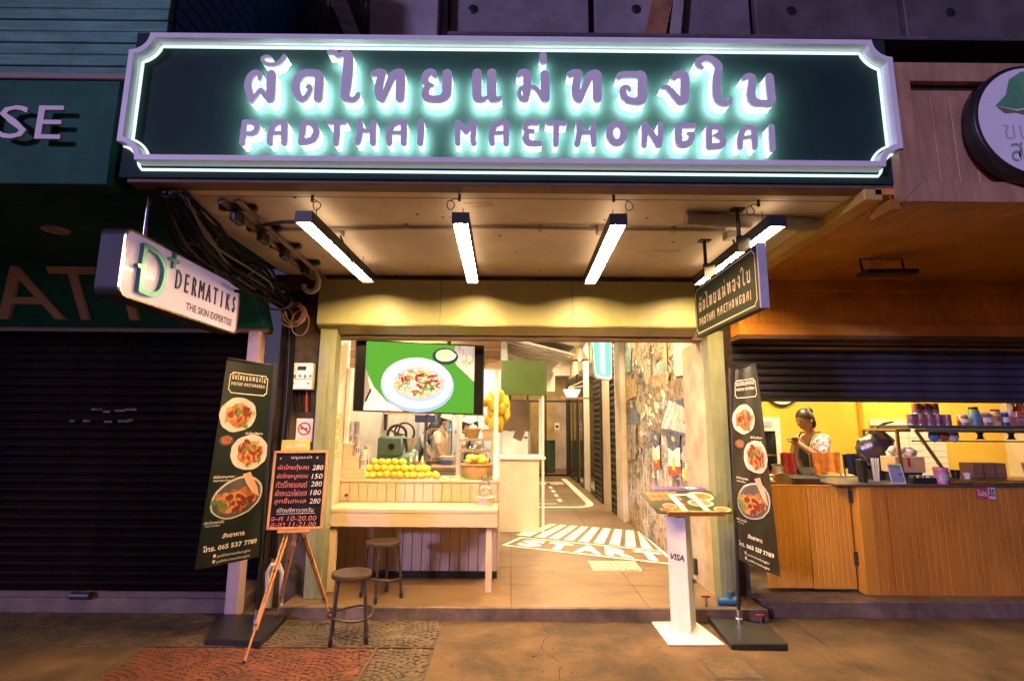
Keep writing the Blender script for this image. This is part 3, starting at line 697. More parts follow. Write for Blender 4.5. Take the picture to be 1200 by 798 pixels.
MB().prism([notch(SX,SA,SB,SR,0), notch(SX,SA,SB,SR,.03)], front(2.715), front(2.7905)).build('frame', m_lilac, t)
def loop_tube(name, pts, y, r):
    return MB().tube([(x, y, z) for x, z in pts+pts[:2]], r, 6, cap=False).build(name, m_tube, t, smooth=True)
loop_tube('light_tube', notch(SX,SA,SB,SR,.045), 2.772, .0075)
lo_ = notch(SX,SA,SB,SR,-.026)
MB().tube([(-SX-.004,2.778,SA+.112),(-SX+.03,2.778,SA+.098),(-SX+.075,2.778,SA+.06),(-SX+.095,2.778,SA-.005),(-SX+.11,2.778,SA-.028),(SX-.11,2.778,SA-.028),(SX-.095,2.778,SA-.005),(SX-.075,2.778,SA+.06),(SX-.03,2.778,SA+.098),(SX+.004,2.778,SA+.112)], .0075, 6).build('light_tube', m_tube, t, smooth=True)
for g_ in GLYPHS:
    lp = stroke_loops([[(x/1000, z/1000, w/1000) for x, z, w in s_] for s_ in g_])
    o = MB().prism(lp, front(2.678), front(2.692)).build('letter', m_lilac, t, norm=False)
    lp2 = stroke_loops([[(x/1000, z/1000, w/1000*.94) for x, z, w in s_] for s_ in g_])
    MB().prism(lp2, front(2.6925), front(2.748), front=False, back=False).prism(lp2, front(2.748), front(2.7485), k=1, front=False, sides=False).build('glow_body', [m_glow, m_back], o, norm=False)
rebase(t, (0, 2.79, 2.86))

# ---------------------------------------------------------------- light bars under the canopy
bl = ['leftmost of four slim black light bars under the canopy, next to the cable bundle', 'second light bar from the left under the canopy, nearly over the counter', 'third light bar from the left, over the START floor entrance', 'rightmost light bar under the canopy, above the hanging green sign']
def light_bar():
    t = thing('light_bar', bl[0], 'ceiling light', 'light bars under the canopy')
    MB().box(-.048,-.040,0,1.20,0,.07).box(.040,.048,0,1.20,0,.07).box(-.048,.048,0,1.2,.062,.07).box(-.048,.048,-.006,-.0005,0,.07).box(-.048,.048,1.2005,1.206,0,.07).build('housing', m_dark, t)
    hs_ = kids(t)[0]
    B('diffuser', m_led, hs_, -.0385, .0385, .0, 1.2, .016, .028)
    B('added_glow_strip', m_soffit_glow, hs_, -.03, .03, .02, 1.18, .0702, .0715)  # added glowing strip to lift the soffit, not a slot of the lamp
    for y in (.16, 1.05):
        MB().tube([(0,y,.07),(0,y,.168)], .0025, 5).build('suspension_wire', m_blackcable, t)
    return t
b0 = light_bar()
for i, x in enumerate((-1.21,-.294,.632,1.566)):
    o = b0 if i == 0 else copy_tree(b0)
    o.location = (x, 2.955, 2.67); o.scale = (1.06, 1.075, 1); o['label'] = bl[i]
    o.rotation_euler.z = radians((-1.8,.6,-1.2,0)[i])

# ---------------------------------------------------------------- roller shutter box, door posts
t = thing('shutter_box', 'long olive metal shutter housing above the shop opening', 'shutter housing')
cv_ = B('cover', m_olive, t, -1.705, 1.665, 4.60, 4.77, 2.385, 2.795, bev=.006)
for x in (-.62,.55): B('seam', m_dark, cv_, x, x+.004, 4.5985, 4.61, 2.39, 2.79)
for k in range(12): MB().lathe([(0,.003),(.007,.002),(.008,0)], (-1.62+k*.29,4.5995,2.765 if k % 2 else 2.41), 8, mat=Matrix.Rotation(pi/2,3,'X')).build('screw', m_steel, cv_)
MB().add([(-1.70,4.602,2.383),(1.66,4.602,2.383),(1.66,4.74,2.325),(-1.70,4.74,2.325),(-1.70,4.602,2.378),(1.66,4.602,2.378),(1.66,4.74,2.32),(-1.70,4.74,2.32)], [(0,1,2,3),(4,7,6,5),(0,4,5,1),(2,6,7,3)]).build('bottom_lip', M('lip_bronze', (.22,.19,.09), .35, metal=.6), t)
rebase(t, (0, 4.68, 2.385))
for (x0, x1, lb) in [(-1.685,-1.54,'green metal door post left of the opening, behind the chalkboard'), (1.765,1.905,'green metal door post right of the opening, behind the menu stand')]:
    t = thing('door_post', lb, 'door post', 'metal door posts of the shop opening')
    MB().box(x0,x1,4.66,4.80,.095,2.36).build('post', m_sage, t, bev=.004)
    for dx in (.045,.09): MB().box(x0+dx,x0+dx+.008,4.655,4.664,.1,2.3).build('channel', m_sage, t)
    if x0 > 0:
        B('side_plate', m_plaster, t, 1.765, 1.829, 4.806, 5.38, .095, 2.30)
    rebase(t, ((x0+x1)/2, 4.73, .095))

# ---------------------------------------------------------------- hanging green sign
t = thing('hanging_sign', 'green two sided blade sign with cream Thai lettering hanging from the canopy', 'hanging sign')
MB().box(1.425,1.475,2.945,3.985,2.18,2.565).build('panel', m_green, t, bev=.004)
MB().box(1.424,1.478,2.934,2.945,2.178,2.567).build('edge_strip', M('edge_enamel', (.55,.56,.62), .35, coat=.3), t, bev=.003)
ivory = M('ivory_print', (.6,.5,.38), .5, var=.05)
def hs(a, b): return (1.4232, 3.985-a, 2.18+b)        # a from the far edge, b up
def rect_notch(w, h, r, d): return [(x+w/2, z) for x, z in notch(w/2, 0, h, r, d, 6)]
MB().poly([rect_notch(1.04,.385,.035,.022), rect_notch(1.04,.385,.035,.030)], hs).build('border_line', ivory, t, norm=False)
mb = MB(); mb2 = MB()
gx = [p for g_ in GLYPHS for s_ in g_ for p in s_]
def logo(mp, cx, cy, wdt, hgt, rowm=None):
    """the shop's lettering as flat print: two rows, from the big sign's own letter shapes"""
    mb = MB(); x0, x1 = -1.47, 1.475; sx = wdt/(x1-x0)
    zt, zb = 3.58, 3.0; sz = hgt/(zt-zb)
    for g_ in GLYPHS:
        lp = stroke_loops([[(x/1000, z/1000, w/1000*.8) for x, z, w in s_] for s_ in g_], .008, .002)
        mb.poly(lp, lambda a, b: mp(cx+(a-(x0+x1)/2)*sx, cy+(b-(zt+zb)/2)*sz))
    return mb
logo(hs, .52, .19, .86, .235).build('lettering', ivory, t, norm=False)
for y in (3.10, 3.66):
    MB().tube([(1.45,y,2.565),(1.45,y,2.58)], .016, 8).tube([(1.40,y,2.65),(1.40,y,2.835)], .013, 8).build('rod', m_black, t, smooth=True)
    MB().box(1.385,1.462,y-.012,y+.012,2.565,2.665).build('bracket', m_black, t)
    MB().box(1.36,1.44,y-.03,y+.03,2.83,2.8395).build('mount_plate', m_black, t)
rebase(t, (1.45, 3.46, 2.84))

# ---------------------------------------------------------------- skin clinic blade sign (left)
t = thing('hanging_sign', 'white blade sign reading DERMATIKS with a teal letter D, hung from the dark soffit', 'hanging sign')
rr_ = []
def rrect(w, h, r, n=5, cx=0, cy=0):
    out = []
    for sx, sy, a0 in [(1,1,0),(-1,1,pi/2),(-1,-1,pi),(1,-1,3*pi/2)]:
        for i in range(n+1):
            a = a0+pi/2*i/n; out.append((cx+sx*(w/2-r)+r*cos(a), cy+sy*(h/2-r)+r*sin(a)))
    return out
DY0, DY1, DZ0, DZ1 = 2.715, 3.93, 2.17, 2.545
cy_, cz_ = (DY0+DY1)/2, (DZ0+DZ1)/2
def dsx(x): return lambda a, b: (x, cy_+a, cz_+b)
RL = rrect(DY1-DY0, DZ1-DZ0, .045)
MB().prism([RL], dsx(-2.06), dsx(-2.185)).build('box', M('smoked_steel', (.05,.045,.047), .45, spec=.12), t, bev=.004)
MB().prism([RL, rrect(DY1-DY0-.02, DZ1-DZ0-.02, .038)], dsx(-2.048), dsx(-2.0605)).build('rim', M('bronze_rim', (.5,.36,.26), .25, metal=.9), t)
MB().poly([rrect(DY1-DY0-.022, DZ1-DZ0-.022, .037)], dsx(-2.0545)).build('face', M('acrylic_painted_glow', (.42,.38,.5), .3, var=.05, coat=.2, emit=.30, ecol=(.55,.42,.72)), t)  # unlit face: faint lilac emission stands in for street light on it
tealpl = M('teal_plastic', (.09,.33,.35), .3, metal=.4)
def dmap(x): return lambda a, b: (x, DY0+a, DZ0+b)
lp = stroke_loops([[(.13,.06,.03),(.13,.20,.03),(.135,.315,.03)],[(.13,.315,.03),(.24,.305,.03),(.31,.25,.03),(.32,.18,.03),(.29,.09,.03),(.22,.06,.03),(.13,.06,.03)],[(.095,.19,.022),(.13,.19,.03)]], .004)
MB().prism(lp, dmap(-2.03), dmap(-2.054)).build('emblem', tealpl, t, norm=False)
MB().prism(stroke_loops([[(.36,.315,.022),(.44,.315,.022)],[(.40,.275,.022),(.40,.355,.022)]], .004), dmap(-2.035), dmap(-2.054)).build('plus_mark', tealpl, t, norm=False)
blkpl = M('black_letter', (.03,.025,.04), .35)
for i, ch in enumerate('DERMATIKS'):
    mb = MB(); vs, fs = text_mesh(ch, 1, 'CENTER', .0)
    wd = .072; hx = .125/.72
    sx_ = hx*.50; cx = .475+i*.083
    def fnn(x_): return lambda a, b: (x_, DY0+cx+a*sx_, DZ0+.155+b*hx)
    n_ = len(vs)
    mb.add([fnn(-2.046)(*v) for v in vs], fs)
    mb.add([fnn(-2.052)(*v) for v in vs], fs)
    ec = {}
    for f in fs:
        for i_ in range(len(f)):
            e = (f[i_], f[(i_+1) % len(f)]); ec[e] = 1
    for a, b in list(ec):
        if (b, a) not in ec: mb.f.append((a, b, b+n_, a+n_)); mb.k.append(0)
    mb.build('letter', blkpl, t, norm=False)
mb = MB(); fit_text(mb, 'THE SKIN EXPERTISE', dmap(-2.053), .86, .075, .56, .05, bold=.03); mb.build('lettering', blkpl, t, norm=False)
mb = MB(); fit_text(mb, 'คลินิกผิวหนัง', dmap(-2.053), 1.06, .325, .2, .035); mb.build('lettering', blkpl, t, norm=False)
for y in (2.95, 3.66): MB().tube([(-2.12,y,2.545),(-2.12,y,2.838)], .014, 8).build('rod', m_chrome, t, smooth=True)
rebase(t, (-2.16, 3.3, 2.84))
# ---------------------------------------------------------------- left neighbour: teal shop, closed
t = thing('teal_shopfront', 'teal shopfront closed for the night, with slat siding, raised letters and inner sloped fascia', 'shopfront')
B('fascia', m_teal, t, -9, -2.22, 2.75, 2.9, 2.80, 3.425, bev=.004)
B('trim', M('trim_brown', (.25,.15,.13), .6), t, -9, -2.16, 2.735, 2.93, 3.425, 3.462, bev=.004)
for i in range(24):
    z = 3.47+i*.078
    B('siding_board', m_siding, t, -9, -2.10, 2.895+.004*(i % 2), 2.935, z, z+.072, bev=.004)
B('backing', m_dark, t, -9, -2.11, 2.936, 2.96, 3.46, 5.35)
for i in range(22):
    z = 3.47+i*.105
    B('blue_lit_board', m_blue_lit_siding, t, -2.125, -2.10, 2.965, 4.72, z, z+.097, bev=.004)
B('corner_post', m_blue_lit_siding, t, -2.128, -2.094, 3.53, 3.56, 3.47, 5.7)
enam = M('pale_letter', (.68,.6,.57), .5, var=.05)
def raised(ch, x0, x1, z0, z1, y0, y1, m, par, sl=0, bold=.0):
    """raised letter standing off a board; sl tilts it with the board"""
    vs, fs = text_mesh(ch, 1, 'LEFT', bold)
    a0 = min(v[0] for v in vs); a1 = max(v[0] for v in vs); b0 = min(v[1] for v in vs); b1 = max(v[1] for v in vs)
    q = [(x0+(x-a0)/(a1-a0)*(x1-x0), z0+(y-b0)/(b1-b0)*(z1-z0)) for x, y in vs]; n_ = len(q)
    mb = MB(); mb.add([(x, y0+sl*(z1-z), z) for x, z in q], fs)
    mb.add([(x, y1+sl*(z1-z), z) for x, z in q], [f[::-1] for f in fs])
    ec = {(f[i], f[(i+1) % len(f)]) for f in fs for i in range(len(f))}
    for a, b in ec:
        if (b, a) not in ec: mb.f.append((a, b, b+n_, a+n_)); mb.k.append(0)
    return mb.build('letter', m, par)
raised('S', -2.815, -2.655, 3.035, 3.232, 2.695, 2.712, enam, t)
raised('E', -2.605, -2.465, 3.035, 3.232, 2.695, 2.712, enam, t)
raised('U', -3.05, -2.88, 3.035, 3.232, 2.695, 2.712, enam, t)
for x in (-2.74, -2.54, -2.96): MB().tube([(x,2.71,3.13),(x,2.755,3.13)], .008, 6).build('standoff', m_dark, t)
B('soffit', m_tealdk, t, -9, -2.02, 2.90, 4.26, 2.84, 2.90)
SL = (4.56-4.26)/.5
MB().add([(-9,4.26,2.84),(-2.19,4.26,2.84),(-2.10,4.56,2.335),(-9,4.56,2.335),(-9,4.5,2.9),(-2.19,4.5,2.9),(-2.10,4.66,2.335),(-9,4.66,2.335)], [(0,1,2,3),(1,5,6,2),(4,7,6,5),(3,2,6,7)]).build('sloped_fascia', m_awn, t)
MB().add([(-2.25,4.262,2.83),(-2.188,4.262,2.83),(-2.095,4.56,2.345),(-2.15,4.55,2.345)], [(0,1,2,3)]).build('fascia_end', M('awning_edge', (.03,.2,.23), .45), t, solid=.01)
raised('A', -4.40, -3.82, 2.39, 2.79, 4.265, 4.30, enam, t, SL*.95)
raised('T', -3.97+.12, -3.46, 2.39, 2.79, 4.265, 4.30, enam, t, SL*.95)
raised('T', -3.44, -3.03, 2.39, 2.79, 4.265, 4.30, enam, t, SL*.95)
raised('M', -5.1, -4.45, 2.39, 2.79, 4.265, 4.30, enam, t, SL*.95)
mb = MB(); fit_text(mb, 'mattress & bedding', lambda a, b: (a, 4.255+SL*(2.84-b)*.97, b), -2.42, 2.76, .36, .05); mb.build('lettering', enam, t, norm=False)
B('sill_rail', M('rail_brown', (.16,.11,.09), .5), t, -9, -2.10, 4.55, 4.64, 2.295, 2.33)
t2 = MB().lathe([(0,0),(.055,0),(.055,.004),(.07,.006),(.08,-.002),(.082,.012)], (-3.165,3.54,2.826), 18).build('downlight', M('lamp_rim', (.4,.33,.33), .4), t, smooth=True)
B('jamb', M('jamb_pinkish', (.42,.32,.36), .55, var=.1), t, -2.245, -2.145, 4.50, 4.62, .0, 2.30, bev=.006)
rebase(t, (-3.5, 4.5, 0))
t = thing('roller_shutter', 'wide dark brown roller shutter fully closed left of the shop', 'roller shutter')
m_slot = M('slot_black', (.006,.006,.006), .9, spec=.02); sl0 = None; rrs = random.Random(5)
for i in range(30):
    z = .1+i*.0745
    mb = MB(); prof = [(4.69,0),(4.668,.012),(4.66,.03),(4.668,.05),(4.69,.060),(4.69,.0745)]
    if sl0 is None:
        vs = [(x, y, zz) for x in (-9, -2.25) for y, zz in prof]
        mb.add(vs, [(j, j+1, j+7, j+6) for j in range(5)])
        sl0 = mb.build('slat', m_shut, t, norm=False); sl0.location = (0, 0, z)
    else: clone(sl0, t, (0, rrs.uniform(-.001,.001), z))
for r in range(3):
    for k in range(18):
        x = -2.40-k*.2-(.1 if r % 2 else 0)
        MB().box(x-.06,x,4.655,4.668,2.29-.075*(r+1)-.004,2.29-.075*(r+1)+.012).build('vent_slot', m_slot, t) if r+k else MB().box(x-.06,x,4.655,4.668,2.212,2.228).build('vent_slot', m_slot, t)
B('bottom_bar', M('bar_brown', (.12,.085,.075), .5), t, -9, -2.25, 4.648, 4.70, .1, .15, bev=.004)
for k, (x, z, w) in enumerate([(-3.62,1.62,.09),(-3.52,1.60,.06),(-3.42,1.61,.09),(-3.33,1.62,.10),(-3.80,1.52,.05),(-3.68,1.52,.06),(-3.50,1.515,.07),(-3.38,1.52,.10),(-3.30,1.53,.05)]):
    MB().add([(x,4.657,z),(x+w,4.657,z),(x+w,4.657,z+.018),(x,4.657,z+.018)], [(0,1,2,3)]).build('sticker_scrap', M('scrap_paper', (.11,.10,.10), .9, var=.5, sc=40, spec=.05) if k == 0 else bpy.data.materials['scrap_paper'], t)
MB().tube([(-3.55,4.62,.125),(-3.4,4.62,.125)], .03, 10).build('lock', m_dark, t, smooth=True)
rebase(t, (-5, 4.68, .1))

# ---------------------------------------------------------------- cable bundle on the pier and its fittings
t = thing('cable_bundle', 'thick sagging bundle of black cables along the ceiling and down the dark pier', 'cable bundle')
rc = random.Random(21)
mc2 = M('cable_grey', (.06,.05,.055), .5); mc3 = M('cable_orange', (.45,.14,.02), .5)
for i in range(30):
    a, b = rc.uniform(-.12,.12), rc.uniform(0, .12)
    sag = rc.uniform(0,.09)
    jt = lambda q=.05: rc.uniform(-q, q)
    P = [(-1.92+a*.7,2.86,2.81-b*.3),(-1.94+a+jt(),3.15,2.76-b-sag*.6+jt(.03)),(-1.97+a*rc.uniform(.5,1.2),3.5,2.72-b*rc.uniform(.3,1.3)-sag),(-1.93+a*.8+jt(.06),3.85,2.69-b-sag*.8+jt(.04)),(-1.92+a*.5+jt(.06),4.2,2.62-b*.8+jt(.04)),(-1.91+a*.35,4.45,2.52-b*.5),(-1.93+a*.3,4.60,2.36),(-1.94+a*.3,4.66,2.1),(-1.95+a*.3,4.70,1.7),(-1.97+a*.25,4.72,1.2 if i % 3 else .4)]
    q = []
    for k in range(len(P)-1):
        p0, p1, p2, p3 = (Vector(P[max(k-1,0)]), Vector(P[k]), Vector(P[k+1]), Vector(P[min(k+2,len(P)-1)]))
        for u in (0, .33, .66): q.append(.5*((2*p1)+(p2-p0)*u+(2*p0-5*p1+4*p2-p3)*u*u+(3*p1-p0-3*p2+p3)*u**3))
    q.append(Vector(P[-1]))
    MB().tube(q, rc.choice([.006,.008,.010,.013]), 6).build('cable', mc3 if i == 7 else mc2 if i % 5 == 0 else m_blackcable, t, smooth=True)
for y, z in [(3.2,2.72),(3.7,2.66),(4.35,2.56)]:
    MB().tube([(-1.95+.12*cos(w), y, z-.03+.075*sin(w)) for w in [k*pi/6 for k in range(13)]], .008, 5, cap=False).build('cable_tie', mc2, t, smooth=True)
rebase(t, (-1.94, 4.7, .1))
t = thing('ceiling_rail', 'pair of dusty steel rails with clamps fixed along the left side of the canopy ceiling', 'cable rail')
for x in (-1.62,-1.72): MB().tube([(x+.02,2.95,2.80),(x-.02,4.55,2.78)], .018, 8).build('rail', M('dusty_steel', (.16,.12,.1), .6, var=.4) if x == -1.62 else bpy.data.materials['dusty_steel'], t, smooth=True)
for y in (3.1,3.45,3.8,4.2):
    MB().box(-1.79,-1.56,y-.02,y+.02,2.80,2.839).box(-1.70,-1.66,y-.05,y+.06,2.72,2.80).build('clamp', m_dark, t, bev=.006)
MB().tube([(-1.27,3.02,2.70),(-1.40,3.1,2.73),(-1.62,3.25,2.76)], .012, 6).build('arm', m_dark, t, smooth=True)
rebase(t, (-1.67, 3.7, 2.84))
t = thing('cable_coil', 'loose coil of brown wire hanging on the pier beside the shutter housing', 'cable coil')
for i in range(9):
    r, cx, cz = rc.uniform(.07,.10), rc.uniform(-.015,.015), rc.uniform(-.02,.02)
    MB().tube([(-1.845+cx+r*cos(w), 4.44+.02*sin(3*w+i), 2.43+cz+r*1.05*sin(w)) for w in [k*pi/9 for k in range(19)]], .0055, 5, cap=False).build('loop', M('brown_wire', (.16,.09,.08), .5) if i == 0 else bpy.data.materials['brown_wire'], t, smooth=True)
MB().tube([(-1.78+.075*cos(w), 4.43, 2.36+.11*sin(w)) for w in [k*pi/9 for k in range(19)]], .005, 5, cap=False).build('loop', bpy.data.materials['brown_wire'], t, smooth=True)
rebase(t, (-1.845, 4.44, 2.43))
t = MB().tube([(-1.66,4.3,2.82),(-1.60,4.3,2.70)]+[(-1.66+.06*cos(a), 4.3, 2.66+.06*sin(a)) for a in [-k*pi/8 for k in range(9)]], .022, 10).build('pipe_hook', m_pvc, smooth=True)
tag(t, 'curved pale pipe end hooked below the ceiling left of the shutter housing', 'pipe')
t = thing('electric_meter', 'white electricity meter box with a small dark display on the pier', 'electric meter')
MB().box(-1.925,-1.745,4.69,4.775,1.815,2.05).build('case', m_lilac, t, bev=.008)
B('display', m_black, t, -1.875, -1.80, 4.685, 4.692, 1.985, 2.02)
for k in range(4): B('label_strip', M('meter_print', (.2,.17,.16), .6) if k == 0 else bpy.data.materials['meter_print'], t, -1.905+.045*k, -1.885+.045*k, 4.6855, 4.692, 1.915+.008*(k%2), 1.945)
B('seam', m_dark, t, -1.922, -1.748, 4.687, 4.692, 1.905, 1.909)
for x in (-1.905,-1.775): MB().lathe([(0,0),(.009,0),(.009,.008)], (x,4.688,1.87), 8, mat=Matrix.Rotation(pi/2,3,'X')).build('screw', M('red_cap', (.5,.06,.04), .5) if x < -1.9 else bpy.data.materials['red_cap'], t)
for k in range(5): MB().tube([(-1.90+.035*k,4.73,1.815),(-1.905+.035*k,4.74,1.72),(-1.88+.03*k,4.74,1.62)], .007, 6).build('tail_wire', bpy.data.materials['red_cap'] if k == 3 else m_blackcable, t, smooth=True)
rebase(t, (-1.835, 4.775, 1.815))
t = thing('no_smoking_sign', 'small white no smoking sign with red ring on the pier below the meter', 'sign')
B('plate', m_white, t, -1.885, -1.735, 4.765, 4.776, 1.36, 1.565, bev=.003)
def nsm(a, b): return (-1.81+a, 4.7635, 1.475+b)
MB().poly([disc(24,.058,.058), disc(24,.045,.045)], nsm).build('ring', M('sign_red', (.5,.03,.025), .5), t, norm=False)
MB().poly([[(-.045,.028),(-.035,.038),(.045,-.028),(.035,-.038)]], lambda a, b: (-1.81+a, 4.763, 1.475+b)).build('slash', bpy.data.materials['sign_red'], t, norm=False)
MB().poly([[(-.035,-.006),(.03,-.006),(.03,.008),(-.035,.008)]], nsm).build('cigarette', m_black, t, norm=False)
mb = MB(); fit_text(mb, 'ห้ามสูบบุหรี่', nsm, 0, -.085, .1, .022); mb.build('lettering', bpy.data.materials['sign_red'], t, norm=False)
rebase(t, (-1.81, 4.776, 1.36))
t = thing('standpipe', 'thin pale pipe rising along the dark pier behind the easel', 'pipe')
MB().tube([(-1.985,4.74,0),(-1.985,4.74,2.25)], .018, 8).build('pipe', m_pvc, t, smooth=True)
MB().tube([(-1.99,4.70,.02),(-1.99,4.66,.30),(-1.96,4.66,.36),(-1.90,4.66,.36),(-1.87,4.66,.30),(-1.87,4.68,.02)], .02, 8).build('bend', m_pvc, t, smooth=True)
rebase(t, (-1.985, 4.74, 0))

# ---------------------------------------------------------------- right neighbour: orange snack shop
t = thing('snack_shop', 'orange wood snack shop with panelled fascia, ribbed ceiling and ribbed lintel', 'shopfront')
FX0, FX1, FZ0, FZ1 = 2.152, 8.0, 2.735, 3.575
m_of = m_orangefas
def rail(p):  # one mitred rail of the fascia frame as a prism in the x-z plane
    MB().prism([p], front(2.73), front(2.80)).build('fascia_rail', m_of, t)
w_ = .115
rail([(FX0,FZ1),(FX1,FZ1),(FX1,FZ1-w_),(FX0+w_,FZ1-w_)]); rail([(FX0,FZ0),(FX1,FZ0),(FX1,FZ0+w_),(FX0+w_,FZ0+w_)])
rail([(FX0,FZ0+.003),(FX0,FZ1-.003),(FX0+w_-.003,FZ1-w_),(FX0+w_-.003,FZ0+w_)])
def ribs(fn, n, d, L, m, name, flip=False):
    """reeded panel: n ribs"""
    mb = MB(); vs = []; fs = []
    prof = [(0,0),(.12,-1),(.5,-1),(.88,-1)]
    cols = [((i+a)/n, b*d) for i in range(n) for a, b in prof]+[(1.0, 0)]
    for u, h in cols: vs += [fn(u, 0, h), fn(u, 1, h)]
    for i in range(len(cols)-1): fs.append((2*i, 2*i+2, 2*i+3, 2*i+1))
    return mb.add(vs, fs).build(name, m, t, norm=False)
B('fascia_panel', m_of, t, FX0+.1, FX1, 2.782, 2.81, FZ0+.1, FZ1-.1)
for i in range(30):
    x = FX0+w_+.03+i*.11
    B('panel_batten', m_of, t, x, x+.104, 2.775, 2.7815, FZ0+w_+.02, FZ1-w_-.06, bev=.002)
B('panel_slot', m_dark, t, FX0+w_, FX1, 2.776, 2.7815, FZ1-w_-.022, FZ1-w_-.004)
ribs(lambda u, v, h: (2.09+u*5.0, 2.80+v*1.73, 2.80+h), 120, .010, 1, m_orangesoff, 'ribbed_soffit')
B('soffit_backing', m_orangesoff, t, 2.05, 8, 2.80, 4.60, 2.803, 2.84)
B('edge_trim', M('trim_lit_orange', (.6,.38,.1), .45, var=.15), t, 1.985, 2.088, 2.80, 4.55, 2.77, 2.838, bev=.004)  # orange wood strip, yellowed to paint in the light bar's glow
B('edge_block', m_orange, t, 2.10, 2.15, 2.66+.1, 2.93, 2.70, 2.76)
# ribbed lintel over the half open shutter
B('lintel_core', m_orangesoff, t, 1.99, 8, 4.53, 4.70, 2.31, 2.795)
for z0, z1 in [(2.30,2.405),(2.69,2.80)]:
    B('lintel_rail', m_orangesoff, t, 1.985, 8, 4.495, 4.532, z0, z1, bev=.006)
ribs(lambda u, v, h: (1.99+u*5.0, 4.527+h, 2.40+v*.295), 84, .010, 1, m_orangesoff, 'lintel_ribs')
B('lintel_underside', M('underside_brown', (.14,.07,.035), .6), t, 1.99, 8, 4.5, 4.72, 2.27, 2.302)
MB().box(6.2, 6.4, 4.8, 9, .12, 2.8).build('side_wall', m_cream, t)
rebase(t, (4, 4.6, 0))
t = thing('roller_shutter', 'dark blue roller shutter half raised over the snack shop counter', 'roller shutter')
s0 = None
for i in range(8):
    z = 1.775+i*.0685
    if s0 is None:
        prof = [(4.80,0),(4.776,.008),(4.77,.03),(4.776,.050),(4.80,.058),(4.80,.0685)]
        vs = [(x, y, zz) for x in (2.03, 8.0) for y, zz in prof]
        s0 = MB().add(vs, [(j, j+1, j+7, j+6) for j in range(5)]).build('slat', m_shutb, t, norm=False); s0.location = (0,0,z)
    else: clone(s0, t, (0,0,z))
B('bottom_bar', m_dark, t, 2.03, 8, 4.762, 4.815, 1.745, 1.778, bev=.004)
rebase(t, (4, 4.79, 1.745))
t = thing('floodlight', 'switched off black floodlight on a square bracket under the orange ribbed ceiling', 'floodlight')
MB().beam((2.64,3.84,2.66),(3.03,3.84,2.665),.13,.03).build('lamp_body', m_black, t, bev=.006)
B('lens', m_glass, t, 2.67, 3.0, 3.79, 3.89, 2.638, 2.643)
MB().tube([(2.68,3.88,2.67),(2.675,3.9,2.795),(3.0,3.9,2.795),(2.995,3.88,2.67)], .011, 6).build('bracket', m_black, t)
MB().tube([(2.74,3.87,2.67),(2.72,3.88,2.72),(2.78,3.9,2.79)], .007, 5).build('lead', m_lilac, t, smooth=True)
rebase(t, (2.84, 3.88, 2.80))
# round sign
t = thing('round_sign', 'round white lightbox sign with a green bell shaped fruit emblem on the orange fascia', 'sign')
rx = Matrix.Rotation(pi/2, 3, 'X')
cX, cZ, RR = 2.785, 3.115, .355
cX, cZ, RR = 2.85, 3.16, .336
MB().lathe([(0,0),(RR-.008,0),(RR,.008),(RR,.085),(RR-.008,.092),(0,.092)], (cX,2.73,cZ), 48, mat=rx).build('drum', m_black, t, smooth=True)
MB().lathe([(0,0),(RR-.022,0),(RR-.022,.003),(0,.003)], (cX,2.6365,cZ), 48, mat=rx).build('face', M('sign_face', (.85,.84,.86), .35, var=.03), t)
def rs(a, b): return (cX+a, 2.632, cZ+b)
gm = M('emblem_green', (.10,.36,.17), .45, var=.1, c2=(.16,.45,.22)); gb = M('emblem_olive', (.20,.2,.1), .5)
MB().poly([[(-.215,.085),(-.15,.15),(-.12,.24),(-.05,.29),(.05,.295),(.12,.25),(.15,.16),(.21,.09),(.1,.07),(0,.085),(-.1,.065)]], rs).build('emblem', gm, t, norm=False)
MB().poly([[(-.215,.082),(-.17,.04),(-.11,.045),(-.06,.03),(0,.045),(.06,.03),(.11,.045),(.17,.04),(.21,.085),(.1,.06),(0,.075),(-.1,.055)]], lambda a, b: (cX+a, 2.631, cZ+b)).build('emblem_base', gb, t, norm=False)
mb = MB(); fit_text(mb, 'ขนม', rs, -.07, -.07, .24, .085); mb.build('lettering', M('pale_print', (.5,.5,.55), .5), t, norm=False)
mb = MB(); fit_text(mb, 'สยาม', rs, -.02, -.185, .30, .11); mb.build('lettering', M('grey_green_print', (.22,.33,.3), .5), t, norm=False)
rebase(t, (cX, 2.73, cZ))
# ---------------------------------------------------------------- counter at the opening
t = thing('serving_counter', 'pale wood serving counter with plank front, overhanging shelf and white post', 'counter')
B('shelf_top', m_pine, t, -1.595, -.095, 4.824, 5.262, .755, .788, bev=.003)
B('shelf_apron', m_pine, t, -1.595, -.095, 4.828, 4.85, .637, .7545, bev=.002)
B('leg', m_pinev, t, -1.572, -1.500, 4.85, 4.90, .095, .7545, bev=.003)
B('leg', m_pinev, t, -.195, -.140, 4.85, 4.90, .095, .7545, bev=.003)
B('apron_return', m_pine, t, -.118, -.096, 4.852, 5.262, .637, .7545)
nb = 17; bw = (1.62-.105)/nb
for i in range(nb):
    x0 = -1.62+i*bw
    B('board', m_pinev, t, x0+.0025, x0+bw-.0025, 5.272+rr.uniform(0,.002), 5.29, .165, .7545, bev=.003)
    B('board', m_pinev, t, x0+.0025, x0+bw-.0025, 5.272+rr.uniform(0,.002), 5.29, .788, .968, bev=.003)
B('carcass', m_pine, t, -1.619, -.105, 5.291, 5.74, .165, .968)
B('kick_plate', m_black, t, -1.619, -.105, 5.30, 5.72, .096, .164)
B('sill', m_pine, t, -1.619, -.098, 5.262, 5.76, .969, .993, bev=.003)
B('end_board', m_pinev, t, -.104, -.094, 5.272, 5.74, .165, .968)
B('post', m_white, t, -.150, -.108, 5.275, 5.315, .994, 2.07, bev=.002)
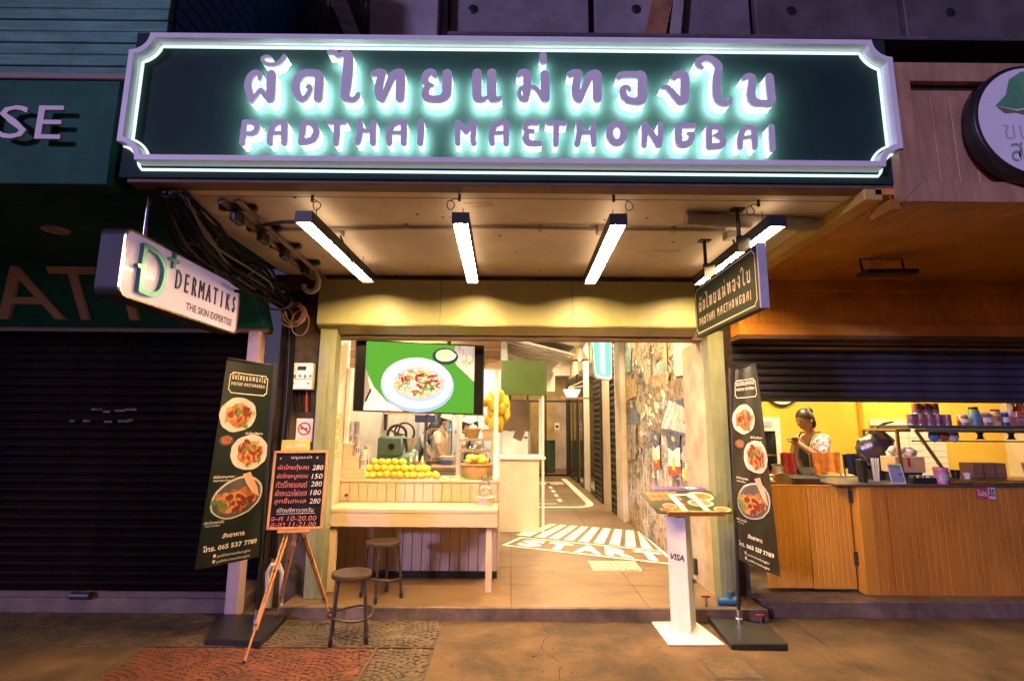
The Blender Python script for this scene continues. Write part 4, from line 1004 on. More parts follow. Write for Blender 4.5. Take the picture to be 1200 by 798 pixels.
for i in range(3):
    B('fascia_board', m_pine, t, -1.60, -.085, 5.285, 5.31, 2.072+i*.098, 2.166+i*.098, bev=.003)
B('post', m_white, t, -1.615, -1.575, 5.275, 5.315, 1.33, 2.07, bev=.002)
MB().lathe([(0,0),(.012,0),(.014,.01),(.006,.02),(.006,.03),(.014,.034),(.012,.04)], (-1.55,5.27,.85), 10, mat=Matrix.Rotation(pi/2,3,'X')).build('hook_knob', m_dark, t, smooth=True)
rebase(t, (-.85, 5.1, .095))
t = thing('wall_poster', 'small food poster with two noodle bowls on the cream wall beside the green post', 'poster')
B('sheet', M('poster_paper', (.62,.5,.3), .5, var=.2, sc=9, c2=(.35,.4,.15)), t, -1.62, -1.616, 4.93, 5.19, 1.20, 1.62)
foodm = SPECK('poster_food', [(.45,.12,.03),(.7,.35,.08),(.3,.35,.08),(.8,.6,.25)], 45)
for z in (1.52, 1.33):
    MB().poly([disc(16,.10,.075,5.06,z)], lambda a, b: (-1.6155, a, b)).build('bowl_print', M('bowl_print', (.75,.65,.5), .5) if z > 1.5 else bpy.data.materials['bowl_print'], t, norm=False)
    MB().poly([disc(16,.08,.055,5.06,z,.2,3)], lambda a, b: (-1.615, a, b)).build('food_print', foodm, t, norm=False)
rebase(t, (-1.62, 5.06, 1.2))

# ---------------------------------------------------------------- television
t = thing('television', 'large flat television over the counter showing a plate of noodles on banana leaf', 'television')
P0, P1 = Vector((-1.456,4.98,1.638)), Vector((-.248,5.20,1.612)); PT0, PT1 = Vector((-1.458,4.975,2.314)), Vector((-.249,5.195,2.298))
TW, THt = 1.228, .68
nrm = (P1-P0).cross(PT0-P0).normalized()
if nrm.y > 0: nrm = -nrm
def tv(off):
    def f(a, b):
        u, v = a/TW, b/THt
        return tuple(P0*(1-u)*(1-v)+P1*u*(1-v)+PT1*u*v+PT0*(1-u)*v + nrm*off)
    return f
MB().prism([[(0,0),(TW,0),(TW,THt),(0,THt)]], tv(0), tv(-.05)).build('casing', m_black, t, bev=.004)
MB().poly([[(.012,.012),(TW-.012,.012),(TW-.012,THt-.012),(.012,THt-.012)]], tv(.0012)).build('screen', M('screen_black', (.01,.01,.01), .15), t)
tv_t = t; t = [o for o in S.objects if o.name.startswith('screen') and o.parent == tv_t][0]      # the pictures are printed on the screen: sub-parts
def leafmat():
    m = bpy.data.materials.new('screen_leaf'); m.use_nodes = True; n, l = m.node_tree.nodes, m.node_tree.links
    n.remove(n['Principled BSDF'])
    tc = n.new('ShaderNodeTexCoord'); mp = n.new('ShaderNodeMapping'); mp.inputs['Rotation'].default_value = (0, radians(28), 0)
    l.new(tc.outputs['Object'], mp.inputs[0])
    w = n.new('ShaderNodeTexWave'); w.bands_direction = 'Z'; w.inputs['Scale'].default_value = 13; w.inputs['Distortion'].default_value = 3.5; w.inputs['Detail'].default_value = 2; w.inputs['Detail Scale'].default_value = .6
    l.new(mp.outputs[0], w.inputs[0])
    cr = n.new('ShaderNodeValToRGB'); e = cr.color_ramp.elements; e[0].color = (.09,.38,.02,1); e[1].color = (.19,.56,.07,1)
    l.new(w.outputs['Fac'], cr.inputs[0]); em = n.new('ShaderNodeEmission'); em.inputs[1].default_value = 1.05
    l.new(cr.outputs[0], em.inputs[0]); l.new(em.outputs[0], n['Material Output'].inputs[0]); return m
CX0, CX1 = .098, 1.13
MB().poly([[(CX0,.014),(CX1,.014),(CX1,THt-.014),(CX0,THt-.014)]], tv(.002)).build('leaf_picture', leafmat(), t)
plank = SPECK('screen_plank', [(.3,.24,.2),(.66,.6,.56),(.5,.44,.4)], 9, emit=.8, st=(5,5,1))
for pl in [[(CX0,.40),(.184,.23),(.30,.105),(.46,.014),(CX0,.014)], [(.93,THt-.02),(CX1,THt-.02),(CX1,.32),(.96,.47),(.90,.55)]]:
    MB().poly([pl], tv(.0026)).build('plank_picture', plank, t)
MB().poly([[(CX0,.40),(.12,.37),(.145,.22),(.10,.05),(CX0,.05)]], tv(.003)).build('board_picture', EM('screen_tan', (.8,.5,.3), .9), t)
MB().poly([[(.15,.22),(.165,.205),(.12,.09),(.108,.10)]], tv(.0034)).build('knife_picture', EM('screen_dark', (.03,.02,.02), 1), t)
MB().poly([disc(36,.345,.258,.59,.265)], tv(.0036)).build('plate_picture', EM('screen_blue_white', (.62,.75,.98), 1.0), t)
MB().poly([disc(36,.335,.245,.585,.285)], tv(.0041)).build('plate_picture', EM('screen_white', (1,1,1), 1.15), t)
MB().poly([disc(36,.245,.165,.60,.275)], tv(.0046)).build('plate_picture', EM('screen_shade', (.80,.84,.92), 1.0), t)
nood = SPECK('screen_noodles', [(.3,.02,.01),(.7,.16,.03),(.85,.5,.22),(.95,.75,.5),(.6,.05,.03),(.15,.25,.03)], 34, emit=.8, dist=1.5)
MB().poly([disc(30,.225,.13,.60,.285,.25,4)], tv(.0052)).build('noodle_picture', nood, t)
def strands(n, cx, cy, rx_, ry_, fn, seed, wdt, ln=.5):
    """printed noodles: many short curved ribbons inside an oval"""
    q = random.Random(seed); out = MB()
    for i in range(n):
        a, r = q.uniform(0, 2*pi), math.sqrt(q.uniform(0, 1)); x, y = r*cos(a)*.86, r*sin(a)*.86
        d = q.uniform(0, 2*pi); k = q.uniform(-5, 5); L = ln*q.uniform(.5, 1); p = []
        for j in range(6):
            p.append((x, y)); x += L/5*cos(d); y += L/5*sin(d); d += k*L/5
        vs = []
        for j, (x, y) in enumerate(p):
            x2, y2 = p[min(j+1, 5)]; x1, y1 = p[max(j-1, 0)]; h = math.hypot(x2-x1, y2-y1) or 1; nx, ny = -(y2-y1)/h, (x2-x1)/h
            for s_ in (-1, 1): vs.append(fn(cx+x*rx_+s_*wdt*nx, cy+y*ry_+s_*wdt*ny, .00002*i))
        out.add(vs, [(2*j, 2*j+2, 2*j+3, 2*j+1) for j in range(5)])
    return out
for k, (c, n_, w) in enumerate([((.95,.62,.28),70,.006),((1,.84,.6),60,.0055),((.75,.32,.07),45,.006),((1,.95,.85),30,.006),((.3,.5,.08),10,.006),((.55,.05,.02),12,.009)]):
    strands(n_, .60, .285, .215, .122, lambda a, b, o: tv(.0056+.0002*k+o*.1)(a, b), 40+k, w).build('noodle_picture', EM('screen_strand_%s' % ('gold','cream','amber','sprout','herb','chilli')[k], c, .95), t, norm=False)['kind'] = 'stuff'
rt = random.Random(2)
for i in range(22):
    a, r = rt.uniform(0,2*pi), rt.uniform(.1,.95)
    MB().poly([disc(7,rt.uniform(.015,.035),rt.uniform(.008,.016),.60+r*.2*cos(a),.285+r*.115*sin(a),.6,i,rt.uniform(0,3))], tv(.0072+.00005*i)).build('garnish_picture', EM('screen_chilli', (.8,.07,.03), 1) if i == 0 else EM('screen_herb', (.2,.4,.04), 1) if i == 1 else EM('screen_cream', (1,.92,.7), 1.1) if i == 2 else bpy.data.materials[rt.choice(['screen_chilli','screen_herb','screen_cream','screen_cream'])], t)
MB().poly([disc(24,.125,.082,.845,.553)], tv(.0042)).build('bowl_picture', EM('screen_slate', (.05,.09,.11), 1), t)
MB().poly([disc(24,.098,.058,.848,.562,.1,2)], tv(.0048)).build('nuts_picture', SPECK('screen_nuts', [(.7,.4,.15),(1,.85,.55),(.6,.55,.2)], 60, emit=1), t)
MB().poly([disc(12,.05,.03,1.05,.50,.6,9)], tv(.0048)).build('crumbs_picture', SPECK('screen_crumbs', [(.15,.07,.04),(.6,.35,.2),(.9,.8,.7)], 50, emit=.8), t)
t = tv_t
for x in (-1.2,-.6):
    MB().tube([(x,5.06+.18*(x+1.456)/1.2,2.30),(x,5.06+.18*(x+1.456)/1.2,2.70)], .02, 8).build('ceiling_mount', m_black, t, smooth=True)
rebase(t, (-.85, 5.09, 1.62))

# ---------------------------------------------------------------- things on the counter
t = thing('stepped_shelf', 'pale wood stair shaped cup stand at the left end of the counter', 'shelf')
for x1, z in [(-1.53,1.326),(-1.462,1.21),(-1.40,1.095)]:
    B('step', m_pine, t, -1.618, x1, 5.30+.002*(z < 1.3)+.002*(z < 1.2), 5.62-.002*(z < 1.3)-.002*(z < 1.2), .9935, z, bev=.003)
rebase(t, (-1.52, 5.45, .993))
cupm = M('frosted_cup', (.75,.73,.74), .25, var=.04, spec=.6); cupp = M('cup_print', (.16,.12,.42), .4)
def cup_stack(x, y, z, n, lab, r=.032):
    t = thing('cup_stack', lab, 'cup stack', 'stacks of printed cups on the stepped shelf')
    for k in range(n):
        zz = z+k*.022
        h = .105
        MB().lathe([(r*.0,0),(r*.72,0),(r*.74,.004),(r,h),(r*1.06,h+.003),(r*1.02,h+.006)], (x,y,zz), 14).build('cup', cupm, t, smooth=True)
    for a in (-1.9,-1.2): MB().lathe([(r*.80,.03),(r*.93,.078)], (x,y-.0015,z), 3, a0=a, a1=a+.45).build('print', cupp, t)
    for k in range(1, n): MB().lathe([(r*1.075,0),(r*1.07,.008)], (x,y-.001,z+.078+.022*k), 5, a0=-2.1, a1=-1.2).build('print', cupp, t)
    return rebase(t, (x, y, z))
cup_stack(-1.575,5.36,1.327,6,'taller cup stack on the top step of the cup stand, nearest the front')
cup_stack(-1.555,5.50,1.327,6,'cup stack on the top step of the cup stand, behind the front one')
cup_stack(-1.494,5.36,1.211,5,'cup stack on the middle step of the cup stand')
cup_stack(-1.430,5.345,1.096,4,'front cup stack on the lowest step, beside the mangoes')
cup_stack(-1.428,5.46,1.096,6,'rear cup stack on the lowest step of the cup stand')
mangom = M('mango_skin', (.78,.5,.035), .42, var=.12, sc=7, c2=(.85,.6,.06), bump=.03)
stemm = M('stem_brown', (.12,.09,.03), .8)
mo0 = None
def mango_thing():
    t = thing('mango', 'ripe yellow mango leftmost in the pile on the counter below the television', 'mango', 'yellow mangoes piled on the counter')
    mb = MB(); mb.ell((0,0,0), (.046,.041,.038), 14)
    mb.v = [(x+.012*(x/.046)**2*(1 if x > 0 else -.3), y*(1-.12*x/.046), z-.004*(x/.046)) for x, y, z in mb.v]
    fr_ = mb.build('fruit', mangom, t, smooth=True)
    MB().tube([(-.044,0,0),(-.054,.002,.004)], .004, 5).build('stem', stemm, fr_)
    return t
rm = random.Random(9)
rows = [(.038,[177,228,275,321,370,415,467,511,560,614,662]), (.098,[200,248,297,345,392,443,492,540,585]), (.156,[228,276,321,368,422])]
for lev, (dz, xs_) in enumerate(rows):
    for qi, zx in enumerate(xs_):
        X = -1.32+(400+zx/6-440)*.00855
        o = mango_thing() if mo0 is None else copy_tree(mo0)
        mo0 = mo0 or o
        od = ('first','second','third','fourth','fifth','sixth','seventh','eighth','ninth','tenth','last')[qi]
        o['label'] = f"{od} mango from the left in the {('bottom','middle','top')[lev]} row of the counter pile" if qi < 10 else 'rightmost mango in the bottom row of the counter pile'
        o.location = (X, 5.37+.03*lev+rm.uniform(-.006,.006), .994+dz+(rm.uniform(-.003,.003)))
        o.rotation_euler = (rm.uniform(-.3,.3), rm.uniform(-.3,.3), rm.uniform(0,6.28)); q = rm.uniform(.88,1.04); o.scale = (q*.95,q,q)
t = thing('mango_bunch', 'bunch of long ripe mangoes hanging from a cord by the white counter post', 'mango bunch')
mb0 = None
for k in range(22):
    a = k*2.4; lev = k/22; R = (.02 if k % 3 == 0 else .06)+.05*sin(pi*min(1, .15+lev*.85))
    mb = MB(); mt_ = Matrix.Rotation(rm.uniform(-.35,.35),3,'X') @ Matrix.Rotation(rm.uniform(-.35,.35),3,'Y')
    mb.ell((-.13+R*cos(a), 5.62+R*.8*sin(a), 1.83-.32*lev), (.042*rm.uniform(.85,1.1),.04,.078*rm.uniform(.85,1.1)), 10, mat=mt_)
    mb.build('fruit', mangom, t, smooth=True)
MB().tube([(-.13,5.62,1.86),(-.13,5.62,2.07)], .008, 6).build('cord', stemm, t)
rebase(t, (-.13, 5.62, 2.07))
t = thing('glass_cloche', 'clear glass dome over fruit on a wooden base at the right end of the counter', 'glass dome')
c_ = (-.325,5.50)
MB().lathe([(.172,1.135),(.172,1.15),(.168,1.19),(.15,1.245),(.115,1.29),(.06,1.318),(.02,1.326),(.018,1.34),(.028,1.352),(.02,1.368),(.0,1.37)], (*c_,0), 28).build('dome', m_glass, t, smooth=True)
MB().lathe([(.0,.994),(.15,.994),(.155,1.0),(.16,1.12),(.176,1.124),(.176,1.134),(0,1.134)], (*c_,0), 28).build('base', M('base_wood', (.38,.22,.08), .5, var=.25, sc=8), t, smooth=True)
for k in range(7):
    a = k*.9; MB().ell((c_[0]+.08*cos(a), c_[1]+.08*sin(a), 1.165+.03*(k % 2)), (.045,.04,.032), 8).build('fruit', mangom, t, smooth=True)
rebase(t, (*c_, .994))
leafm = M('banana_leaf', (.07,.16,.02), .45, var=.3, sc=6, c2=(.16,.26,.04))
t = thing('banana_leaf', 'green banana leaf lying on the counter in front of the glass dome', 'leaf')
MB().grid(lambda u, v: (-.66+.5*u, 5.30+.17*v*(1-.5*abs(u-.5)), .996+.018*sin(pi*v)*(1-u*.6)+.004*sin(22*u)), 14, 6).build('blade', leafm, t, smooth=True, solid=.002)
MB().tube([(-.67,5.385,1.012),(-.4,5.38,1.014),(-.16,5.375,1.006)], .005, 6).build('rib', leafm, t)
rebase(t, (-.41, 5.38, .994))
t = thing('wrapped_gift_tree', 'small cellophane wrapped white basket on the right end of the pale wood shelf', 'gift basket')
c_ = (-.215, 5.08)
wrapm = GLASS('cellophane', (1,.98,.95), .28, .12)
MB().lathe([(.0,.789),(.062,.789),(.080,.86),(.084,.862),(.082,.868),(.0,.85)], (*c_,0), 16).build('basket', M('basket_white', (.75,.68,.6), .6, var=.15, sc=30), t, smooth=True)
rg = random.Random(4)
for k in range(16):
    a = rg.uniform(0,2*pi); r = rg.uniform(.0,.05)
    MB().ell((c_[0]+r*cos(a), c_[1]+r*sin(a), .88+rg.uniform(0,.075)), (.02,.02,.02), 7).build('sweet', M('sweet_cream', (.8,.62,.4), .4) if k == 0 else bpy.data.materials['sweet_cream'], t, smooth=True)
mb = MB(); mb.grid(lambda u, v: (c_[0]+(.078+.016*sin(9*2*pi*u)*v)*(1-v*.75 if v < .8 else .4-.1*(1-v)+.9*(v-.8))*cos(2*pi*u), c_[1]+(.078+.016*sin(9*2*pi*u)*v)*(1-v*.75 if v < .8 else .4+.9*(v-.8))*sin(2*pi*u), .865+.185*v), 54, 9)
mb.build('wrapper', wrapm, t, smooth=True)
rebase(t, (*c_, .789))
t['label'] = 'small white basket of sweets in a cellophane wrapper on the pale wood shelf'; t.name = 'gift_basket'

# ---------------------------------------------------------------- kitchen behind
m_grind = M('machine_green', (.13,.22,.15), .35, var=.1)
t = thing('grinder_machine', 'sage green grinding machine behind the mango pile', 'grinder')
B('stand', m_steel, t, -1.62, -1.0, 5.95, 6.45, .096, .98)
MB().box(-1.46,-1.18,6.0,6.3,1.17,1.39).build('motor_box', m_grind, t, bev=.02, seg=3, smooth=True)
MB().lathe([(0,0),(.13,0),(.15,.03),(.15,.40),(.13,.43),(0,.43)], (-1.47,6.15,1.10), 18, mat=Matrix.Rotation(pi/2,3,'Y')).build('drum', m_grind, t, smooth=True)
MB().lathe([(0,0),(.03,0),(.07,.14),(.075,.15),(0,.15)], (-1.12,6.1,1.22), 14).build('hopper', m_steel, t, smooth=True)
MB().lathe([(0,0),(.035,0),(.035,.01)], (-1.3,5.99,1.28), 10, mat=rx).build('badge', m_black, t)
for x in (-1.4,-1.15): MB().box(x-.03,x+.03,6.0,6.3,.981,1.01).build('foot', m_dark, t)
rebase(t, (-1.3, 6.15, .096))
t = thing('hand_wheel', 'black spoked wheel with belt behind the green grinder', 'wheel')
wx, wy, wz = -1.40, 6.75, 1.40
def circ(r, k=20): return [(wx+r*cos(2*pi*i/k), wy, wz+r*sin(2*pi*i/k)) for i in range(k+1)]
MB().tube(circ(.115), .018, 8, cap=False).build('rim', m_black, t, smooth=True)
MB().tube([(x+.08, y+.06, z+.02) for x, y, z in circ(.125)], .012, 8, cap=False).build('belt', m_black, t, smooth=True)
MB().lathe([(0,-.02),(.035,-.02),(.035,.02),(0,.02)], (wx,wy,wz), 12, mat=rx).build('hub', m_dark, t, smooth=True)
for k in range(5): MB().beam((wx,wy,wz),(wx+.11*cos(k*1.257),wy,wz+.11*sin(k*1.257)),.018,.02,up=(0,1,0)).build('spoke', m_dark, t)
MB().tube([(wx,wy,wz),(wx,wy+.25,wz),(wx,wy+.25,.1)], .02, 8).build('axle_stand', m_dark, t)
rebase(t, (wx, wy+.2, .1))
t = thing('wall_shelf', 'small wall shelf carrying yellow fruit and a red flower above the grinder', 'shelf')
B('board', m_pine, t, -1.615, -1.05, 6.9, 7.2, 1.655, 1.68)
MB().box(-1.615,-1.585,6.95,6.97,1.45,1.655).box(-1.08,-1.05,6.95,6.97,1.45,1.655).build('bracket', m_dark, t)
rebase(t, (-1.33, 7.05, 1.655))
yfl = ['yellow fruit at the left end of the small wall shelf', 'yellow fruit second from the left on the wall shelf', 'yellow fruit beside the red flower on the wall shelf']
for k in range(3):
    o = copy_tree(mo0); o.name = 'mango'; o.location = (-1.56+.10*k, 6.95, 1.718); o.rotation_euler = (0,.1,k); o.scale = (1.1,1.1,1.1)
    o['label'] = yfl[k]; o['group'] = 'yellow fruit on the wall shelf'
t = thing('flower_pot', 'red flower in a small white vase on the wall shelf', 'flower vase')
MB().lathe([(0,0),(.028,0),(.035,.04),(.022,.09),(.026,.1)], (-1.30,7.0,1.681), 12).build('vase', m_white, t, smooth=True)
for k in range(7): MB().ell((-1.30+.045*cos(k*.9), 7.0+.03*sin(k*.9), 1.83+.03*sin(k*2.1)), (.028,.02,.026), 7).build('petal', M('petal_red', (.55,.03,.03), .5) if k == 0 else bpy.data.materials['petal_red'], t, smooth=True)
MB().tube([(-1.30,7,1.76),(-1.30,7,1.83)], .006, 5).build('stalk', leafm, t)
rebase(t, (-1.3, 7, 1.681))
t = thing('control_box', 'dark blue machine control box with white panel below the television', 'control box')
MB().box(-1.30,-1.02,7.4,7.6,1.56,1.70).build('case', M('case_blue', (.04,.045,.14), .4), t, bev=.01)
B('panel', m_white, t, -1.29, -1.03, 7.394, 7.4, 1.655, 1.69)
MB().box(-1.18,-1.14,7.48,7.52,.1,1.56).build('stand', m_steel, t)
rebase(t, (-1.16, 7.5, .1))
t = thing('steel_sink', 'stainless kitchen sink with tall tap against the white tiled wall', 'sink')
MB().box(-1.2,-.55,8.75,9.6,.85,.92).build('basin_top', m_steel, t, bev=.01)
MB().box(-1.18,-.57,8.78,9.58,.096,.85).build('cabinet', m_white, t)
MB().tube([(-1.0,9.4,.92),(-1.0,9.4,1.45),(-1.0,9.36,1.5),(-1.0,9.25,1.5),(-1.0,9.2,1.44)], .014, 8).build('tap', m_chrome, t, smooth=True)
rebase(t, (-.87, 9.2, .096))
t = thing('kitchen_pole', 'dark column standing by the white tiled kitchen wall', 'column')
B('shaft', m_dark, t, -1.26, -1.10, 9.3, 9.45, .096, 2.72); B('foot', m_dark, t, -1.29, -1.07, 9.27, 9.48, .096, .16)
rebase(t, (-1.18, 9.38, .096))
t = thing('dish_rack', 'low wooden rack of glass tumblers behind the mango pile', 'rack')
B('table', m_steel, t, -.98, -.45, 6.6, 7.1, .096, .97)
B('tray', M('tray_wood', (.3,.17,.07), .6, var=.2), t, -.98, -.55, 6.62, 7.05, .971, 1.02, bev=.006)
for i in range(4):
    for j in range(2): MB().lathe([(.0,0),(.028,0),(.034,.1),(.031,.1),(.026,.006)], (-.92+i*.09,6.7+.16*j,1.021), 10).build('tumbler', m_glass, t, smooth=True)
rebase(t, (-.75, 6.85, .096))
t = thing('kitchen_shelf_unit', 'pale wood open shelf unit behind the glass dome', 'shelf')
for x in (-.60,-.14): MB().box(x,x+.035,6.15,6.19,.096,1.95).box(x,x+.035,6.42,6.46,.096,1.95).build('upright', m_white, t, bev=.002)
for z in (.6,1.22,1.345): B('shelf', m_pine, t, -.565, -.14, 6.15, 6.46, z, z+.024)
rebase(t, (-.36, 6.3, .096))
wick = M('wicker', (.5,.3,.1), .7, var=.4, sc=50, c2=(.7,.48,.2), bump=.4, st=(1,1,4))
for x, w, lb in [(-.42,.085,'round wicker basket on the upper shelf behind the glass dome'),(-.235,.07,'square cream box on the upper shelf next to the wicker basket')]:
    t = thing('wicker_basket' if x < -.3 else 'storage_box', lb, 'basket' if x < -.3 else 'box')
    if x < -.3:
        MB().lathe([(0,0),(w*.7,0),(w,.10),(w*1.12,.105),(w*1.1,.12),(w*.95,.11),(w*.6,.02),(0,.015)], (x,6.28,1.37), 18).build('bowl', wick, t, smooth=True)
        MB().ell((x,6.28,1.48), (.05,.05,.045), 10).build('contents', m_white, t, smooth=True)
    else:
        B('body', M('box_cream', (.6,.5,.3), .6), t, x-w, x+w, 6.2, 6.36, 1.37, 1.47, bev=.004); B('lid', m_white, t, x-w-.005, x+w+.005, 6.195, 6.365, 1.471, 1.49, bev=.003)
    rebase(t, (x, 6.28, 1.37))
t = thing('yellow_garland', 'small yellow flower garland hanging by the shelf unit', 'garland')
for k in range(12): MB().ell((-.19+.012*(k % 2), 6.13, 1.335-.012*k), (.02,.016,.014), 7).build('bloom', mangom, t, smooth=True)
rebase(t, (-.19, 6.13, 1.34))
t = thing('bowl_stack', 'stack of white bowls on the steel table behind the mangoes', 'bowl stack')
for k in range(6): MB().lathe([(0,0),(.035,0),(.07,.045),(.066,.045),(.03,.008)], (-.50,6.75,.971+.016*k), 14).build('bowl', m_white, t, smooth=True)
rebase(t, (-.50, 6.75, .971))
t = thing('water_bucket', 'blue and white plastic bucket on the steel table behind the mangoes', 'bucket')
MB().lathe([(0,0),(.075,0),(.095,.15),(.10,.155),(.092,.15),(.07,.01)], (-.80,7.0,.971), 16).build('bucket', m_white, t, smooth=True); MB().lathe([(.083,.05),(.0915,.11)], (-.80,7.0,.971), 16).build('band', M('bucket_blue', (.05,.12,.4), .4), t, smooth=True)
rebase(t, (-.80, 7.0, .971))
for k, (x, c, lb) in enumerate([(-1.02,(.1,.3,.06),'green squeeze bottle behind the mango pile'),(-.96,(.5,.06,.03),'red squeeze bottle behind the mango pile'),(-.90,(.6,.35,.05),'orange squeeze bottle behind the mango pile')]):
    t = thing('squeeze_bottle', lb, 'bottle', 'squeeze bottles behind the mangoes')
    MB().lathe([(0,0),(.028,0),(.03,.01),(.03,.13),(.02,.15),(0,.15)], (x,5.66,.994), 12).build('bottle', M('bottle_'+('green','red','orange')[k], c, .35), t, smooth=True); MB().lathe([(.018,.15),(.014,.17),(.004,.21),(0,.21)], (x,5.66,.994), 10).build('nozzle', m_white, t, smooth=True)
    rebase(t, (x, 5.66, .994))
t = thing('utensil_rail', 'steel rail with ladles and strainers on the white tiled back wall', 'utensil rail')
MB().tube([(-1.1,9.66,1.75),(-.25,9.66,1.75)], .01, 6).build('rail', m_chrome, t)
for k in range(7):
    x = -1.05+k*.12; MB().tube([(x,9.65,1.75),(x,9.65,1.45)], .006, 5).build('handle', m_steel, t); MB().ell((x,9.64,1.42), (.04,.02,.045), 8).build('ladle', m_steel, t, smooth=True)
rebase(t, (-.7, 9.68, 1.75))
for k, (x, z, w, h, lb) in enumerate([(-1.35,1.75,.14,.2,'white order sheet taped on the back wall near the column'),(-.98,1.98,.12,.17,'small order sheet taped above the utensil rail'),(-.42,2.0,.16,.12,'wide order sheet taped on the right of the back wall')]):
    t = thing('paper_sheet', lb, 'paper', 'order sheets on the kitchen wall'); B('sheet', M('sheet_paper', (.55,.5,.4), .8) if k == 0 else bpy.data.materials['sheet_paper'], t, x, x+w, 9.694, 9.698, z, z+h)
    for j in range(4): B('print_line', m_dark, t, x+.02, x+w-.02-.02*(j % 2), 9.6925, 9.6935, z+h-.03-.03*j, z+h-.022-.03*j)
    rebase(t, (x, 9.698, z))
t = thing('ceiling_tube', 'white kitchen ceiling tube light over the work tables', 'ceiling light')
B('housing', m_white, t, -1.4, -.4, 7.25, 7.35, 2.68, 2.719); B('tube', EM('tube_white', (1,.88,.68), 150), t, -1.38, -.42, 7.265, 7.335, 2.66, 2.679)
rebase(t, (-.9, 7.3, 2.72))
o = copy_tree(t); o.location = (-.9, 5.95, 2.72); o['label'] = 'kitchen ceiling tube light nearest the serving counter'; o['group'] = 'kitchen ceiling tubes'; t['group'] = 'kitchen ceiling tubes'
o = copy_tree(t); o.location = (-.9, 8.9, 2.72); o['label'] = 'kitchen ceiling tube light at the far white tiled wall'; o['group'] = 'kitchen ceiling tubes'

# ---------------------------------------------------------------- kiosk in the corridor
m_lime = M('kiosk_green', (.07,.125,.02), .45, var=.08)
t = thing('drinks_kiosk', 'white drinks kiosk with green header, glass screens and slim posts inside the shop', 'kiosk')
B('body', M('kiosk_white', (.7,.62,.48), .5, var=.06), t, -.135, .42, 7.52, 8.2, .096, 1.06, bev=.004)
B('worktop', m_white, t, -.15, .51, 7.49, 8.25, 1.061, 1.098, bev=.004)
for x, y in [(.455,7.5),(.455,8.2)]: B('post', m_white, t, x, x+.035, y, y+.035, .096 if y < 8 else 1.1, 1.948, bev=.002)
B('post', m_white, t, -.15, -.115, 8.2, 8.235, 1.1, 1.948)
B('header', m_lime, t, -.12, .525, 7.48, 7.54, 1.95, 2.435, bev=.004)
B('header_side', m_lime, t, .485, .525, 7.541, 8.24, 1.952, 2.433)
B('screen', m_glass, t, -.10, .30, 7.53, 7.536, 1.10, 1.87)
B('screen', m_glass, t, .294, .30, 7.54, 8.1, 1.10, 1.87)
B('back_board', M('board_brown', (.16,.09,.05), .6, var=.2), t, -.10, .29, 8.15, 8.17, 1.45, 1.9)
B('shelf_cloth', M('cloth_white', (.7,.68,.62), .8), t, -.10, .29, 8.12, 8.14, 1.10, 1.44)
rebase(t, (.15, 7.85, .096))
t = thing('drink_dispenser', 'glass drinks dispenser with brown menu card on the kiosk worktop', 'dispenser')
MB().lathe([(0,1.10),(.075,1.10),(.08,1.11),(.08,1.30),(.07,1.33),(.07,1.34)], (.19,7.72,0), 16).build('jar', m_glass, t, smooth=True)
MB().lathe([(0,1.34),(.08,1.34),(.075,1.37),(.02,1.375),(.015,1.4),(0,1.4)], (.19,7.72,0), 16).build('lid', m_steel, t, smooth=True)
MB().obox((.15,7.64,1.42), (.13,.01,.2), Matrix.Rotation(.4,3,'Y')).build('card', bpy.data.materials['board_brown'], t)
rebase(t, (.19, 7.72, 1.10))
slm = M('slat_white', (.72,.68,.62), .5, var=.05)
t = thing('slatted_canopy', 'sloping white slats over a dark canopy behind the kiosk header', 'canopy')
MB().add([(-.35,7.7,2.98),(.95,7.7,2.66),(.95,10.5,2.80),(-.35,10.5,3.12),(-.35,7.7,3.0),(.95,7.7,2.68),(.95,10.5,2.82),(-.35,10.5,3.14)], [(0,1,2,3),(4,7,6,5),(0,4,5,1),(1,5,6,2),(2,6,7,3),(3,7,4,0)]).build('dark_sheet', m_dark, t)
for i in range(7):
    y = 7.75+i*.42; dz = .05*(y-7.7)
    MB().beam((-.34,y,2.87+dz),(.94,y,2.55+dz),.17,.03,up=(0,0,1)).build('slat', slm, t)
B('wall_strip', m_white, t, -.12, .9, 10.5, 10.6, 2.2, 2.75)
rebase(t, (.3, 9, 2.9))
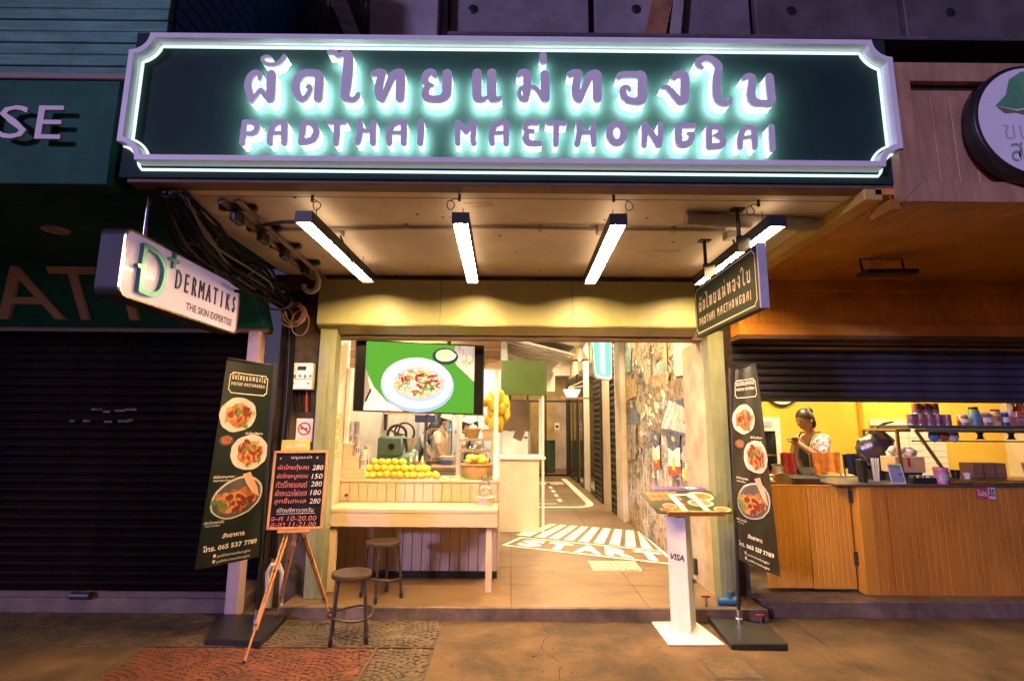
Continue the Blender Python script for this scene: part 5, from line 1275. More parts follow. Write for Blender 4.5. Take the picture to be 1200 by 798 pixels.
# corridor right wall fittings
t = thing('corridor_pillar', 'cream pillar at the far end of the mural', 'pillar', 'pillars along the corridor wall'); B('shaft', m_cream, t, 1.75, 1.829, 8.38, 8.86, .096, 3.49, bev=.004); rebase(t, (1.8, 8.6, .096))
t = thing('corridor_pillar', 'white pillar between the two dark lattice panels', 'pillar', 'pillars along the corridor wall'); B('shaft', m_cream, t, 1.80, 1.829, 9.43, 10.35, .096, 3.49, bev=.004); rebase(t, (1.8, 9.9, .096))
t = thing('corridor_pillar', 'white pillar beyond the second lattice panel, before the glass doors', 'pillar', 'pillars along the corridor wall'); B('shaft', m_white, t, 1.78, 1.829, 11.93, 12.8, .096, 3.49, bev=.004); rebase(t, (1.8, 12.4, .096))
latm = M('lattice_black', (.025,.022,.02), .5)
for y0, y1, lb in [(8.88,9.41,'dark lattice screen panel nearest the mural'),(10.37,11.22,'dark lattice screen panel between the white pillars')]:
    t = thing('lattice_screen', lb, 'lattice screen', 'dark lattice screens on the corridor wall')
    B('frame_post', latm, t, 1.765, 1.80, y0, y0+.05, .096, 3.4); B('frame_post', latm, t, 1.765, 1.80, y1-.05, y1, .096, 3.4)
    n = int((y1-y0-.1)/.11)
    mb = MB()
    for k in range(1, n): y = y0+.05+(y1-y0-.1)*k/n; mb.box(1.772,1.792,y-.017,y+.017,.12,3.38)
    for k in range(30): z = .12+k*.11; mb.box(1.768,1.7725,y0+.05,y1-.05,z,z+.042+.02*(k % 4 == 0))
    o = mb.build('lattice', latm, t); o['kind'] = 'stuff'
    rebase(t, (1.78, (y0+y1)/2, .096))
t = thing('side_door', 'black framed glass door beyond the lattice on the corridor wall', 'door', 'glass doors in the corridor')
B('frame', latm, t, 1.79, 1.829, 11.24, 11.91, .096, 3.0); B('pane', m_window, t, 1.785, 1.7895, 11.32, 11.83, .2, 2.9); rebase(t, (1.8, 11.5, .096))
t = thing('side_door', 'far pair of black framed glass doors on the corridor wall', 'door', 'glass doors in the corridor')
for y0, y1 in [(12.84,13.5),(14.05,14.75),(14.8,16.1)]:
    B('frame', latm, t, 1.77, 1.829, y0, y1, .096, 2.9); B('pane', m_window, t, 1.765, 1.7695, y0+.08, y1-.08, .2, 2.8)
rebase(t, (1.8, 14.4, .096))
# end of the corridor: glazed doors, lit room beyond
struct('end_wall', m_white, -.04, 1.83, 16.0, 16.15, 3.05, 3.5)
t = thing('glass_door', 'black framed glazed doors closing the end of the corridor', 'door', 'glass doors in the corridor')
for x in (.0,.52,1.06,1.70): B('stile', latm, t, x, x+.06, 16.0, 16.05, .096, 3.0)
for z in (.096,2.25,2.98): B('rail', latm, t, .06, 1.70, 16.005, 16.045, z, z+.06)
for x in (.06,.58,1.12): B('pane', m_glass, t, x, x+.46+.08*(x > 1), 16.02, 16.026, .156, 2.25)
MB().box(1.05,1.12,15.9,15.99,3.0,3.12).build('closer', latm, t)
B('notice', m_white, t, 1.36, 1.50, 16.0, 16.018, 1.38, 1.64); MB().poly([disc(14,.045,.045)], lambda a, b: (1.43+a, 15.998, 1.53+b)).build('notice_mark', m_black, t, norm=False)
B('notice_band', bpy.data.materials['sign_red'], t, 1.37, 1.49, 15.997, 15.9995, 1.40, 1.43)
rebase(t, (.9, 16.02, .096))
struct('end_room_wall', M('ochre_wall', (.5,.36,.16), .7, var=.25, sc=2), -.6, 3, 19.0, 19.1, .0, 3.4)
struct('end_room_floor', m_tile, -.6, 3, 16.31, 19, .0, .09); struct('end_room_side', m_cream, -.7, -.6, 16.3, 19, .0, 3.4); struct('end_room_side', m_cream, 3.0, 3.1, 16.3, 19, .0, 3.4); struct('end_room_ceiling', m_white, -.6, 3, 16.3, 19, 3.4, 3.5)
t = thing('waste_bin', 'tall green bin in the lit room beyond the corridor doors', 'bin'); MB().box(1.12,1.48,17.3,17.7,.091,1.05).build('body', M('bin_green', (.03,.09,.04), .5), t, bev=.03); MB().box(1.11,1.49,17.29,17.71,1.051,1.12).build('lid', bpy.data.materials['bin_green'], t, bev=.02); rebase(t, (1.3, 17.5, .091))
# illuminated signs in the corridor
t = thing('lit_cup_sign', 'glowing mint tapered box sign hanging on the corridor wall', 'lit sign')
def cs(y): return lambda a, b: (a, y, b)
shp = [(1.345,3.2),(1.405,2.36),(1.435,2.31),(1.65,2.275),(1.70,2.31),(1.715,3.2)]
MB().prism([shp], cs(8.74), cs(8.86)).build('case', m_white, t)
MB().poly([[(a+(.012 if a < 1.5 else -.012), b+.012*(b < 3)) for a, b in shp]], cs(8.737)).build('rim_glow', EM('mint_white', (.8,1,.95), 1.6), t)
MB().poly([[(1.535+(a-1.535)*.86, 2.33+(b-2.275)*.99) for a, b in shp]], cs(8.734)).build('face', EM('mint', (.34,.9,.68), 1.1), t)
MB().poly([[(1.535+(a-1.535)*.30, 2.36+(b-2.275)*.97) for a, b in shp]], cs(8.7325)).build('tube_glow', EM('mint_core', (.75,1,.92), 1.3), t)
MB().box(1.70,1.749,8.77,8.83,2.9,2.95).build('bracket', latm, t)
MB().tube([(1.5,8.8,3.2),(1.5,8.8,3.49)], .01, 6).build('hanger', latm, t)
rebase(t, (1.5, 8.8, 3.49))
t = thing('noodle_bowl_sign', 'glowing white bowl sign with yellow chopsticks on a small orange shelf', 'lit sign')
MB().prism([[(1.12,2.285),(1.47,2.285),(1.46,2.24),(1.40,2.125),(1.19,2.125),(1.13,2.24)]], cs(10.98), cs(11.06)).build('bowl', EM('bowl_white', (1,.96,1), 1.5), t)
chop = EM('chopstick_yellow', (1,.72,.25), 1.2)
for p, q in [((1.26,11.0,2.33),(1.53,11.0,2.46)),((1.26,11.04,2.31),(1.55,11.04,2.36))]: MB().beam(p, q, .025, .022).build('chopstick', chop, t)
MB().ell((1.28,11.02,2.31), (.06,.03,.05), 10).build('noodles', chop, t, smooth=True)
B('shelf', M('shelf_orange', (.6,.28,.05), .5), t, 1.05, 1.53, 10.95, 11.1, 2.085, 2.12)
B('arm', latm, t, 1.53, 1.829, 11.0, 11.04, 2.09, 2.11)
rebase(t, (1.3, 11.02, 2.085))
t = thing('pendant_lamp', 'dark cone pendant lamp hanging beside the mint sign', 'pendant lamp')
MB().lathe([(.02,2.98),(.05,2.96),(.16,2.76),(.17,2.75),(.155,2.76),(.03,2.94)], (1.32,9.9,0), 20).build('shade', M('shade_brown', (.1,.05,.03), .4), t, smooth=True)
MB().ell((1.32,9.9,2.79), (.04,.04,.05), 10).build('bulb', EM('bulb', (1,.8,.5), 12), t, smooth=True)
MB().tube([(1.32,9.9,2.98),(1.32,9.9,3.49)], .006, 5).build('flex', m_black, t)
rebase(t, (1.32, 9.9, 3.49))
t = thing('track_light', 'white ceiling track with small black spotlights along the corridor ceiling', 'track light')
B('track', m_white, t, .93, .97, 8.6, 14.5, 3.2, 3.23)
for y in (8.6,14.4): MB().tube([(.95,y+.05,3.23),(.95,y+.05,3.49)], .006, 5).build('hanger', m_white, t)
for k in range(6):
    y = 8.9+k*.9
    MB().lathe([(0,0),(.045,0),(.045,.14),(.03,.16),(0,.16)], (.95,y,3.02), 12).build('spotlight', m_black if k % 2 else m_white, t, smooth=True)
    MB().lathe([(0,0),(.036,0)], (.95,y,3.0185), 12).build('lens', EM('spot_lens', (1,.85,.6), 6) if k == 0 else bpy.data.materials['spot_lens'], t)
    MB().tube([(.95,y,3.18),(.95,y,3.20)], .008, 5).build('stem', m_black, t)
rebase(t, (.95, 11.5, 3.23))
# ceiling lamps that light the corridor and mural
def lamp(name, label, loc, size, power, col, group=None, sy=None, spot=None):
    t = thing(name, label, 'ceiling light', group)
    MB().lathe([(0,.03),(.07,.03),(.075,0),(.06,-.002),(.055,.006),(0,.006)], loc, 16).build('fitting', m_white, t, smooth=True)
    if spot:
        d = bpy.data.lights.new(name, 'SPOT'); d.spot_size = radians(spot); d.spot_blend = .6; d.shadow_soft_size = size
    else:
        d = bpy.data.lights.new(name, 'AREA'); d.size = size
        if sy: d.shape = 'RECTANGLE'; d.size_y = sy
    d.energy = power; d.color = col
    o = bpy.data.objects.new('lamp', d); COL.objects.link(o); o.location = (loc[0], loc[1], loc[2]-.02); o.parent = t
    rebase(t, loc); return o
WARM = (1, .67, .34)
for k, y in enumerate((5.55, 6.6, 7.65)):
    lamp('downlight', ['downlight over the near end of the mural', 'downlight over the middle of the mural', 'downlight over the far end of the mural'][k], (1.45, y, 3.46), .05, 165, WARM, 'downlights over the mural', spot=100)
for k, y in enumerate((5.9, 9.4, 12.2, 14.8)):
    lamp('downlight', ['corridor ceiling downlight just inside the opening', 'corridor ceiling downlight beyond the kiosk', 'corridor ceiling downlight past the second lattice panel', 'corridor ceiling downlight before the end doors'][k], (1.25 if k else .6, y, 3.46), .3, (90,95,90,75)[k], WARM, 'downlights along the corridor')
lamp('downlight', 'ceiling downlight in the room beyond the corridor doors', (1.2, 17.4, 3.37), .4, 60, (1,.75,.4))
lamp('downlight', 'small downlight above the counter shelf behind the opening header', (-.9, 5.12, 2.69), .25, 20, WARM)
# ---------------------------------------------------------------- people
skinm = M('skin_tan', (.42,.22,.13), .5, var=.06, spec=.4)
hairm = M('hair_black', (.012,.009,.008), .45, var=.3, sc=40)
def skin_obj(name, V, Eg, root, mat, parent, lev=2):
    """grow one smooth continuous surface round a chain of joints (x, y, z, radius)"""
    me = bpy.data.meshes.new(name); me.from_pydata([v[:3] for v in V], Eg, [])
    o = bpy.data.objects.new(name, me); COL.objects.link(o)
    m1 = o.modifiers.new('s', 'SKIN'); m1.use_smooth_shade = True; m1.branch_smoothing = .4
    m2 = o.modifiers.new('b', 'SUBSURF'); m2.levels = lev; m2.render_levels = lev
    for i, v in enumerate(V):
        d = me.skin_vertices[0].data[i]; r = v[3]
        d.radius = (r, r) if not isinstance(r, tuple) else r; d.use_root = (i == root)
    bpy.context.view_layer.update()
    m = bpy.data.meshes.new_from_object(o.evaluated_get(bpy.context.evaluated_depsgraph_get()))
    bpy.data.objects.remove(o); bpy.data.meshes.remove(me)
    m.name = name; m.materials.clear(); m.materials.append(mat)
    for p in m.polygons: p.use_smooth = True; p.material_index = 0
    o = bpy.data.objects.new(name, m); COL.objects.link(o); o.parent = parent
    return o
def person(label, base, face, H=1.62, lean=0, arms=None, look=0, shirt=None, legs=None, apron=None, hair='short', cap=None, mask=None, group=None, fingers=True, nod=.15):
    """figure standing at base, facing angle `face`; arms: (elbow, wrist) for each side in body axes (fwd, left, up)"""
    t = thing('person', label, 'person', group)
    f = Vector((cos(face), sin(face), 0)); l = Vector((-sin(face), cos(face), 0)); b = Vector(base); k = H/1.62
    def at(fw, lf, up): return b + f*fw*k + l*lf*k + Vector((0,0,up*k))
    ln = lean   # forward lean of the trunk
    pel = at(0,0,.86); wst = at(.02+ln*.2,0,1.0); che = at(.02+ln*.62,0,1.20); nb_ = at(.0+ln*.95,0,1.345-ln*.15); nk = at(.02+ln*1.05,0,1.385-ln*.2); hd = at(.035+ln*1.25,0,1.455-ln*.3)
    sh = [at(-.005+ln*.88,s*.160,1.325-ln*.13) for s in (1,-1)]
    A = []
    for i, s in enumerate((1,-1)):
        e, w = arms[i]; A.append((at(*e), at(*w)))
    V = [(*pel,.115*k),(*wst,.098*k),(*che,.115*k),(*nb_,.062*k),(*nk,.046*k),(*hd,.055*k)]; Eg = [(0,1),(1,2),(2,3),(3,4),(4,5)]
    for i, s in enumerate((1,-1)):
        n0 = len(V); e, w = A[i]
        fd = (w-e).normalized(); hand = w+fd*.07*k
        V += [(*sh[i],.060*k),(*(sh[i]*.5+e*.5),.050*k),(*e,.042*k),(*(e*.45+w*.55),.040*k),(*w,.029*k),(*hand,(.036*k,.018*k))]
        Eg += [(2,n0)]+[(n0+q,n0+q+1) for q in range(5)]
        hp = at(0,s*.085,.82); kn = at(.02,s*.09,.46); an = at(-.01,s*.09,.08); to = at(.14,s*.10,.03)
        n1 = len(V); V += [(*hp,.088*k),(*kn,.055*k),(*an,.038*k),(*to,(.04*k,.028*k))]
        Eg += [(0,n1),(n1,n1+1),(n1+1,n1+2),(n1+2,n1+3)]
    body = skin_obj('body', V, Eg, 0, skinm, t)
    # head with face, joined into the body mesh
    yaw = Matrix.Rotation(face+look, 3, 'Z'); pitch = Matrix.Rotation(nod+ln*.5, 3, 'Y'); HM = yaw @ pitch
    hc = hd + HM @ Vector((.012,0,.055))*k
    mb = MB(); n = 20; hh = 16
    mb.ell((0,0,0), (.092,.074,.115), n, h=hh)
    def shape(v):
        x, y, z = v
        if z < 0: y *= 1+.42*z/.115*.6; x = x*(1+.10*z/.115) if x > 0 else x*(1+.55*z/.115)     # jaw narrows, nape tucks in
        if x > .03:
            x += .022*math.exp(-((y/.013)**2))*math.exp(-(((z+.022)/.022)**2))       # nose
            x -= .008*math.exp(-(((abs(y)-.03)/.014)**2))*math.exp(-(((z-.006)/.014)**2))  # eye sockets
            x += .006*math.exp(-((y/.02)**2))*math.exp(-(((z+.06)/.010)**2))           # lips
            x += .007*math.exp(-((y/.022)**2))*math.exp(-(((z+.095)/.018)**2))          # chin
        return Vector((x, y, z))
    mb.v = [tuple(hc + HM @ shape(v)*k) for v in mb.v]
    for s in (1,-1): mb.ell(hc + HM @ Vector((-.008, s*.075, -.01))*k, (.018*k,.010*k,.030*k), 8, mat=HM)
    if fingers:
        for i, s in enumerate((1,-1)):
            e, w = A[i]; fd = (w-e).normalized(); dn = Vector((0,0,-1)); side = fd.cross(dn)
            side = side.normalized() if side.length > .05 else l
            dn = side.cross(fd).normalized(); dn = dn if dn.z < 0 else -dn
            p0 = w+fd*.085*k
            for q in range(4):
                o_ = side*(q-1.5)*.017*k; L_ = (.062,.07,.066,.052)[q]*k
                mb.tube([p0-fd*.02*k+o_, p0+fd*L_*.35+o_+dn*.004, p0+fd*L_*.7+o_*1.05+dn*.018*k, p0+fd*L_*.85+o_*1.05+dn*.038*k], [.0085*k,.008*k,.0075*k,.006*k], 6)
            inw = l*(-s)
            mb.tube([w+fd*.035*k+inw*.02*k, w+fd*.06*k+inw*.042*k+dn*.01*k, w+fd*.09*k+inw*.045*k+dn*.025*k], [.011*k,.009*k,.007*k], 6)
    ho = mb.build('head', skinm, t, smooth=True)
    # one mesh: head and fingers merge with the body
    bm = bmesh.new(); bm.from_mesh(body.data); bm.from_mesh(ho.data); bm.to_mesh(body.data); bm.free()
    for p in body.data.polygons: p.use_smooth = True
    bpy.data.objects.remove(ho)
    def hp_(x, y, z): return hc + HM @ Vector((x,y,z))*k
    for s in (1,-1):
        MB().ell(hp_(.080,s*.030,.006), (.006*k,.011*k,.0065*k), 8, mat=HM).build('eye', hairm, t, smooth=True)
        MB().tube([hp_(.083,s*.016,.024),hp_(.085,s*.03,.029),hp_(.076,s*.045,.024)], .0035*k, 5).build('eyebrow', hairm, t)
    if not mask:
        MB().tube([hp_(.082,.015,-.060),hp_(.0875,0,-.0605),hp_(.082,-.015,-.060)], .0035*k, 6).build('mouth', M('lips', (.3,.13,.09), .5) if 'lips' not in bpy.data.materials else bpy.data.materials['lips'], t, smooth=True)
    else:
        mb = MB(); mb.grid(lambda u, v: hp_(.098*cos((u-.5)*2.5)+.012*math.exp(-((u-.5)/.12)**2), .082*sin((u-.5)*2.5), -.095+.085*v), 12, 6)
        mb.build('face_mask', mask, t, smooth=True, solid=.003)
    # hair: a shell over the skull
    mb = MB()
    def hs_(u, v):
        a = 2*pi*u; fr = .5+.5*cos(a)
        zmin = -.075+.125*fr**.8 if hair != 'long' else -.1+.145*fr**.8
        th = (pi/2-math.asin(max(-.9,min(.9,zmin/.115))))*v
        x, y, z = .101*sin(th)*cos(a)-.006, .084*sin(th)*sin(a), .124*cos(th)
        return hp_(x, y, z+.004)
    mb.grid(hs_, 24, 8); mb.build('hair', hairm, t, smooth=True)
    if hair == 'bun': MB().ell(hp_(-.075,0,.075), (.048*k,.05*k,.042*k), 12, mat=HM).build('hair_bun', hairm, t, smooth=True)
    if hair in ('bun','long'): MB().ell(hp_(-.055,0,-.04), (.05*k,.062*k,.075*k), 12, mat=HM).build('hair', hairm, t, smooth=True)
    if cap:
        mb = MB(); mb.grid(lambda u, v: hp_(.108*sin(v*1.45)*cos(2*pi*u)-.004, .092*sin(v*1.45)*sin(2*pi*u), .03+.112*cos(v*1.45)), 22, 6); mb.build('cap', cap, t, smooth=True)
        mb = MB(); mb.grid(lambda u, v: hp_(.085+.075*v*cos((u-.5)*2.2), (.085-.01*v)*sin((u-.5)*2.2), .045-.018*v), 12, 3); mb.build('cap_brim', cap, t, smooth=True, solid=.003)
    # clothes follow the body
    V = [(*at(0,0,.82),.133*k),(*pel,.128*k),(*wst,.112*k),(*che,.128*k),(*(nb_*.93+che*.07),.080*k)]; Eg = [(0,1),(1,2),(2,3),(3,4)]
    for i in range(2):
        e, w = A[i]; n0 = len(V); V += [(*sh[i],.068*k),(*(sh[i]*.4+e*.6),.058*k),(*(sh[i]*.28+e*.72),.058*k)]; Eg += [(3,n0),(n0,n0+1),(n0+1,n0+2)]
    skin_obj('shirt', V, Eg, 1, shirt, t)
    V = [(*at(0,0,.86),.124*k)]; Eg = []
    for s in (1,-1):
        n0 = len(V); V += [(*at(0,s*.085,.80),.10*k),(*at(.02,s*.09,.46),.075*k),(*at(-.01,s*.09,.10),.065*k)]; Eg += [(0,n0),(n0,n0+1),(n0+1,n0+2)]
    skin_obj('trousers', V, Eg, 0, legs, t)
    for s in (1,-1): MB().ell(at(.05,s*.095,.035), (.125*k,.048*k,.036*k), 12, mat=Matrix.Rotation(face,3,'Z')).build('shoe', m_black, t, smooth=True)
    if apron:
        def ap(u, v):
            a = (u-.5)*2.0; up = .52+v*.72; r = .145+.0*v; wv = 1 if v < .62 else 1-.5*(v-.62)/.38
            ctr = .02+ln*max(0,(up-.9))*1.6
            return at(ctr+(r+.012)*cos(a*wv)-.01, (r+.015)*sin(a*wv)*1.05, up-ln*.12*max(0,up-.9))
        MB().grid(ap, 14, 12).build('apron', apron, t, smooth=True, solid=.004)
        for s in (.09,-.09): MB().tube([at(.142+ln*.6,s*.8,1.21),at(.115+ln*.8,s*.9,1.30-ln*.1),at(.06+ln*.9,s*.95,1.365-ln*.12),at(-.03+ln*.9,s*.85,1.375-ln*.12)], .008*k, 6).build('apron_strap', apron, t, smooth=True)
    return rebase(t, base)
tee = M('cream_tee', (.66,.55,.38), .8, var=.05, bump=.1, bsc=80); apr = M('apron_tan', (.5,.34,.18), .8, var=.1); drk = M('trousers_dark', (.05,.045,.045), .8)
khaki = M('trousers_khaki', (.12,.10,.06), .8); capm = M('cap_cream', (.62,.54,.42), .8); bmask = M('mask_blue', (.15,.3,.5), .8); kmask = M('mask_black', (.02,.02,.022), .8)
aprk = M('apron_dark', (.05,.045,.05), .8)
armsdown = [((.05,.22,1.06),(.20,.20,.86)), ((.10,-.22,1.06),(.26,-.17,.84))]
person('cook in cream t-shirt, tan apron, cap and blue face mask working behind the mango pile', (-1.10,8.3,.096), radians(-12), 1.62, .06, armsdown, 0, tee, khaki, apr, 'short', capm, bmask, 'cooks in the open kitchen', nod=.25)
person('cook in light cap and dark apron half hidden behind the shelf upright', (-.82,9.0,.096), radians(-5), 1.56, .05, [((.12,.2,1.06),(.34,.12,1.02)),((.12,-.2,1.06),(.34,-.12,1.02))], 0, tee, drk, aprk, 'long', capm, None, 'cooks in the open kitchen', nod=.3)
person('cook in black face mask bending low at the back of the kitchen', (-1.58,9.1,.096), radians(-15), 1.56, .22, [((.35,.2,1.0),(.5,.15,.86)),((.35,-.2,1.0),(.5,-.15,.86))], 0, M('grey_tee', (.35,.33,.3), .8), drk, aprk, 'short', None, kmask, 'cooks in the open kitchen', nod=.35)
person('cook in white cap and white shirt at the far right of the kitchen', (-.48,9.35,.096), radians(200), 1.58, .08, [((.12,.2,1.06),(.34,.12,1.02)),((.12,-.2,1.06),(.34,-.12,1.02))], 0, m_white, drk, None, 'short', m_white, None, 'cooks in the open kitchen', nod=.3)
pat = SPECK('patterned_tee', [(.08,.08,.1),(.62,.6,.55),(.7,.68,.62),(.35,.1,.12),(.62,.6,.55)], 22, .8)
w_p = (3.245,5.72,.12)
person('woman with hair bun, patterned t-shirt and black pinafore holding a cloth behind the counter', w_p, radians(196), 1.60, .03,
       [((.10,.19,1.075),(.24,.05,1.235)), ((.12,-.20,1.05),(.25,-.02,1.245))], radians(-6), pat, M('pinafore_black', (.025,.025,.03), .8), bpy.data.materials['pinafore_black'], 'bun', None, None, None, nod=.28)
t = thing('cloth', 'pale cloth held up by the woman behind the snack counter', 'cloth')
hx, hy = 2.985, 5.655
MB().grid(lambda u, v: (hx+(u-.5)*(.07+.09*(1-v))+.01*sin(9*v), hy+.02*sin(u*16)*(1-.6*v)-.01, 1.06+.29*v), 16, 10).build('drape', M('cloth_cream', (.62,.55,.45), .85), t, smooth=True, solid=.006)
rebase(t, (hx, hy, 1.06))

# ---------------------------------------------------------------- feather banners
m_ban = M('banner_green', (.007,.013,.011), .3, var=.15, sc=5)
m_ban2 = M('banner_brown', (.035,.02,.011), .25, var=.3, sc=5, c2=(.02,.026,.016))
m_banw = M('banner_print_white', (.66,.63,.58), .45, var=.05)
dishm = SPECK('banner_food', [(.06,.012,.006),(.22,.045,.015),(.36,.13,.035),(.16,.025,.012),(.45,.26,.11)], 34, .45, dist=1)
dishw = M('banner_plate', (.42,.41,.42), .4, var=.06); dishd = M('banner_slate', (.06,.06,.065), .4); herbm = M('banner_herb', (.08,.16,.03), .5)
strandm = [M('banner_noodle', (.32,.11,.03), .4), M('banner_shrimp', (.42,.2,.08), .4), M('banner_chilli', (.14,.015,.008), .4)]
def banner(label, pole, base, tl, tr, br, bl_, slab, mirror=False):
    t = thing('feather_banner', label, 'banner', 'feather banners on black bases')
    MB().prism([slab], lambda a, b: (a, b, 0), lambda a, b: (a, b, .045)).build('base_slab', m_black, t, bev=.006)
    MB().tube([pole[0], pole[1]], .014, 10).build('pole', m_black, t, smooth=True)
    MB().lathe([(0,0),(.026,0),(.026,.03),(.019,.034),(.019,.09),(0,.09)], (pole[0][0], pole[0][1], .045), 12).build('socket', m_steel, t, smooth=True)
    tl, tr, br, bl_ = map(Vector, (tl, tr, br, bl_))
    if mirror: MB().tube([tl+Vector((0,0,.005)), tr+Vector((0,0,.005))], .007, 6).build('top_arm', m_black, t)
    else: MB().tube([tr+Vector((0,0,.004)), tl+Vector((0,0,.004))], .007, 6).build('top_arm', m_black, t)
    nn = (tr-tl).cross(bl_-tl).normalized(); nn = nn if nn.y < 0 else -nn
    def fm(off, W_=.40, H_=1.5):
        def f(a, b):   # a in 0..1 from left, b in 0..1 from bottom
            p = bl_*(1-a)*(1-b)+br*a*(1-b)+tr*a*b+tl*(1-a)*b
            fold = .010*sin(5*a+2.2*b*3)*sin(pi*b)*(a if not mirror else 1-a)*.0+ .012*sin(3.1*a+4*b) + .005*sin(11*a-7*b)
            return tuple(p + nn*(off+fold))
        return f
    MB().grid(fm(0), 12, 40).build('flag', m_ban2 if mirror else m_ban, t, smooth=True, solid=-.002)
    AR = (tl-bl_).length/((tr-tl).length*.5+(br-bl_).length*.5)
    def pr(lp, name, m, off): 
        mb = MB(); f = fm(off)
        if len(lp) == 1:      # rings towards the middle so the print follows the cloth
            q = lp[0]; n = len(q); cx = sum(p[0] for p in q)/n; cy = sum(p[1] for p in q)/n
            vs = [f(cx+(x-cx)*s_, cy+(y-cy)*s_) for s_ in (1,.8,.6,.4,.2) for x, y in q]+[f(cx, cy)]
            fs = [(r_*n+i, r_*n+(i+1) % n, (r_+1)*n+(i+1) % n, (r_+1)*n+i) for r_ in range(4) for i in range(n)]+[(4*n+i, 4*n+(i+1) % n, 5*n) for i in range(n)]
            mb.add(vs, fs)
        else:
            a, b = lp; n = len(a); vs = []; fs = []
            for i in range(n):
                for k_ in range(6):
                    u = k_/6; vs += [f(*[a[i][j]*(1-u)+a[(i+1) % n][j]*u for j in (0,1)]), f(*[b[i][j]*(1-u)+b[(i+1) % n][j]*u for j in (0,1)])]
            N = len(vs)//2; mb.add(vs, [(2*i, 2*((i+1) % N), 2*((i+1) % N)+1, 2*i+1) for i in range(N)])
        return mb.build(name, m, t, norm=False)
    def ds(cx, cy, rx_, ry_, n=22, wob=0, seed=0, rot=0): return [(cx+(x)*1, cy+y/AR) for x, y in disc(n, rx_, ry_, 0, 0, wob, seed, rot)]
    # framed name at the top
    w, h = .8, .105
    def bx(d): return [(.5+(x-w/2), .885+(z-.205)/AR) for x, z in rect_notch(w, .41, .05, d)]
    pr([bx(0), bx(.014)], 'border_line', m_banw, .0035)
    mb = logo(lambda a, b: (a, b, 0), .5, .905, .70, .26/AR)
    mb.v = [fm(.0035)(x, y) for x, y, z in mb.v]; mb.build('lettering', m_banw, t, norm=False)
    # dishes
    def noods(cx, cy, rx_, ry_, sd):
        for k, (m, n_) in enumerate(((strandm[0],26),(strandm[1],20),(strandm[2],14),(herbm,5))):
            f = fm(.0049+.0003*k); strands(n_, cx, cy, rx_, ry_/AR, lambda a, b, o: f(a, b), sd*10+k, .011, .7).build('noodle_print', m, t, norm=False)['kind'] = 'stuff'
    pr([ds(.36,.725,.37,.33,26,.05,1,.3)], 'plate_print', dishw, .003); pr([ds(.38,.722,.235,.22,20,.25,2)], 'food_print', dishm, .0042); noods(.38,.722,.23,.21,1)
    pr([ds(.20,.595,.14,.10)], 'bowl_print', dishd, .003); pr([ds(.20,.597,.11,.07,16,.2,3)], 'food_print', dishm, .0042)
    pr([ds(.66,.535,.36,.34,26,.06,5,.4)], 'plate_print', dishw, .003); pr([ds(.67,.53,.235,.22,20,.25,6)], 'food_print', dishm, .0042); noods(.67,.53,.23,.21,2)
    pr([ds(.52,.315,.47,.36,26,.03,7,.5)], 'plate_print', dishw, .003); pr([ds(.52,.313,.44,.33,26,.03,7,.5)], 'plate_print', dishd, .0036)
    pr([ds(.46,.27,.26,.10,20,.4,8,.2)], 'herb_print', herbm, .0040); pr([ds(.50,.30,.29,.20,24,.35,9,.5)], 'food_print', dishm, .0046); noods(.50,.30,.28,.19,3)
    pr([[(.58,.425),(.72,.435),(.86,.36),(.9,.31),(.78,.33),(.66,.38)]], 'banana_flower_print', M('banner_pink', (.55,.3,.22), .5) if not mirror else bpy.data.materials['banner_pink'], .0050)
    def tx(s, cx, cy, w, al='c', bold=0):
        mb = MB(); fit_text(mb, s, lambda a, b: fm(.0036)(a, cy+(b-cy)/AR), cx, cy, w, None, al, 0, bold); mb.build('lettering', m_banw, t, norm=False)
    tx('ผัดไทยกุ้งสด', .72, .632, .34); tx('PADTHAI SHRIMP', .72, .612, .30)
    tx('ผัดไทยหมูกรอบ', .25, .418, .36); tx('PADTHAI PORK', .22, .40, .28)
    tx('ผัดไทยห่อไข่', .18, .205, .30); tx('PADTHAI EGG', .16, .19, .22)
    tx('สั่งอาหาร', .52, .135, .36, bold=.02); tx('โทร. 065 537 7789', .50, .085, .86, bold=.025)
    tx('padthaimaethongbai', .56, .045, .52); tx('padthai.maethongbai', .56, .02, .52)
    for y in (.048,.022): pr([[(.235,y-.006),(.275,y-.006),(.275,y+.008),(.235,y+.008)]], 'icon_print', m_banw, .0036)
    return rebase(t, base)
banner('dark green food banner on a black base left of the chalkboard easel', [(-1.886,4.284,.045),(-1.905,4.284,2.0)], (-1.95,4.22,0),
       (-2.145,4.02,2.0), (-1.905,4.27,1.972), (-1.893,4.27,.515), (-2.20,3.95,.497), [(-2.084,3.968),(-1.695,3.93),(-1.723,4.459),(-2.287,4.46)])
banner('dark food banner on a black base right of the menu stand, seen almost edge on', [(1.768,4.335,.045),(1.815,4.335,1.99)], (1.75,4.2,0),
       (1.822,4.32,1.982), (1.90,4.05,1.99), (1.905,3.93,.478), (1.782,4.32,.512), [(1.54,3.93),(1.933,3.93),(1.975,4.29),(1.58,4.48)], True)

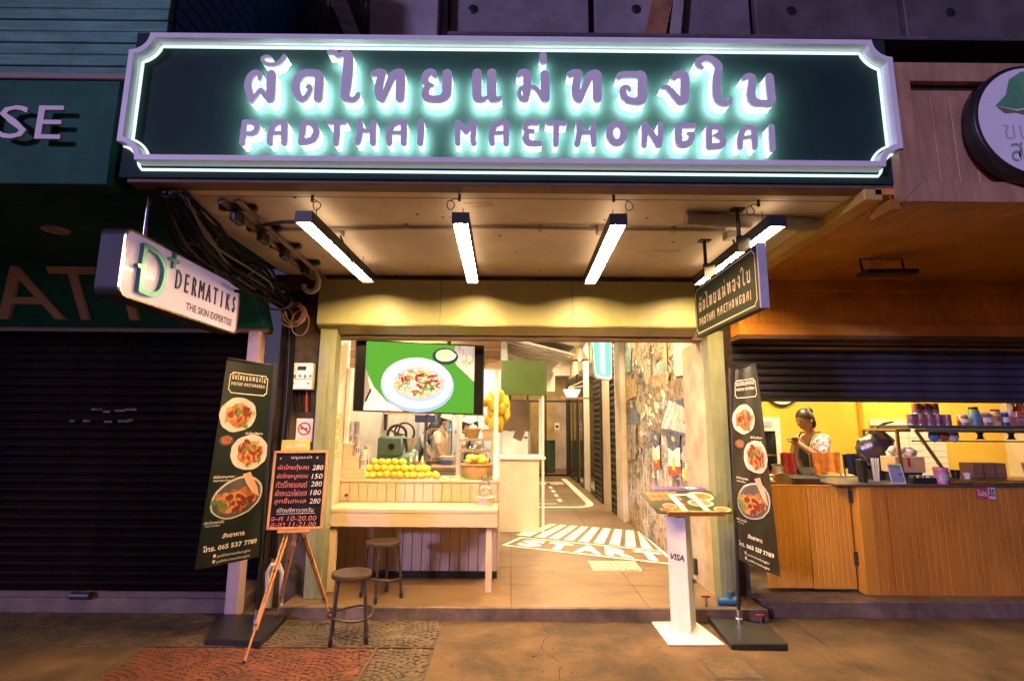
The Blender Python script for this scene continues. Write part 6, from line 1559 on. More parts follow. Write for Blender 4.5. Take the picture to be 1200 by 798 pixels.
# ---------------------------------------------------------------- chalkboard easel
t = thing('easel', 'wooden tripod easel with a handwritten chalkboard menu', 'easel')
wood = M('easel_wood', (.5,.25,.09), .45, var=.2, sc=4, st=(8,8,1.2)); wood2 = M('easel_wood_dark', (.22,.1,.04), .5)
BW, BH = .392, .555
bo_, bu = Vector((-1.735,3.985,.762)), Vector((0,.07,1)).normalized(); br_ = Vector((1,.06,.012)).normalized(); bn = br_.cross(bu).normalized(); bn = bn if bn.y < 0 else -bn
def bd(off): return lambda a, b: tuple(bo_ + br_*a + bu*b + bn*off)
MB().prism([[(.012,.012),(BW-.012,.012),(BW-.012,BH-.012),(.012,BH-.012)]], bd(.0), bd(-.008)).build('chalkboard', M('slate', (.010,.010,.014), .75, var=.5, sc=7, bump=.1, spec=.15), t)
for lp in [[(0,0),(BW,0),(BW-.016,.018),(.016,.018)], [(0,BH),(BW,BH),(BW-.016,BH-.018),(.016,BH-.018)], [(0,.001),(0,BH-.001),(.016,BH-.0185),(.016,.0185)], [(BW,.001),(BW,BH-.001),(BW-.016,BH-.0185),(BW-.016,.0185)]]:
    MB().prism([lp], bd(.010), bd(-.012)).build('frame_rail', wood, t, bev=.002)
ck = {'w': M('chalk_white', (.65,.6,.56), .9, var=.3, sc=60), 'p': M('chalk_pink', (.62,.18,.17), .9, var=.3, sc=60), 'y': M('chalk_yellow', (.6,.45,.12), .9, var=.3, sc=60)}
def chalk(s, cx, y, w, h, c, al='l', b=.006):
    mb = MB(); fit_text(mb, s, bd(.0015), cx, y, w, h, al, 0, b-.004, .14); mb.build('lettering', ck[c], t, norm=False)
chalk('เมนูแนะนำ', .20, .505, .15, .030, 'w', 'c'); chalk('★', .315, .505, .022, .022, 'y', 'c'); chalk('★', .05, .50, .018, .018, 'y', 'c')
for (a, n_), y in zip([('ผัดไทยกุ้งสด','280'),('ผัดไทยหมูกรอบ','150'),('ทัวร์ไทยแลนด์','280'),('ผักกะเฉดไฟแดง','180'),('ลูกชิ้นทะเล','280')], (.432,.370,.315,.255,.195)):
    chalk(a, .035, y, .225, .046, 'p'); chalk(n_, .285, y, .078, .036, 'w')
chalk('เปิดบริการทุกวัน', .19, .130, .26, .040, 'w', 'c')
MB().poly([[(.06,.106),(.33,.110),(.33,.113),(.06,.109)]], bd(.0015)).build('chalk_line', ck['w'], t, norm=False)
chalk('จ-ศ 10-20.00', .025, .077, .32, .034, 'p'); chalk('ส-อา 11-21.00', .025, .036, .32, .032, 'p')
Tp = bo_+br_*.19+bu*.10
def legp(p, q):
    p, q = Vector(p), Vector(q); d = (q-p); sd = d.cross(Vector((0,1,0))).normalized()
    for s in (-1,1): MB().beam(p+sd*.011*s, p+d*.78+sd*.008*s, .012, .02, up=(0,1,0)).build('leg', wood, t, bev=.002)
    lx_ = MB().beam(p+d*.60, q, .012, .018, up=(0,1,0)).build('leg_extension', wood, t, bev=.002)
    for u in (.12,.35,.74): MB().tube([p+d*u-Vector((0,.018,0)), p+d*u+Vector((0,.018,0))], .007, 8).build('bolt', m_dark, lx_)
    MB().ell(q+Vector((0,0,.008)), (.011,.011,.012), 8).build('foot', m_black, lx_)
legp(bo_+br_*.155+bu*.02-bn*.02, (-1.678,3.679,.006)); legp(bo_+br_*.235+bu*.02-bn*.02, (-1.355,4.40,.006)); legp(bo_+br_*.195+bu*.02-bn*.05, (-1.80,4.43,.006))
MB().beam(bo_+br_*.195+bu*-.10-bn*.03, bo_+br_*.195+bu*.60-bn*.03, .05, .014, up=(0,1,0)).build('mast', wood2, t, bev=.002)
MB().obox(bo_+br_*.195+bu*-.012+bn*.0, (.22,.05,.018), Matrix((br_, -bn, bu)).transposed()).build('ledge', wood, t, bev=.002)
MB().obox(bo_+br_*.195+bu*-.07-bn*.02, (.045,.02,.09), Matrix((br_, -bn, bu)).transposed()).build('height_clamp', wood, t, bev=.003)
rebase(t, (-1.6, 4.05, 0))
t = thing('shop_notice', 'small yellow notice board clipped on top of the chalkboard', 'notice')
MB().prism([[(.045,BH+.001),(.25,BH+.001),(.25,BH+.078),(.045,BH+.078)]], bd(.004), bd(-.008)).build('board', M('notice_yellow', (.65,.42,.06), .5), t, bev=.002)
mb = MB(); fit_text(mb, 'เปิด OPEN', bd(.0055), .148, BH+.038, .14, .034, bold=.02); mb.build('lettering', ck['w'], t, norm=False)
rebase(t, tuple(bo_+br_*.148+bu*BH))

# ---------------------------------------------------------------- stools
m_stool = M('stool_metal', (.07,.055,.05), .38, metal=.5, var=.2, sc=10); m_seat = M('stool_seat', (.035,.022,.015), .65, spec=.2, metal=.0, var=.25, sc=5)
def stool(label):
    t = thing('stool', label, 'stool', 'round metal stools by the counter'); r = .142; h = .452
    MB().lathe([(0,h-.012),(.118,h-.010),(.124,h-.002),(.134,h),(r,h-.006),(r,h-.03),(r-.006,h-.032),(r-.01,h-.014),(0,h-.018)], (0,0,0), 32).build('seat', m_seat, t, smooth=True)
    for k in range(4):
        a = pi/4+k*pi/2+.25; c, s = cos(a), sin(a)
        lg_ = MB().tube([(.10*c,.10*s,h-.02),(.122*c,.122*s,h-.032),(.134*c,.134*s,h-.07),(.150*c,.150*s,h*.5),(.168*c,.168*s,.018)], .0115, 8).build('leg', m_stool, t, smooth=True)
        MB().tube([(.167*c,.167*s,.045),(.170*c,.170*s,.0)], .0155, 8).build('rubber_foot', m_black, lg_, smooth=True)
    MB().tube([(.158*cos(w), .158*sin(w), .17+.012*sin(2*w)) for w in [k*pi/16 for k in range(33)]], .0085, 8, cap=False).build('ring', m_stool, t, smooth=True)
    return t
s1 = stool('round dark metal stool standing on the pavement in front of the step'); s1.location = (-1.134,4.09,.003)
s2 = copy_tree(s1); s2.location = (-1.055,4.71,.096); s2.rotation_euler.z = .5; s2['label'] = 'round dark metal stool standing on the shop floor under the counter shelf'

# ---------------------------------------------------------------- menu stand
t = thing('menu_stand', 'white menu stand with tilted food menu board and a card payment logo', 'menu stand')
stw = M('stand_white', (.74,.72,.70), .35, var=.04, grime=.12, gsc=3)
MB().prism([[(1.128,4.003),(1.526,4.008),(1.475,4.455),(1.125,4.44)]], lambda a, b: (a, b, 0.001), lambda a, b: (a, b, .012)).build('base_plate', stw, t, bev=.003)
cb = [Vector((1.236,4.30,.012)), Vector((1.348,4.185,.012)), Vector((1.445,4.35,.012)), Vector((1.333,4.44,.012))]
MB().add([tuple(p) for p in cb]+[tuple(p+Vector((0,.03,.86))) for p in cb], [(0,1,2,3),(4,5,6,7),(0,1,5,4),(1,2,6,5),(2,3,7,6),(3,0,4,7)]).build('column', stw, t, bev=.003)
fx_ = (cb[1]-cb[0]).normalized(); fz_ = Vector((0,.035,1)).normalized(); fn_ = fx_.cross(fz_).normalized(); fn_ = fn_ if fn_.y < 0 else -fn_
mb = MB(); fit_text(mb, 'VISA', lambda a, b: tuple(cb[0]+fx_*a+fz_*b+fn_*.002), .082, .52, .115, None, 'c', 0, .03, .25); mb.build('lettering', M('navy_print', (.02,.02,.09), .4), t, norm=False)
B('latch', m_steel, t, 1.425, 1.445, 4.30, 4.34, .33, .36)
mo, mx_, my_ = Vector((1.128,4.16,.868)), Vector((1,.01,.008)).normalized(), Vector((-.10,.46,.20)).normalized(); mn_ = mx_.cross(my_).normalized()
MW, MH = .575, .33
def mp_(off): return lambda a, b: tuple(mo+mx_*a+my_*b+mn_*off)
MB().prism([rrect(MW, MH, .02, 4, MW/2, MH/2)], mp_(0), mp_(-.006)).build('menu_board', M('menu_green', (.022,.026,.008), .35, var=.15), t)
MB().prism([[(.07,-.014),(MW-.07,-.014),(MW-.07,.004),(.07,.004)]], mp_(.02), mp_(-.02)).build('ledge', M('stand_orange', (.55,.2,.05), .4), t, bev=.002)
MB().prism([[(.10,MH+.002),(MW-.02,MH+.002),(MW-.04,MH+.045),(.10,MH+.045)]], mp_(.012), mp_(.006)).build('header_card', M('header_violet', (.10,.06,.26), .4), t)
mb = MB(); fit_text(mb, 'VISA', mp_(.0135), .43, MH+.022, .09, None, 'c', 0, .03, .2); mb.build('lettering', stw, t, norm=False)
menuf = SPECK('menu_food', [(.05,.012,.004),(.22,.07,.015),(.32,.18,.05),(.16,.03,.012),(.36,.26,.12)], 40, .35, dist=1)
plm = M('menu_plate', (.34,.31,.27), .35); caps = M('menu_caption', (.25,.14,.05), .4)
for i in range(5):
    for j in range(2):
        x, y = .03+i*.052, .265-j*.07
        MB().poly([[(x,y),(x+.046,y),(x+.046,y+.05),(x,y+.05)]], mp_(.0012)).build('photo_print', menuf, t, norm=False)
        MB().poly([[(x,y-.012),(x+.046,y-.012),(x+.046,y-.003),(x,y-.003)]], mp_(.0012)).build('caption_print', caps, t, norm=False)
for cx, cy, r1, r2 in [(.45,.24,.105,.07),(.40,.14,.10,.055),(.14,.10,.055,.038),(.52,.05,.065,.036)]:
    MB().poly([disc(22,r1,r2,cx,cy)], mp_(.0014)).build('plate_print', plm, t, norm=False); MB().poly([disc(18,r1*.78,r2*.72,cx,cy,.2,3)], mp_(.002)).build('photo_print', menuf, t, norm=False)
for x, y in [(.04,.03),(.10,.025),(.16,.03),(.22,.10)]: MB().poly([[(x,y),(x+.05,y),(x+.05,y+.04),(x,y+.04)]], mp_(.0017)).build('photo_print', menuf, t, norm=False)
for lp in [[(.20,.02),(.245,.02),(.245,.27),(.20,.27)], [(.37,.02),(.415,.02),(.415,.27),(.37,.27)], [(.245,.25),(.37,.25),(.37,.27),(.245,.27)]]:
    MB().poly([lp], mp_(.0045)).build('clear_holder', M('holder_white', (.6,.57,.52), .2) if 'holder_white' not in bpy.data.materials else bpy.data.materials['holder_white'], t, norm=False, solid=.002)
rebase(t, (1.3, 4.25, 0))
for k, (x, y, lb) in enumerate([(1.60,4.56,'red floor tap beside the blue pipe, left of the right door post'), (1.97,4.42,'red floor tap on the pavement right of the door post')]):
    t = thing('water_tap', lb, 'tap', 'small red taps at the foot of the right post')
    z0 = .095 if k == 0 else 0
    MB().tube([(x,y,z0),(x,y,z0+.06)], .012, 8).build('valve', m_steel, t, smooth=True); MB().beam((x-.035,y,z0+.068),(x+.035,y,z0+.068),.014,.014).build('handle', bpy.data.materials['sign_red'], t, bev=.003)
    rebase(t, (x, y, z0))
t = MB().tube([(1.70,4.58,.12),(1.80,4.57,.125),(1.86,4.57,.13)], .03, 10).tube([(1.80,4.57,.125),(1.80,4.57,.20)], .022, 10).build('pipe_joint', M('pvc_blue', (.04,.15,.32), .4), smooth=True)
tag(t, 'blue plastic pipe joint lying at the foot of the right door post', 'pipe')
t = thing('floor_switch_plate', 'narrow black vertical slot plate low on the plaster beside the right door post', 'wall plate')
B('plate', m_black, t, 1.735, 1.764, 5.2, 5.26, .16, .30); rebase(t, (1.75, 5.23, .16))
# ---------------------------------------------------------------- snack shop counter and interior
t = thing('snack_counter', 'orange wood counter of the snack shop with two hinged door panels and steel top', 'counter')
m_orange_lit = M('orange_wood_lit', (.60,.28,.035), .42, var=.07, sc=2, st=(16,16,1), c2=(.64,.3,.04), bump=.04, grime=.25, gsc=1.4, gst=(1.6,1,.5))  # same orange wood, lightened to paint the stronger light on the doors
def reed(x0, x1, y, z0, z1, n, m, name, d=.0022):
    mb = MB(); cols = [(x0+(x1-x0)*(i+a)/n, y+b*d) for i in range(n) for a, b in ((0,1),(.12,0),(.88,0))]+[(x1, y+d)]
    vs = [p for x, yy in cols for p in ((x,yy,z0),(x,yy,z1))]
    mb.add(vs, [(2*i,2*i+2,2*i+3,2*i+1) for i in range(len(cols)-1)])
    mb.add([(x0,y+d,z0),(x1,y+d,z0),(x1,y+d,z1),(x0,y+d,z1),(x0,y+.03,z0),(x1,y+.03,z0),(x1,y+.03,z1),(x0,y+.03,z1)], [(4,7,6,5),(0,4,5,1),(3,2,6,7),(0,3,7,4),(1,5,6,2)])
    return mb.build(name, m, t, norm=False)
for x0, x1 in [(2.24,2.632),(2.64,3.01)]:
    dp_ = reed(x0, x1, 4.832, .155 if x0 < 2.5 else .15, 1.0, 9, m_orange_lit, 'door_panel')
B('door_top_edge', m_orange, t, 2.24, 3.01, 4.83, 4.87, 1.002, 1.012)
for z in (.40,.92): B('hinge', m_dark, dp_, 3.00, 3.035, 4.822, 4.834, z-.055, z+.055)
MB().box(3.036,3.155,4.752,4.87,.122,1.012).build('corner_post', m_orange_lit, t, bev=.004)
reed(3.158, 3.29, 4.757, .122, 1.012, 2, m_orange, 'front_panel'); reed(3.295, 7.0, 4.757, .122, 1.012, 64, m_orange, 'front_panel')
B('carcass', m_dark, t, 3.16, 7.0, 4.80, 5.4, .122, 1.008)
B('worktop', M('counter_steel', (.25,.24,.25), .3, metal=.8, var=.15, sc=8), t, 2.86, 7.0, 4.74, 5.42, 1.013, 1.033, bev=.004)
rebase(t, (4, 5, .12))
yel = M('yellow_wall', (.72,.47,.05), .6, var=.06, sc=2, c2=(.78,.52,.07)); yel2 = M('yellow_wall_lit', (.78,.53,.08), .6, var=.05, sc=2)  # second yellow is lightened to paint the shading change at the wall corner
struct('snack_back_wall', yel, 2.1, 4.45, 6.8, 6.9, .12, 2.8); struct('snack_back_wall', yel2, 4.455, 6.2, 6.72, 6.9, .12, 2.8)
struct('snack_side_wall', m_cream, 2.1, 2.2, 5.2, 6.8, .12, 2.8); struct('snack_ceiling', m_white, 2.1, 6.2, 4.85, 6.9, 2.8, 2.9)
t = thing('wall_tiling', 'white subway tile panel on the lower yellow back wall', 'tiling')
wt = M('subway_tile', (.78,.76,.72), .25, var=.04)
for j in range(9):
    for i in range(6):
        x = 4.52+i*.155; z = .94+j*.077
        B('tile', wt, t, x, x+.151, 6.70, 6.719, z, z+.073, bev=.003)
rebase(t, (5, 6.72, .94))
t = thing('wall_clock', 'white wall clock with black rim half hidden by the raised shutter', 'clock')
MB().lathe([(0,0),(.215,0),(.23,.02),(.23,.04),(0,.04)], (3.47,6.80,2.015), 36, mat=rx).build('rim', m_black, t, smooth=True)
MB().lathe([(0,.0),(.205,.0)], (3.47,6.7575,2.015), 36, mat=rx).build('dial', m_white, t); dl_ = [c for c in kids(t) if c.name.startswith('dial')][0]
MB().beam((3.47,6.755,2.015),(3.47,6.755,2.16),.012,.003,up=(0,1,0)).beam((3.47,6.753,2.015),(3.38,6.753,1.97),.014,.003,up=(0,1,0)).build('hand', m_black, dl_)
for k in range(12): MB().beam((3.47+.18*cos(k*pi/6),6.756,2.015+.18*sin(k*pi/6)),(3.47+.2*cos(k*pi/6),6.756,2.015+.2*sin(k*pi/6)),.008,.002,up=(0,1,0)).build('hour_mark', m_black, dl_)
rebase(t, (3.47, 6.8, 2.015))
t = thing('drinks_fridge', 'tall white glass door drinks fridge behind the right banner', 'fridge')
MB().box(2.55,3.10,6.12,6.7,.121,1.63).build('body', m_white, t, bev=.01)
B('door_glass', m_window, t, 2.62, 3.03, 6.112, 6.119, .35, 1.48); B('header_label', M('fridge_label', (.3,.34,.45), .5), t, 2.86, 3.0, 6.114, 6.119, 1.53, 1.59)
for z in (.62,.9,1.2): B('shelf_edge', m_steel, t, 2.63, 3.02, 6.106, 6.111, z, z+.02)
for k in range(10): MB().lathe([(0,0),(.03,0),(.032,.1),(.014,.15),(.014,.18),(0,.18)], (2.67+.075*(k % 5),6.09-.0,.64 if k < 5 else .921), 8).build('bottle', M('bottle_red', (.3,.04,.03), .3) if k == 0 else bpy.data.materials['bottle_red'], t, smooth=True)
rebase(t, (2.82, 6.4, .121))
t = thing('brush_jar', 'jar of black utensils standing on top of the white fridge', 'utensil jar')
MB().lathe([(0,1.632),(.055,1.632),(.06,1.76),(.056,1.76),(.05,1.64)], (2.93,6.3,0), 14).build('jar', m_glass, t, smooth=True)
for k in range(8): MB().tube([(2.93+.03*cos(k),6.3+.03*sin(k),1.64),(2.93+.05*cos(k),6.3+.05*sin(k),1.86)], .008, 5).build('utensil', m_black, t)
rebase(t, (2.93, 6.3, 1.632))
t = thing('prep_table', 'stainless prep table behind the orange counter doors', 'table')
B('top', m_steel, t, 2.25, 3.9, 5.25 if False else 5.45, 5.62, 1.02, 1.05, bev=.003)
for x in (2.3,3.84): B('leg', m_steel, t, x, x+.04, 5.47, 5.51, .121, 1.02); B('leg', m_steel, t, x, x+.04, 5.56, 5.60, .121, 1.02)
rebase(t, (3, 5.5, .121))
t = thing('stock_pot', 'wide stainless pan standing on the prep table under the pale cloth', 'pan')
MB().lathe([(0,1.051),(.20,1.051),(.215,1.06),(.225,1.135),(.235,1.138),(.22,1.136),(.205,1.06),(0,1.056)], (2.93,5.53,0), 24).build('pan', m_steel, t, smooth=True); MB().tube([(3.15,5.5,1.12),(3.22,5.48,1.12),(3.22,5.42,1.12),(3.14,5.42,1.12)], .008, 6).build('handle', m_steel, t)
rebase(t, (2.93, 5.53, 1.051))
t = thing('cutting_board', 'round dark wooden chopping board propped upright behind the counter doors', 'chopping board')
MB().lathe([(0,0),(.085,0),(.09,.01),(.09,.03),(.085,.04),(0,.04)], (2.50,5.02,1.02), 24, mat=rx).build('board', M('board_dark', (.2,.12,.05), .6, var=.3), t, smooth=True); B('stand', m_dark, t, 2.4, 2.6, 5.0, 5.06, .121, .93)
rebase(t, (2.5, 5.02, .121))
t = thing('steel_tub', 'dark steel tub beside the chopping board', 'tub')
MB().box(2.60,2.86,4.98,5.24,.90,1.07).build('tub', M('tub_steel', (.12,.11,.1), .35, metal=.8), t, bev=.015); B('stand', m_dark, t, 2.62, 2.84, 5.0, 5.22, .121, .899)
rebase(t, (2.73, 5.1, .121))
def draped(name, label, cat, c, r, m, seed, base):
    t = thing(name, label, cat); q = random.Random(seed); ph = [q.uniform(0,6) for _ in range(6)]
    mb = MB(); mb.ell((0,0,0), (1,1,1), 22, h=14)
    def dv(v):
        x, y, z = v; a = math.atan2(y, x)
        w = 1+.10*sin(5*a+ph[0]+3*z)+.07*sin(9*a+ph[1]-5*z)+.05*sin(4*z*3+ph[2])
        return (c[0]+r[0]*x*w, c[1]+r[1]*y*w, max(base, c[2]+r[2]*z*(1+.06*sin(3*a+ph[3]))))
    mb.v = [dv(v) for v in mb.v]; mb.build('fold', m, t, smooth=True)
    return rebase(t, (c[0], c[1], base))
def hung(name, label, cat, x0, x1, y, z0, z1, m, seed, rail):
    """cloth hung over a short rail: top edge folded back, hem uneven, deep vertical folds"""
    t = thing(name, label, cat); q = random.Random(seed); ph = [q.uniform(0,6) for _ in range(5)]
    def fn(u, v):
        x = x0+(x1-x0)*u; fold = .014*sin(9*u+ph[0])+.008*sin(21*u+ph[1]); w = min(1, v/.8)
        if v < .8: z = z1+(z0-z1)*(v/.8)+.018*sin(5*u+ph[2])*w; return (x+(x-(x0+x1)/2)*.16*w*sin(3+ph[3])+.006*sin(13*u)*w, y-.02-fold*w-.02*w, z)
        return (x, y-.02+(v-.8)/.2*.10, z1+.004*sin(9*u))
    mb = MB()
    def fn2(u, v):   # v runs from the hem up over the rail and down the back
        if v < .62: return fn(u, .8*(1-v/.62))
        a = (v-.62)/.38; return (x0+(x1-x0)*u, y-.02+.05*min(1, a*3), z1-(max(0, a-.33))*.2+.006*sin(8*u+ph[4]))
    mb.grid(fn2, 30, 22); mb.build('fabric', m, t, smooth=True)
    B('rail', m_steel, t, x0-.01, x1+.01, y-.012, y+.022, z1-.02, z1-.005); 
    for x in (x0-.008, x1): B('rail_leg', m_steel, t, x, x+.008, y-.004, y+.012, ZC0, z1-.02)
    return rebase(t, ((x0+x1)/2, y, ZC0))
ZC0 = 1.0335
hung('orange_cloth', 'orange cloth hung over a low rail in front of the woman', 'cloth', 2.99, 3.27, 5.36, 1.06, 1.275, M('cloth_orange', (.75,.24,.02), .85, var=.25, sc=12), 1, 0)
hung('red_cloth', 'small red cloth hung beside the pale cloth', 'cloth', 2.70, 2.81, 5.36, 1.06, 1.27, M('bag_red', (.42,.03,.02), .6, var=.25, sc=12), 2, 0)
hung('navy_cloth', 'dark navy cloth hung over a rail right of the orange cloth', 'cloth', 3.30, 3.58, 5.32, 1.05, 1.265, M('bag_navy', (.018,.024,.04), .8, var=.3, sc=12), 3, 0)
draped('towel_heap', 'small pale towel on the left counter end behind the banner', 'cloth', (2.30,5.0,1.03), (.13,.09,.05), M('towel', (.55,.48,.36), .9), 6, .99)
t = thing('plastic_bag', 'big dark plastic bag hanging at the corner of the glass display case', 'bag')
mb = MB(); mb.ell((0,0,0), (1,1,1), 26, h=18)
def pb(v):
    x, y, z = v; a = math.atan2(y, x); w = 1+.08*sin(6*a+4*z)+.06*sin(11*a-6*z); s = 1 if z < .35 else 1-.75*(z-.35)/.65
    return (3.545+.175*x*w*s+.05*max(0,z), 5.22+.10*y*w*s, 1.33+.21*z)
mb.v = [pb(v) for v in mb.v]; mb.build('bag', M('bag_black', (.05,.035,.035), .25, var=.3, spec=.7), t, smooth=True)
MB().tube([(3.58,5.2,1.52),(3.64,5.19,1.56),(3.72,5.18,1.58)], [.02,.014,.008], 6).build('bag_handle', bpy.data.materials['bag_black'], t, smooth=True)
B('stand', m_dark, t, 3.45, 3.65, 5.14, 5.3, 1.034, 1.13)
rebase(t, (3.545, 5.22, 1.034))
ZC = 1.034
# glass display case
t = thing('display_case', 'glass display case with bronze frame and loaded top shelf on the snack counter', 'display case')
brz = M('frame_bronze', (.32,.2,.05), .35, metal=.7, var=.2)
for p, q in [((3.50,4.84,1.50),(3.62,4.84,1.50)),((3.50,4.84,1.50),(3.50,4.84,ZC)),((3.64,4.80,1.50),(3.90,4.78,ZC+.01)),((3.50,5.3,1.50),(3.50,5.3,ZC)),((3.50,4.84,1.50),(3.50,5.3,1.50)),((3.64,4.80,1.50),(6.2,4.80,1.48)),((3.90,4.78,ZC+.01),(6.2,4.78,ZC+.01))]:
    MB().beam(p, q, .022, .022, up=(.1,.9,.2)).build('frame_bar', brz, t)
MB().add([(3.52,4.84,1.49),(3.64,4.80,1.49),(3.89,4.78,ZC+.02),(3.52,4.84,ZC+.02)], [(0,1,2,3)]).build('end_pane', m_glass, t, norm=False)
MB().add([(3.65,4.802,1.49),(6.2,4.802,1.47),(6.2,4.782,ZC+.02),(3.9,4.782,ZC+.02)], [(0,1,2,3)]).build('front_pane', m_glass, t, norm=False)
B('top_shelf', M('shelf_dark', (.06,.07,.06), .25), t, 3.58, 6.2, 4.80, 5.32, 1.515, 1.545, bev=.004)
B('shelf_lip', M('shelf_green', (.16,.25,.2), .3), t, 3.72, 6.2, 4.79, 4.799, 1.49, 1.514)
B('inner_floor', brz, t, 3.92, 6.2, 4.83, 5.3, ZC+.001, ZC+.03)
for k in range(4):
    x = 4.10+k*.29
    MB().lathe([(0,0),(.03,0),(.035,-.03),(.02,-.05),(.025,-.085),(.04,-.095),(0,-.095)], (x,5.0,1.5145), 12).build('lamp_socket', m_dark, t, smooth=True)
B('rail', m_dark, t, 3.75, 6.2, 4.99, 5.01, 1.395, 1.407)
rebase(t, (4.6, 5.0, ZC))
tin = SPECK('tin_print', [(.05,.02,.10),(.10,.04,.2),(.5,.2,.08),(.25,.05,.15),(.08,.03,.16)], 18, .3, st=(9,9,.5))
def tinf(x, y, z, lab):
    t = thing('tin_can', lab, 'tin can', 'striped tin cans on the display case')
    MB().lathe([(0,0),(.036,0),(.037,.004),(.037,.094),(.036,.098),(0,.098)], (x,y,z), 16).build('can', tin, t, smooth=True)
    MB().lathe([(.037,.0),(.0385,.004),(.0385,.008),(.037,.01)], (x,y,z), 16).build('seam', m_steel, t, smooth=True)
    MB().lathe([(.037,.092),(.0385,.096),(.0385,.1),(.034,.1),(0,.097)], (x,y,z), 16).build('lid', m_steel, t, smooth=True)
    return rebase(t, (x, y, z))
ordn = ['leftmost','second','middle','fourth','rightmost']
for k in range(5): tinf(3.755+k*.083, 4.99, 1.546, f'{ordn[k]} striped tin can in the lower row on the display case')
for k in range(3): tinf(3.815+k*.083, 4.99, 1.648, f'{("left","middle","right")[k]} striped tin can stacked in the upper row on the display case')
jarm = M('jar_red', (.3,.05,.03), .3, var=.4, sc=20, c2=(.5,.25,.1))
jl = ['short red jar with pale lid next to the striped tins', 'tall brown sauce jar on the display case', 'wide jar of red paste on the display case', 'small pale capped jar on the display case', 'dark bottle on the display case beside the long pink carton']
for k, (x, r, h) in enumerate([(4.22,.045,.10),(4.33,.045,.17),(4.43,.05,.12),(4.53,.042,.15),(4.61,.035,.13)]):
    t = thing('sauce_jar', jl[k], 'jar', 'sauce jars on the display case')
    MB().lathe([(0,0),(r,0),(r,h*.8),(r*.8,h*.88),(r*.8,h*.9),(0,h*.9)], (x,4.97,1.546), 14).build('jar', [jarm, m_grind, jarm, bpy.data.materials['wicker'], bpy.data.materials['case_blue']][k], t, smooth=True)
    MB().lathe([(r*.82,h*.88),(r*.84,h),(0,h)], (x,4.97,1.546), 14).build('lid', m_white if k % 2 == 0 else m_dark, t, smooth=True)
    MB().lathe([(r*1.01,h*.25),(r*1.01,h*.6)], (x,4.97,1.546), 10, a0=-2.6, a1=-.5).build('paper_label', [m_white, M('label_blue', (.1,.2,.4), .5), m_white, jarm, m_white][k] , t)
    rebase(t, (x, 4.97, 1.546))
t = thing('carton', 'long dull pink carton on the right of the display case top', 'carton')
MB().box(4.67,5.3,4.90,5.2,1.546,1.635).build('box', M('carton_pink', (.3,.12,.13), .6, var=.2), t, bev=.004); MB().box(4.669,5.301,4.899,4.9,1.60,1.604).build('tape', m_white, t); rebase(t, (4.95, 5.05, 1.546))
pc = [(.6,.55,.5),(.5,.1,.05),(.55,.35,.1),(.15,.25,.45),(.55,.5,.4),(.4,.2,.08)]
pl_ = ['white snack packet at the left end of the packets standing on the pink carton','red snack packet standing on the pink carton','ochre snack packet standing on the pink carton','blue snack packet standing on the pink carton','cream snack packet standing on the pink carton','brown snack packet at the right end on the pink carton']
for k in range(6):
    x = 4.68+k*.085
    t = thing('snack_packet', pl_[k], 'packet', 'snack packets on the pink carton')
    mb = MB(); mb.grid(lambda u, v: (x+.075*u, 5.0-.03*sin(pi*u)*sin(pi*v)-.002, 1.636+.13*v), 6, 6); mb.grid(lambda u, v: (x+.075*u, 5.002+.03*sin(pi*u)*sin(pi*v), 1.636+.13*v), 6, 6)
    mb.build('bag', M('packet_'+('white','red','ochre','blue','cream','brown')[k], pc[k], .3, var=.35, sc=30), t, smooth=True)
    MB().poly([[(.015,.04),(.06,.045),(.055,.09),(.02,.085)]], lambda a, b: (x+a, 4.963, 1.636+b)).build('print', m_white if k % 2 else bpy.data.materials['sign_red'], t, norm=False)
    rebase(t, (x+.04, 5, 1.636))
# things on the steel counter top
t = thing('cup_tower', 'tall stack of black cups on the counter beside the straw jar', 'cup stack')
for k in range(5): MB().lathe([(0,0),(.036,0),(.045,.10),(.048,.104),(.045,.106)], (3.19,4.90,ZC+k*.024), 16).build('cup', m_black, t, smooth=True)
rebase(t, (3.19, 4.9, ZC))
t = thing('straw_jar', 'clear jar of white straws on the counter', 'jar')
MB().lathe([(0,0),(.032,0),(.035,.16),(.032,.16),(.03,.01)], (3.30,4.88,ZC), 14).build('jar', m_glass, t, smooth=True)
for k in range(9): MB().tube([(3.30+.018*cos(k*.7),4.88+.018*sin(k*.7),ZC+.012),(3.30+.028*cos(k*.7),4.88+.028*sin(k*.7),ZC+.215)], .004, 5).build('straw', m_white, t)
rebase(t, (3.30, 4.88, ZC))
t = thing('menu_card', 'upright picture card with a purple cartoon free print on the counter', 'card')
t['label'] = 'upright blue and violet picture card leaning on the counter'
def mc(off): return lambda a, b: (3.355+a-.0*b, 4.80+.12*b*.3-off, ZC+b)
MB().prism([[(.02,0),(.15,0),(.12,.17),(0,.17)]], mc(.003), mc(-.003)).build('card', M('card_frame', (.6,.55,.6), .4), t)
MB().poly([[(.026,.012),(.138,.012),(.112,.16),(.008,.16)]], mc(.0036)).build('picture', SPECK('card_print', [(.04,.06,.2),(.15,.3,.5),(.3,.2,.45),(.1,.3,.12),(.5,.3,.1)], 14, .4), t, norm=False)
rebase(t, (3.43, 4.82, ZC))
t = thing('carton', 'open cream carton filled with cling wrapped packets on the counter', 'carton')
crt = M('carton_cream', (.55,.36,.16), .7, var=.15); 
MB().box(3.50,3.77,4.90,5.10,1.12,1.26).build('box', crt, t, bev=.004); B('stand', m_dark, t, 3.52, 3.75, 4.92, 5.08, ZC, 1.119)
B('print', bpy.data.materials['sign_red'], t, 3.61, 3.635, 4.897, 4.8995, 1.17, 1.255)
qq = random.Random(8)
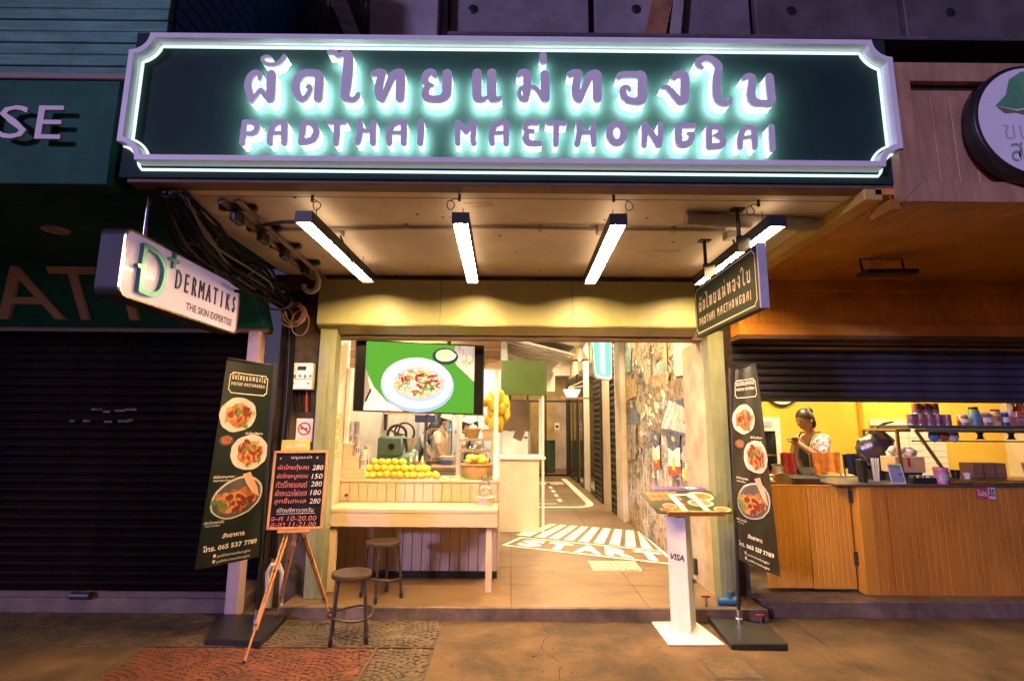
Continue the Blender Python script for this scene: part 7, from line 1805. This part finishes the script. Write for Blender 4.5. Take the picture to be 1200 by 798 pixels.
for k in range(12):
    MB().ell((3.53+.02*k, 4.95+.1*qq.random(), 1.275+.05*qq.random()), (.045,.03,.028), 9, mat=Matrix.Rotation(qq.uniform(-1,1),3,'Y')).build('packet', M('packet_film', (.7,.6,.48), .2, var=.2) if k == 0 else bpy.data.materials['packet_film'], t, smooth=True)
rebase(t, (3.63, 5, ZC))
t = thing('dark_tray', 'dark tray of printed sachets in front of the cream carton', 'tray')
MB().box(3.56,3.78,4.80,4.88,ZC,1.085).build('tray', m_black, t, bev=.004)
for k in range(5): MB().obox((3.59+.04*k,4.83,1.095), (.035,.05,.02), Matrix.Rotation(.3*k,3,'Z')).build('sachet', bpy.data.materials['packet_ochre'] if k % 2 else M('sachet_green%s' % '', (.05,.12,.08), .5) if k == 0 else bpy.data.materials['packet_blue'], t)
rebase(t, (3.67, 4.84, ZC))
t = thing('tip_jar', 'pink lidded plastic jar with a printed label on the counter', 'jar')
pk = M('pink_plastic', (.5,.16,.3), .3)
MB().lathe([(0,0),(.05,0),(.056,.11),(.056,.115),(.06,.118),(.058,.14),(.03,.146),(0,.146)], (3.84,4.86-.035,ZC), 18).build('body', pk, t, smooth=True); MB().lathe([(.0575,.03),(.0575,.085)], (3.84,4.825,ZC), 10, a0=-2.5, a1=-.6).build('paper_label', bpy.data.materials['fridge_label'], t)
rebase(t, (3.84, 4.825, ZC))
t = thing('snack_box', 'brown box of packed sweets inside the display case', 'box')
MB().box(4.32,4.64,5.05,5.2,ZC+.031,1.20).build('box', M('box_brown', (.24,.12,.06), .6, var=.2), t, bev=.004)
for x in (4.42,4.53): B('divider', m_dark, t, x, x+.006, 5.046, 5.0495, ZC+.04, 1.19)
rebase(t, (4.48, 5.12, ZC+.031))
t = thing('closed_notice', 'pale pink notice board reading CLOSED inside the display case', 'notice')
MB().add([(4.70,4.93,ZC+.031),(5.05,4.93,ZC+.031),(5.03,5.0,1.21),(4.74,5.0,1.21),(4.70,4.94,ZC+.031),(5.05,4.94,ZC+.031),(5.03,5.01,1.21),(4.74,5.01,1.21)], [(0,1,2,3),(7,6,5,4),(0,4,5,1),(1,5,6,2),(2,6,7,3),(3,7,4,0)]).build('board', M('notice_pink', (.5,.33,.42), .5), t)
mb = MB(); fit_text(mb, 'CLOSED', lambda a, b: (4.73+a, 4.9285+(b)*.49, ZC+.031+b), .03, .085, .25, .045, 'l', 0, .02); mb.build('lettering', M('notice_print', (.4,.08,.2), .5), t, norm=False)
rebase(t, (4.88, 4.95, ZC+.031))
t = thing('price_tag', 'red and white price card hanging tilted on the orange counter front', 'price card')
def ptm(off): return lambda a, b: (4.065+a, 4.752-off, 1.045+b-.09*a)
MB().prism([[(0,-.125),(.175,-.125),(.175,0),(0,0)]], ptm(.003), ptm(0)).build('card', M('price_red', (.42,.06,.09), .5), t)
MB().poly([[(.105,-.118),(.17,-.118),(.17,-.005),(.105,-.005)]], ptm(.004)).build('panel', M('price_pale', (.6,.5,.58), .5), t, norm=False)
mb = MB(); fit_text(mb, 'โปร', ptm(.0045), .055, -.075, .085, .05, bold=.02); mb.build('lettering', m_white, t, norm=False)
mb = MB(); fit_text(mb, '35', ptm(.0055), .137, -.065, .05, .06, bold=.03); mb.build('lettering', m_black, t, norm=False)
rebase(t, (4.15, 4.755, 1.045))
for k, (x, y, r, h) in enumerate([(4.02,5.0,.035,.06),(4.13,5.02,.04,.075),(4.22,5.0,.03,.05)]):
    t = thing('sauce_bowl', ['small clear tub at the left end inside the display case','round dark tub inside the display case','small pale tub beside the brown box inside the display case'][k], 'tub', 'small tubs inside the display case')
    MB().lathe([(0,0),(r*.8,0),(r,h),(r*.95,h),(r*.7,.008)], (x,y,ZC+.031), 14).build('tub', [m_steel,m_black,m_white][k], t, smooth=True); MB().lathe([(0,h*.8),(r*.9,h*.8)], (x,y,ZC+.031), 12).build('filling', jarm, t)
    rebase(t, (x, y, ZC+.031))
t = thing('flower_print_bag', 'blue and red printed bags hanging under the display shelf', 'bag')
for k in range(3): MB().ell((3.90+.09*k,4.93,1.45), (.05,.03,.06), 10).build('bag', bpy.data.materials[('packet_blue','packet_red','packet_white')[k]], t, smooth=True)
rebase(t, (3.98, 4.93, 1.51))
B_ = lamp('ceiling_lamp', 'warm ceiling lamp inside the snack shop near the yellow wall', (3.0, 5.45, 2.77), .5, 95, (1,.74,.36), 'snack shop ceiling lamps')
B_ = lamp('ceiling_lamp', 'warm ceiling lamp inside the snack shop above the display case', (4.9, 5.75, 2.77), .5, 70, (1,.74,.36), 'snack shop ceiling lamps')
bpy.context.view_layer.update()
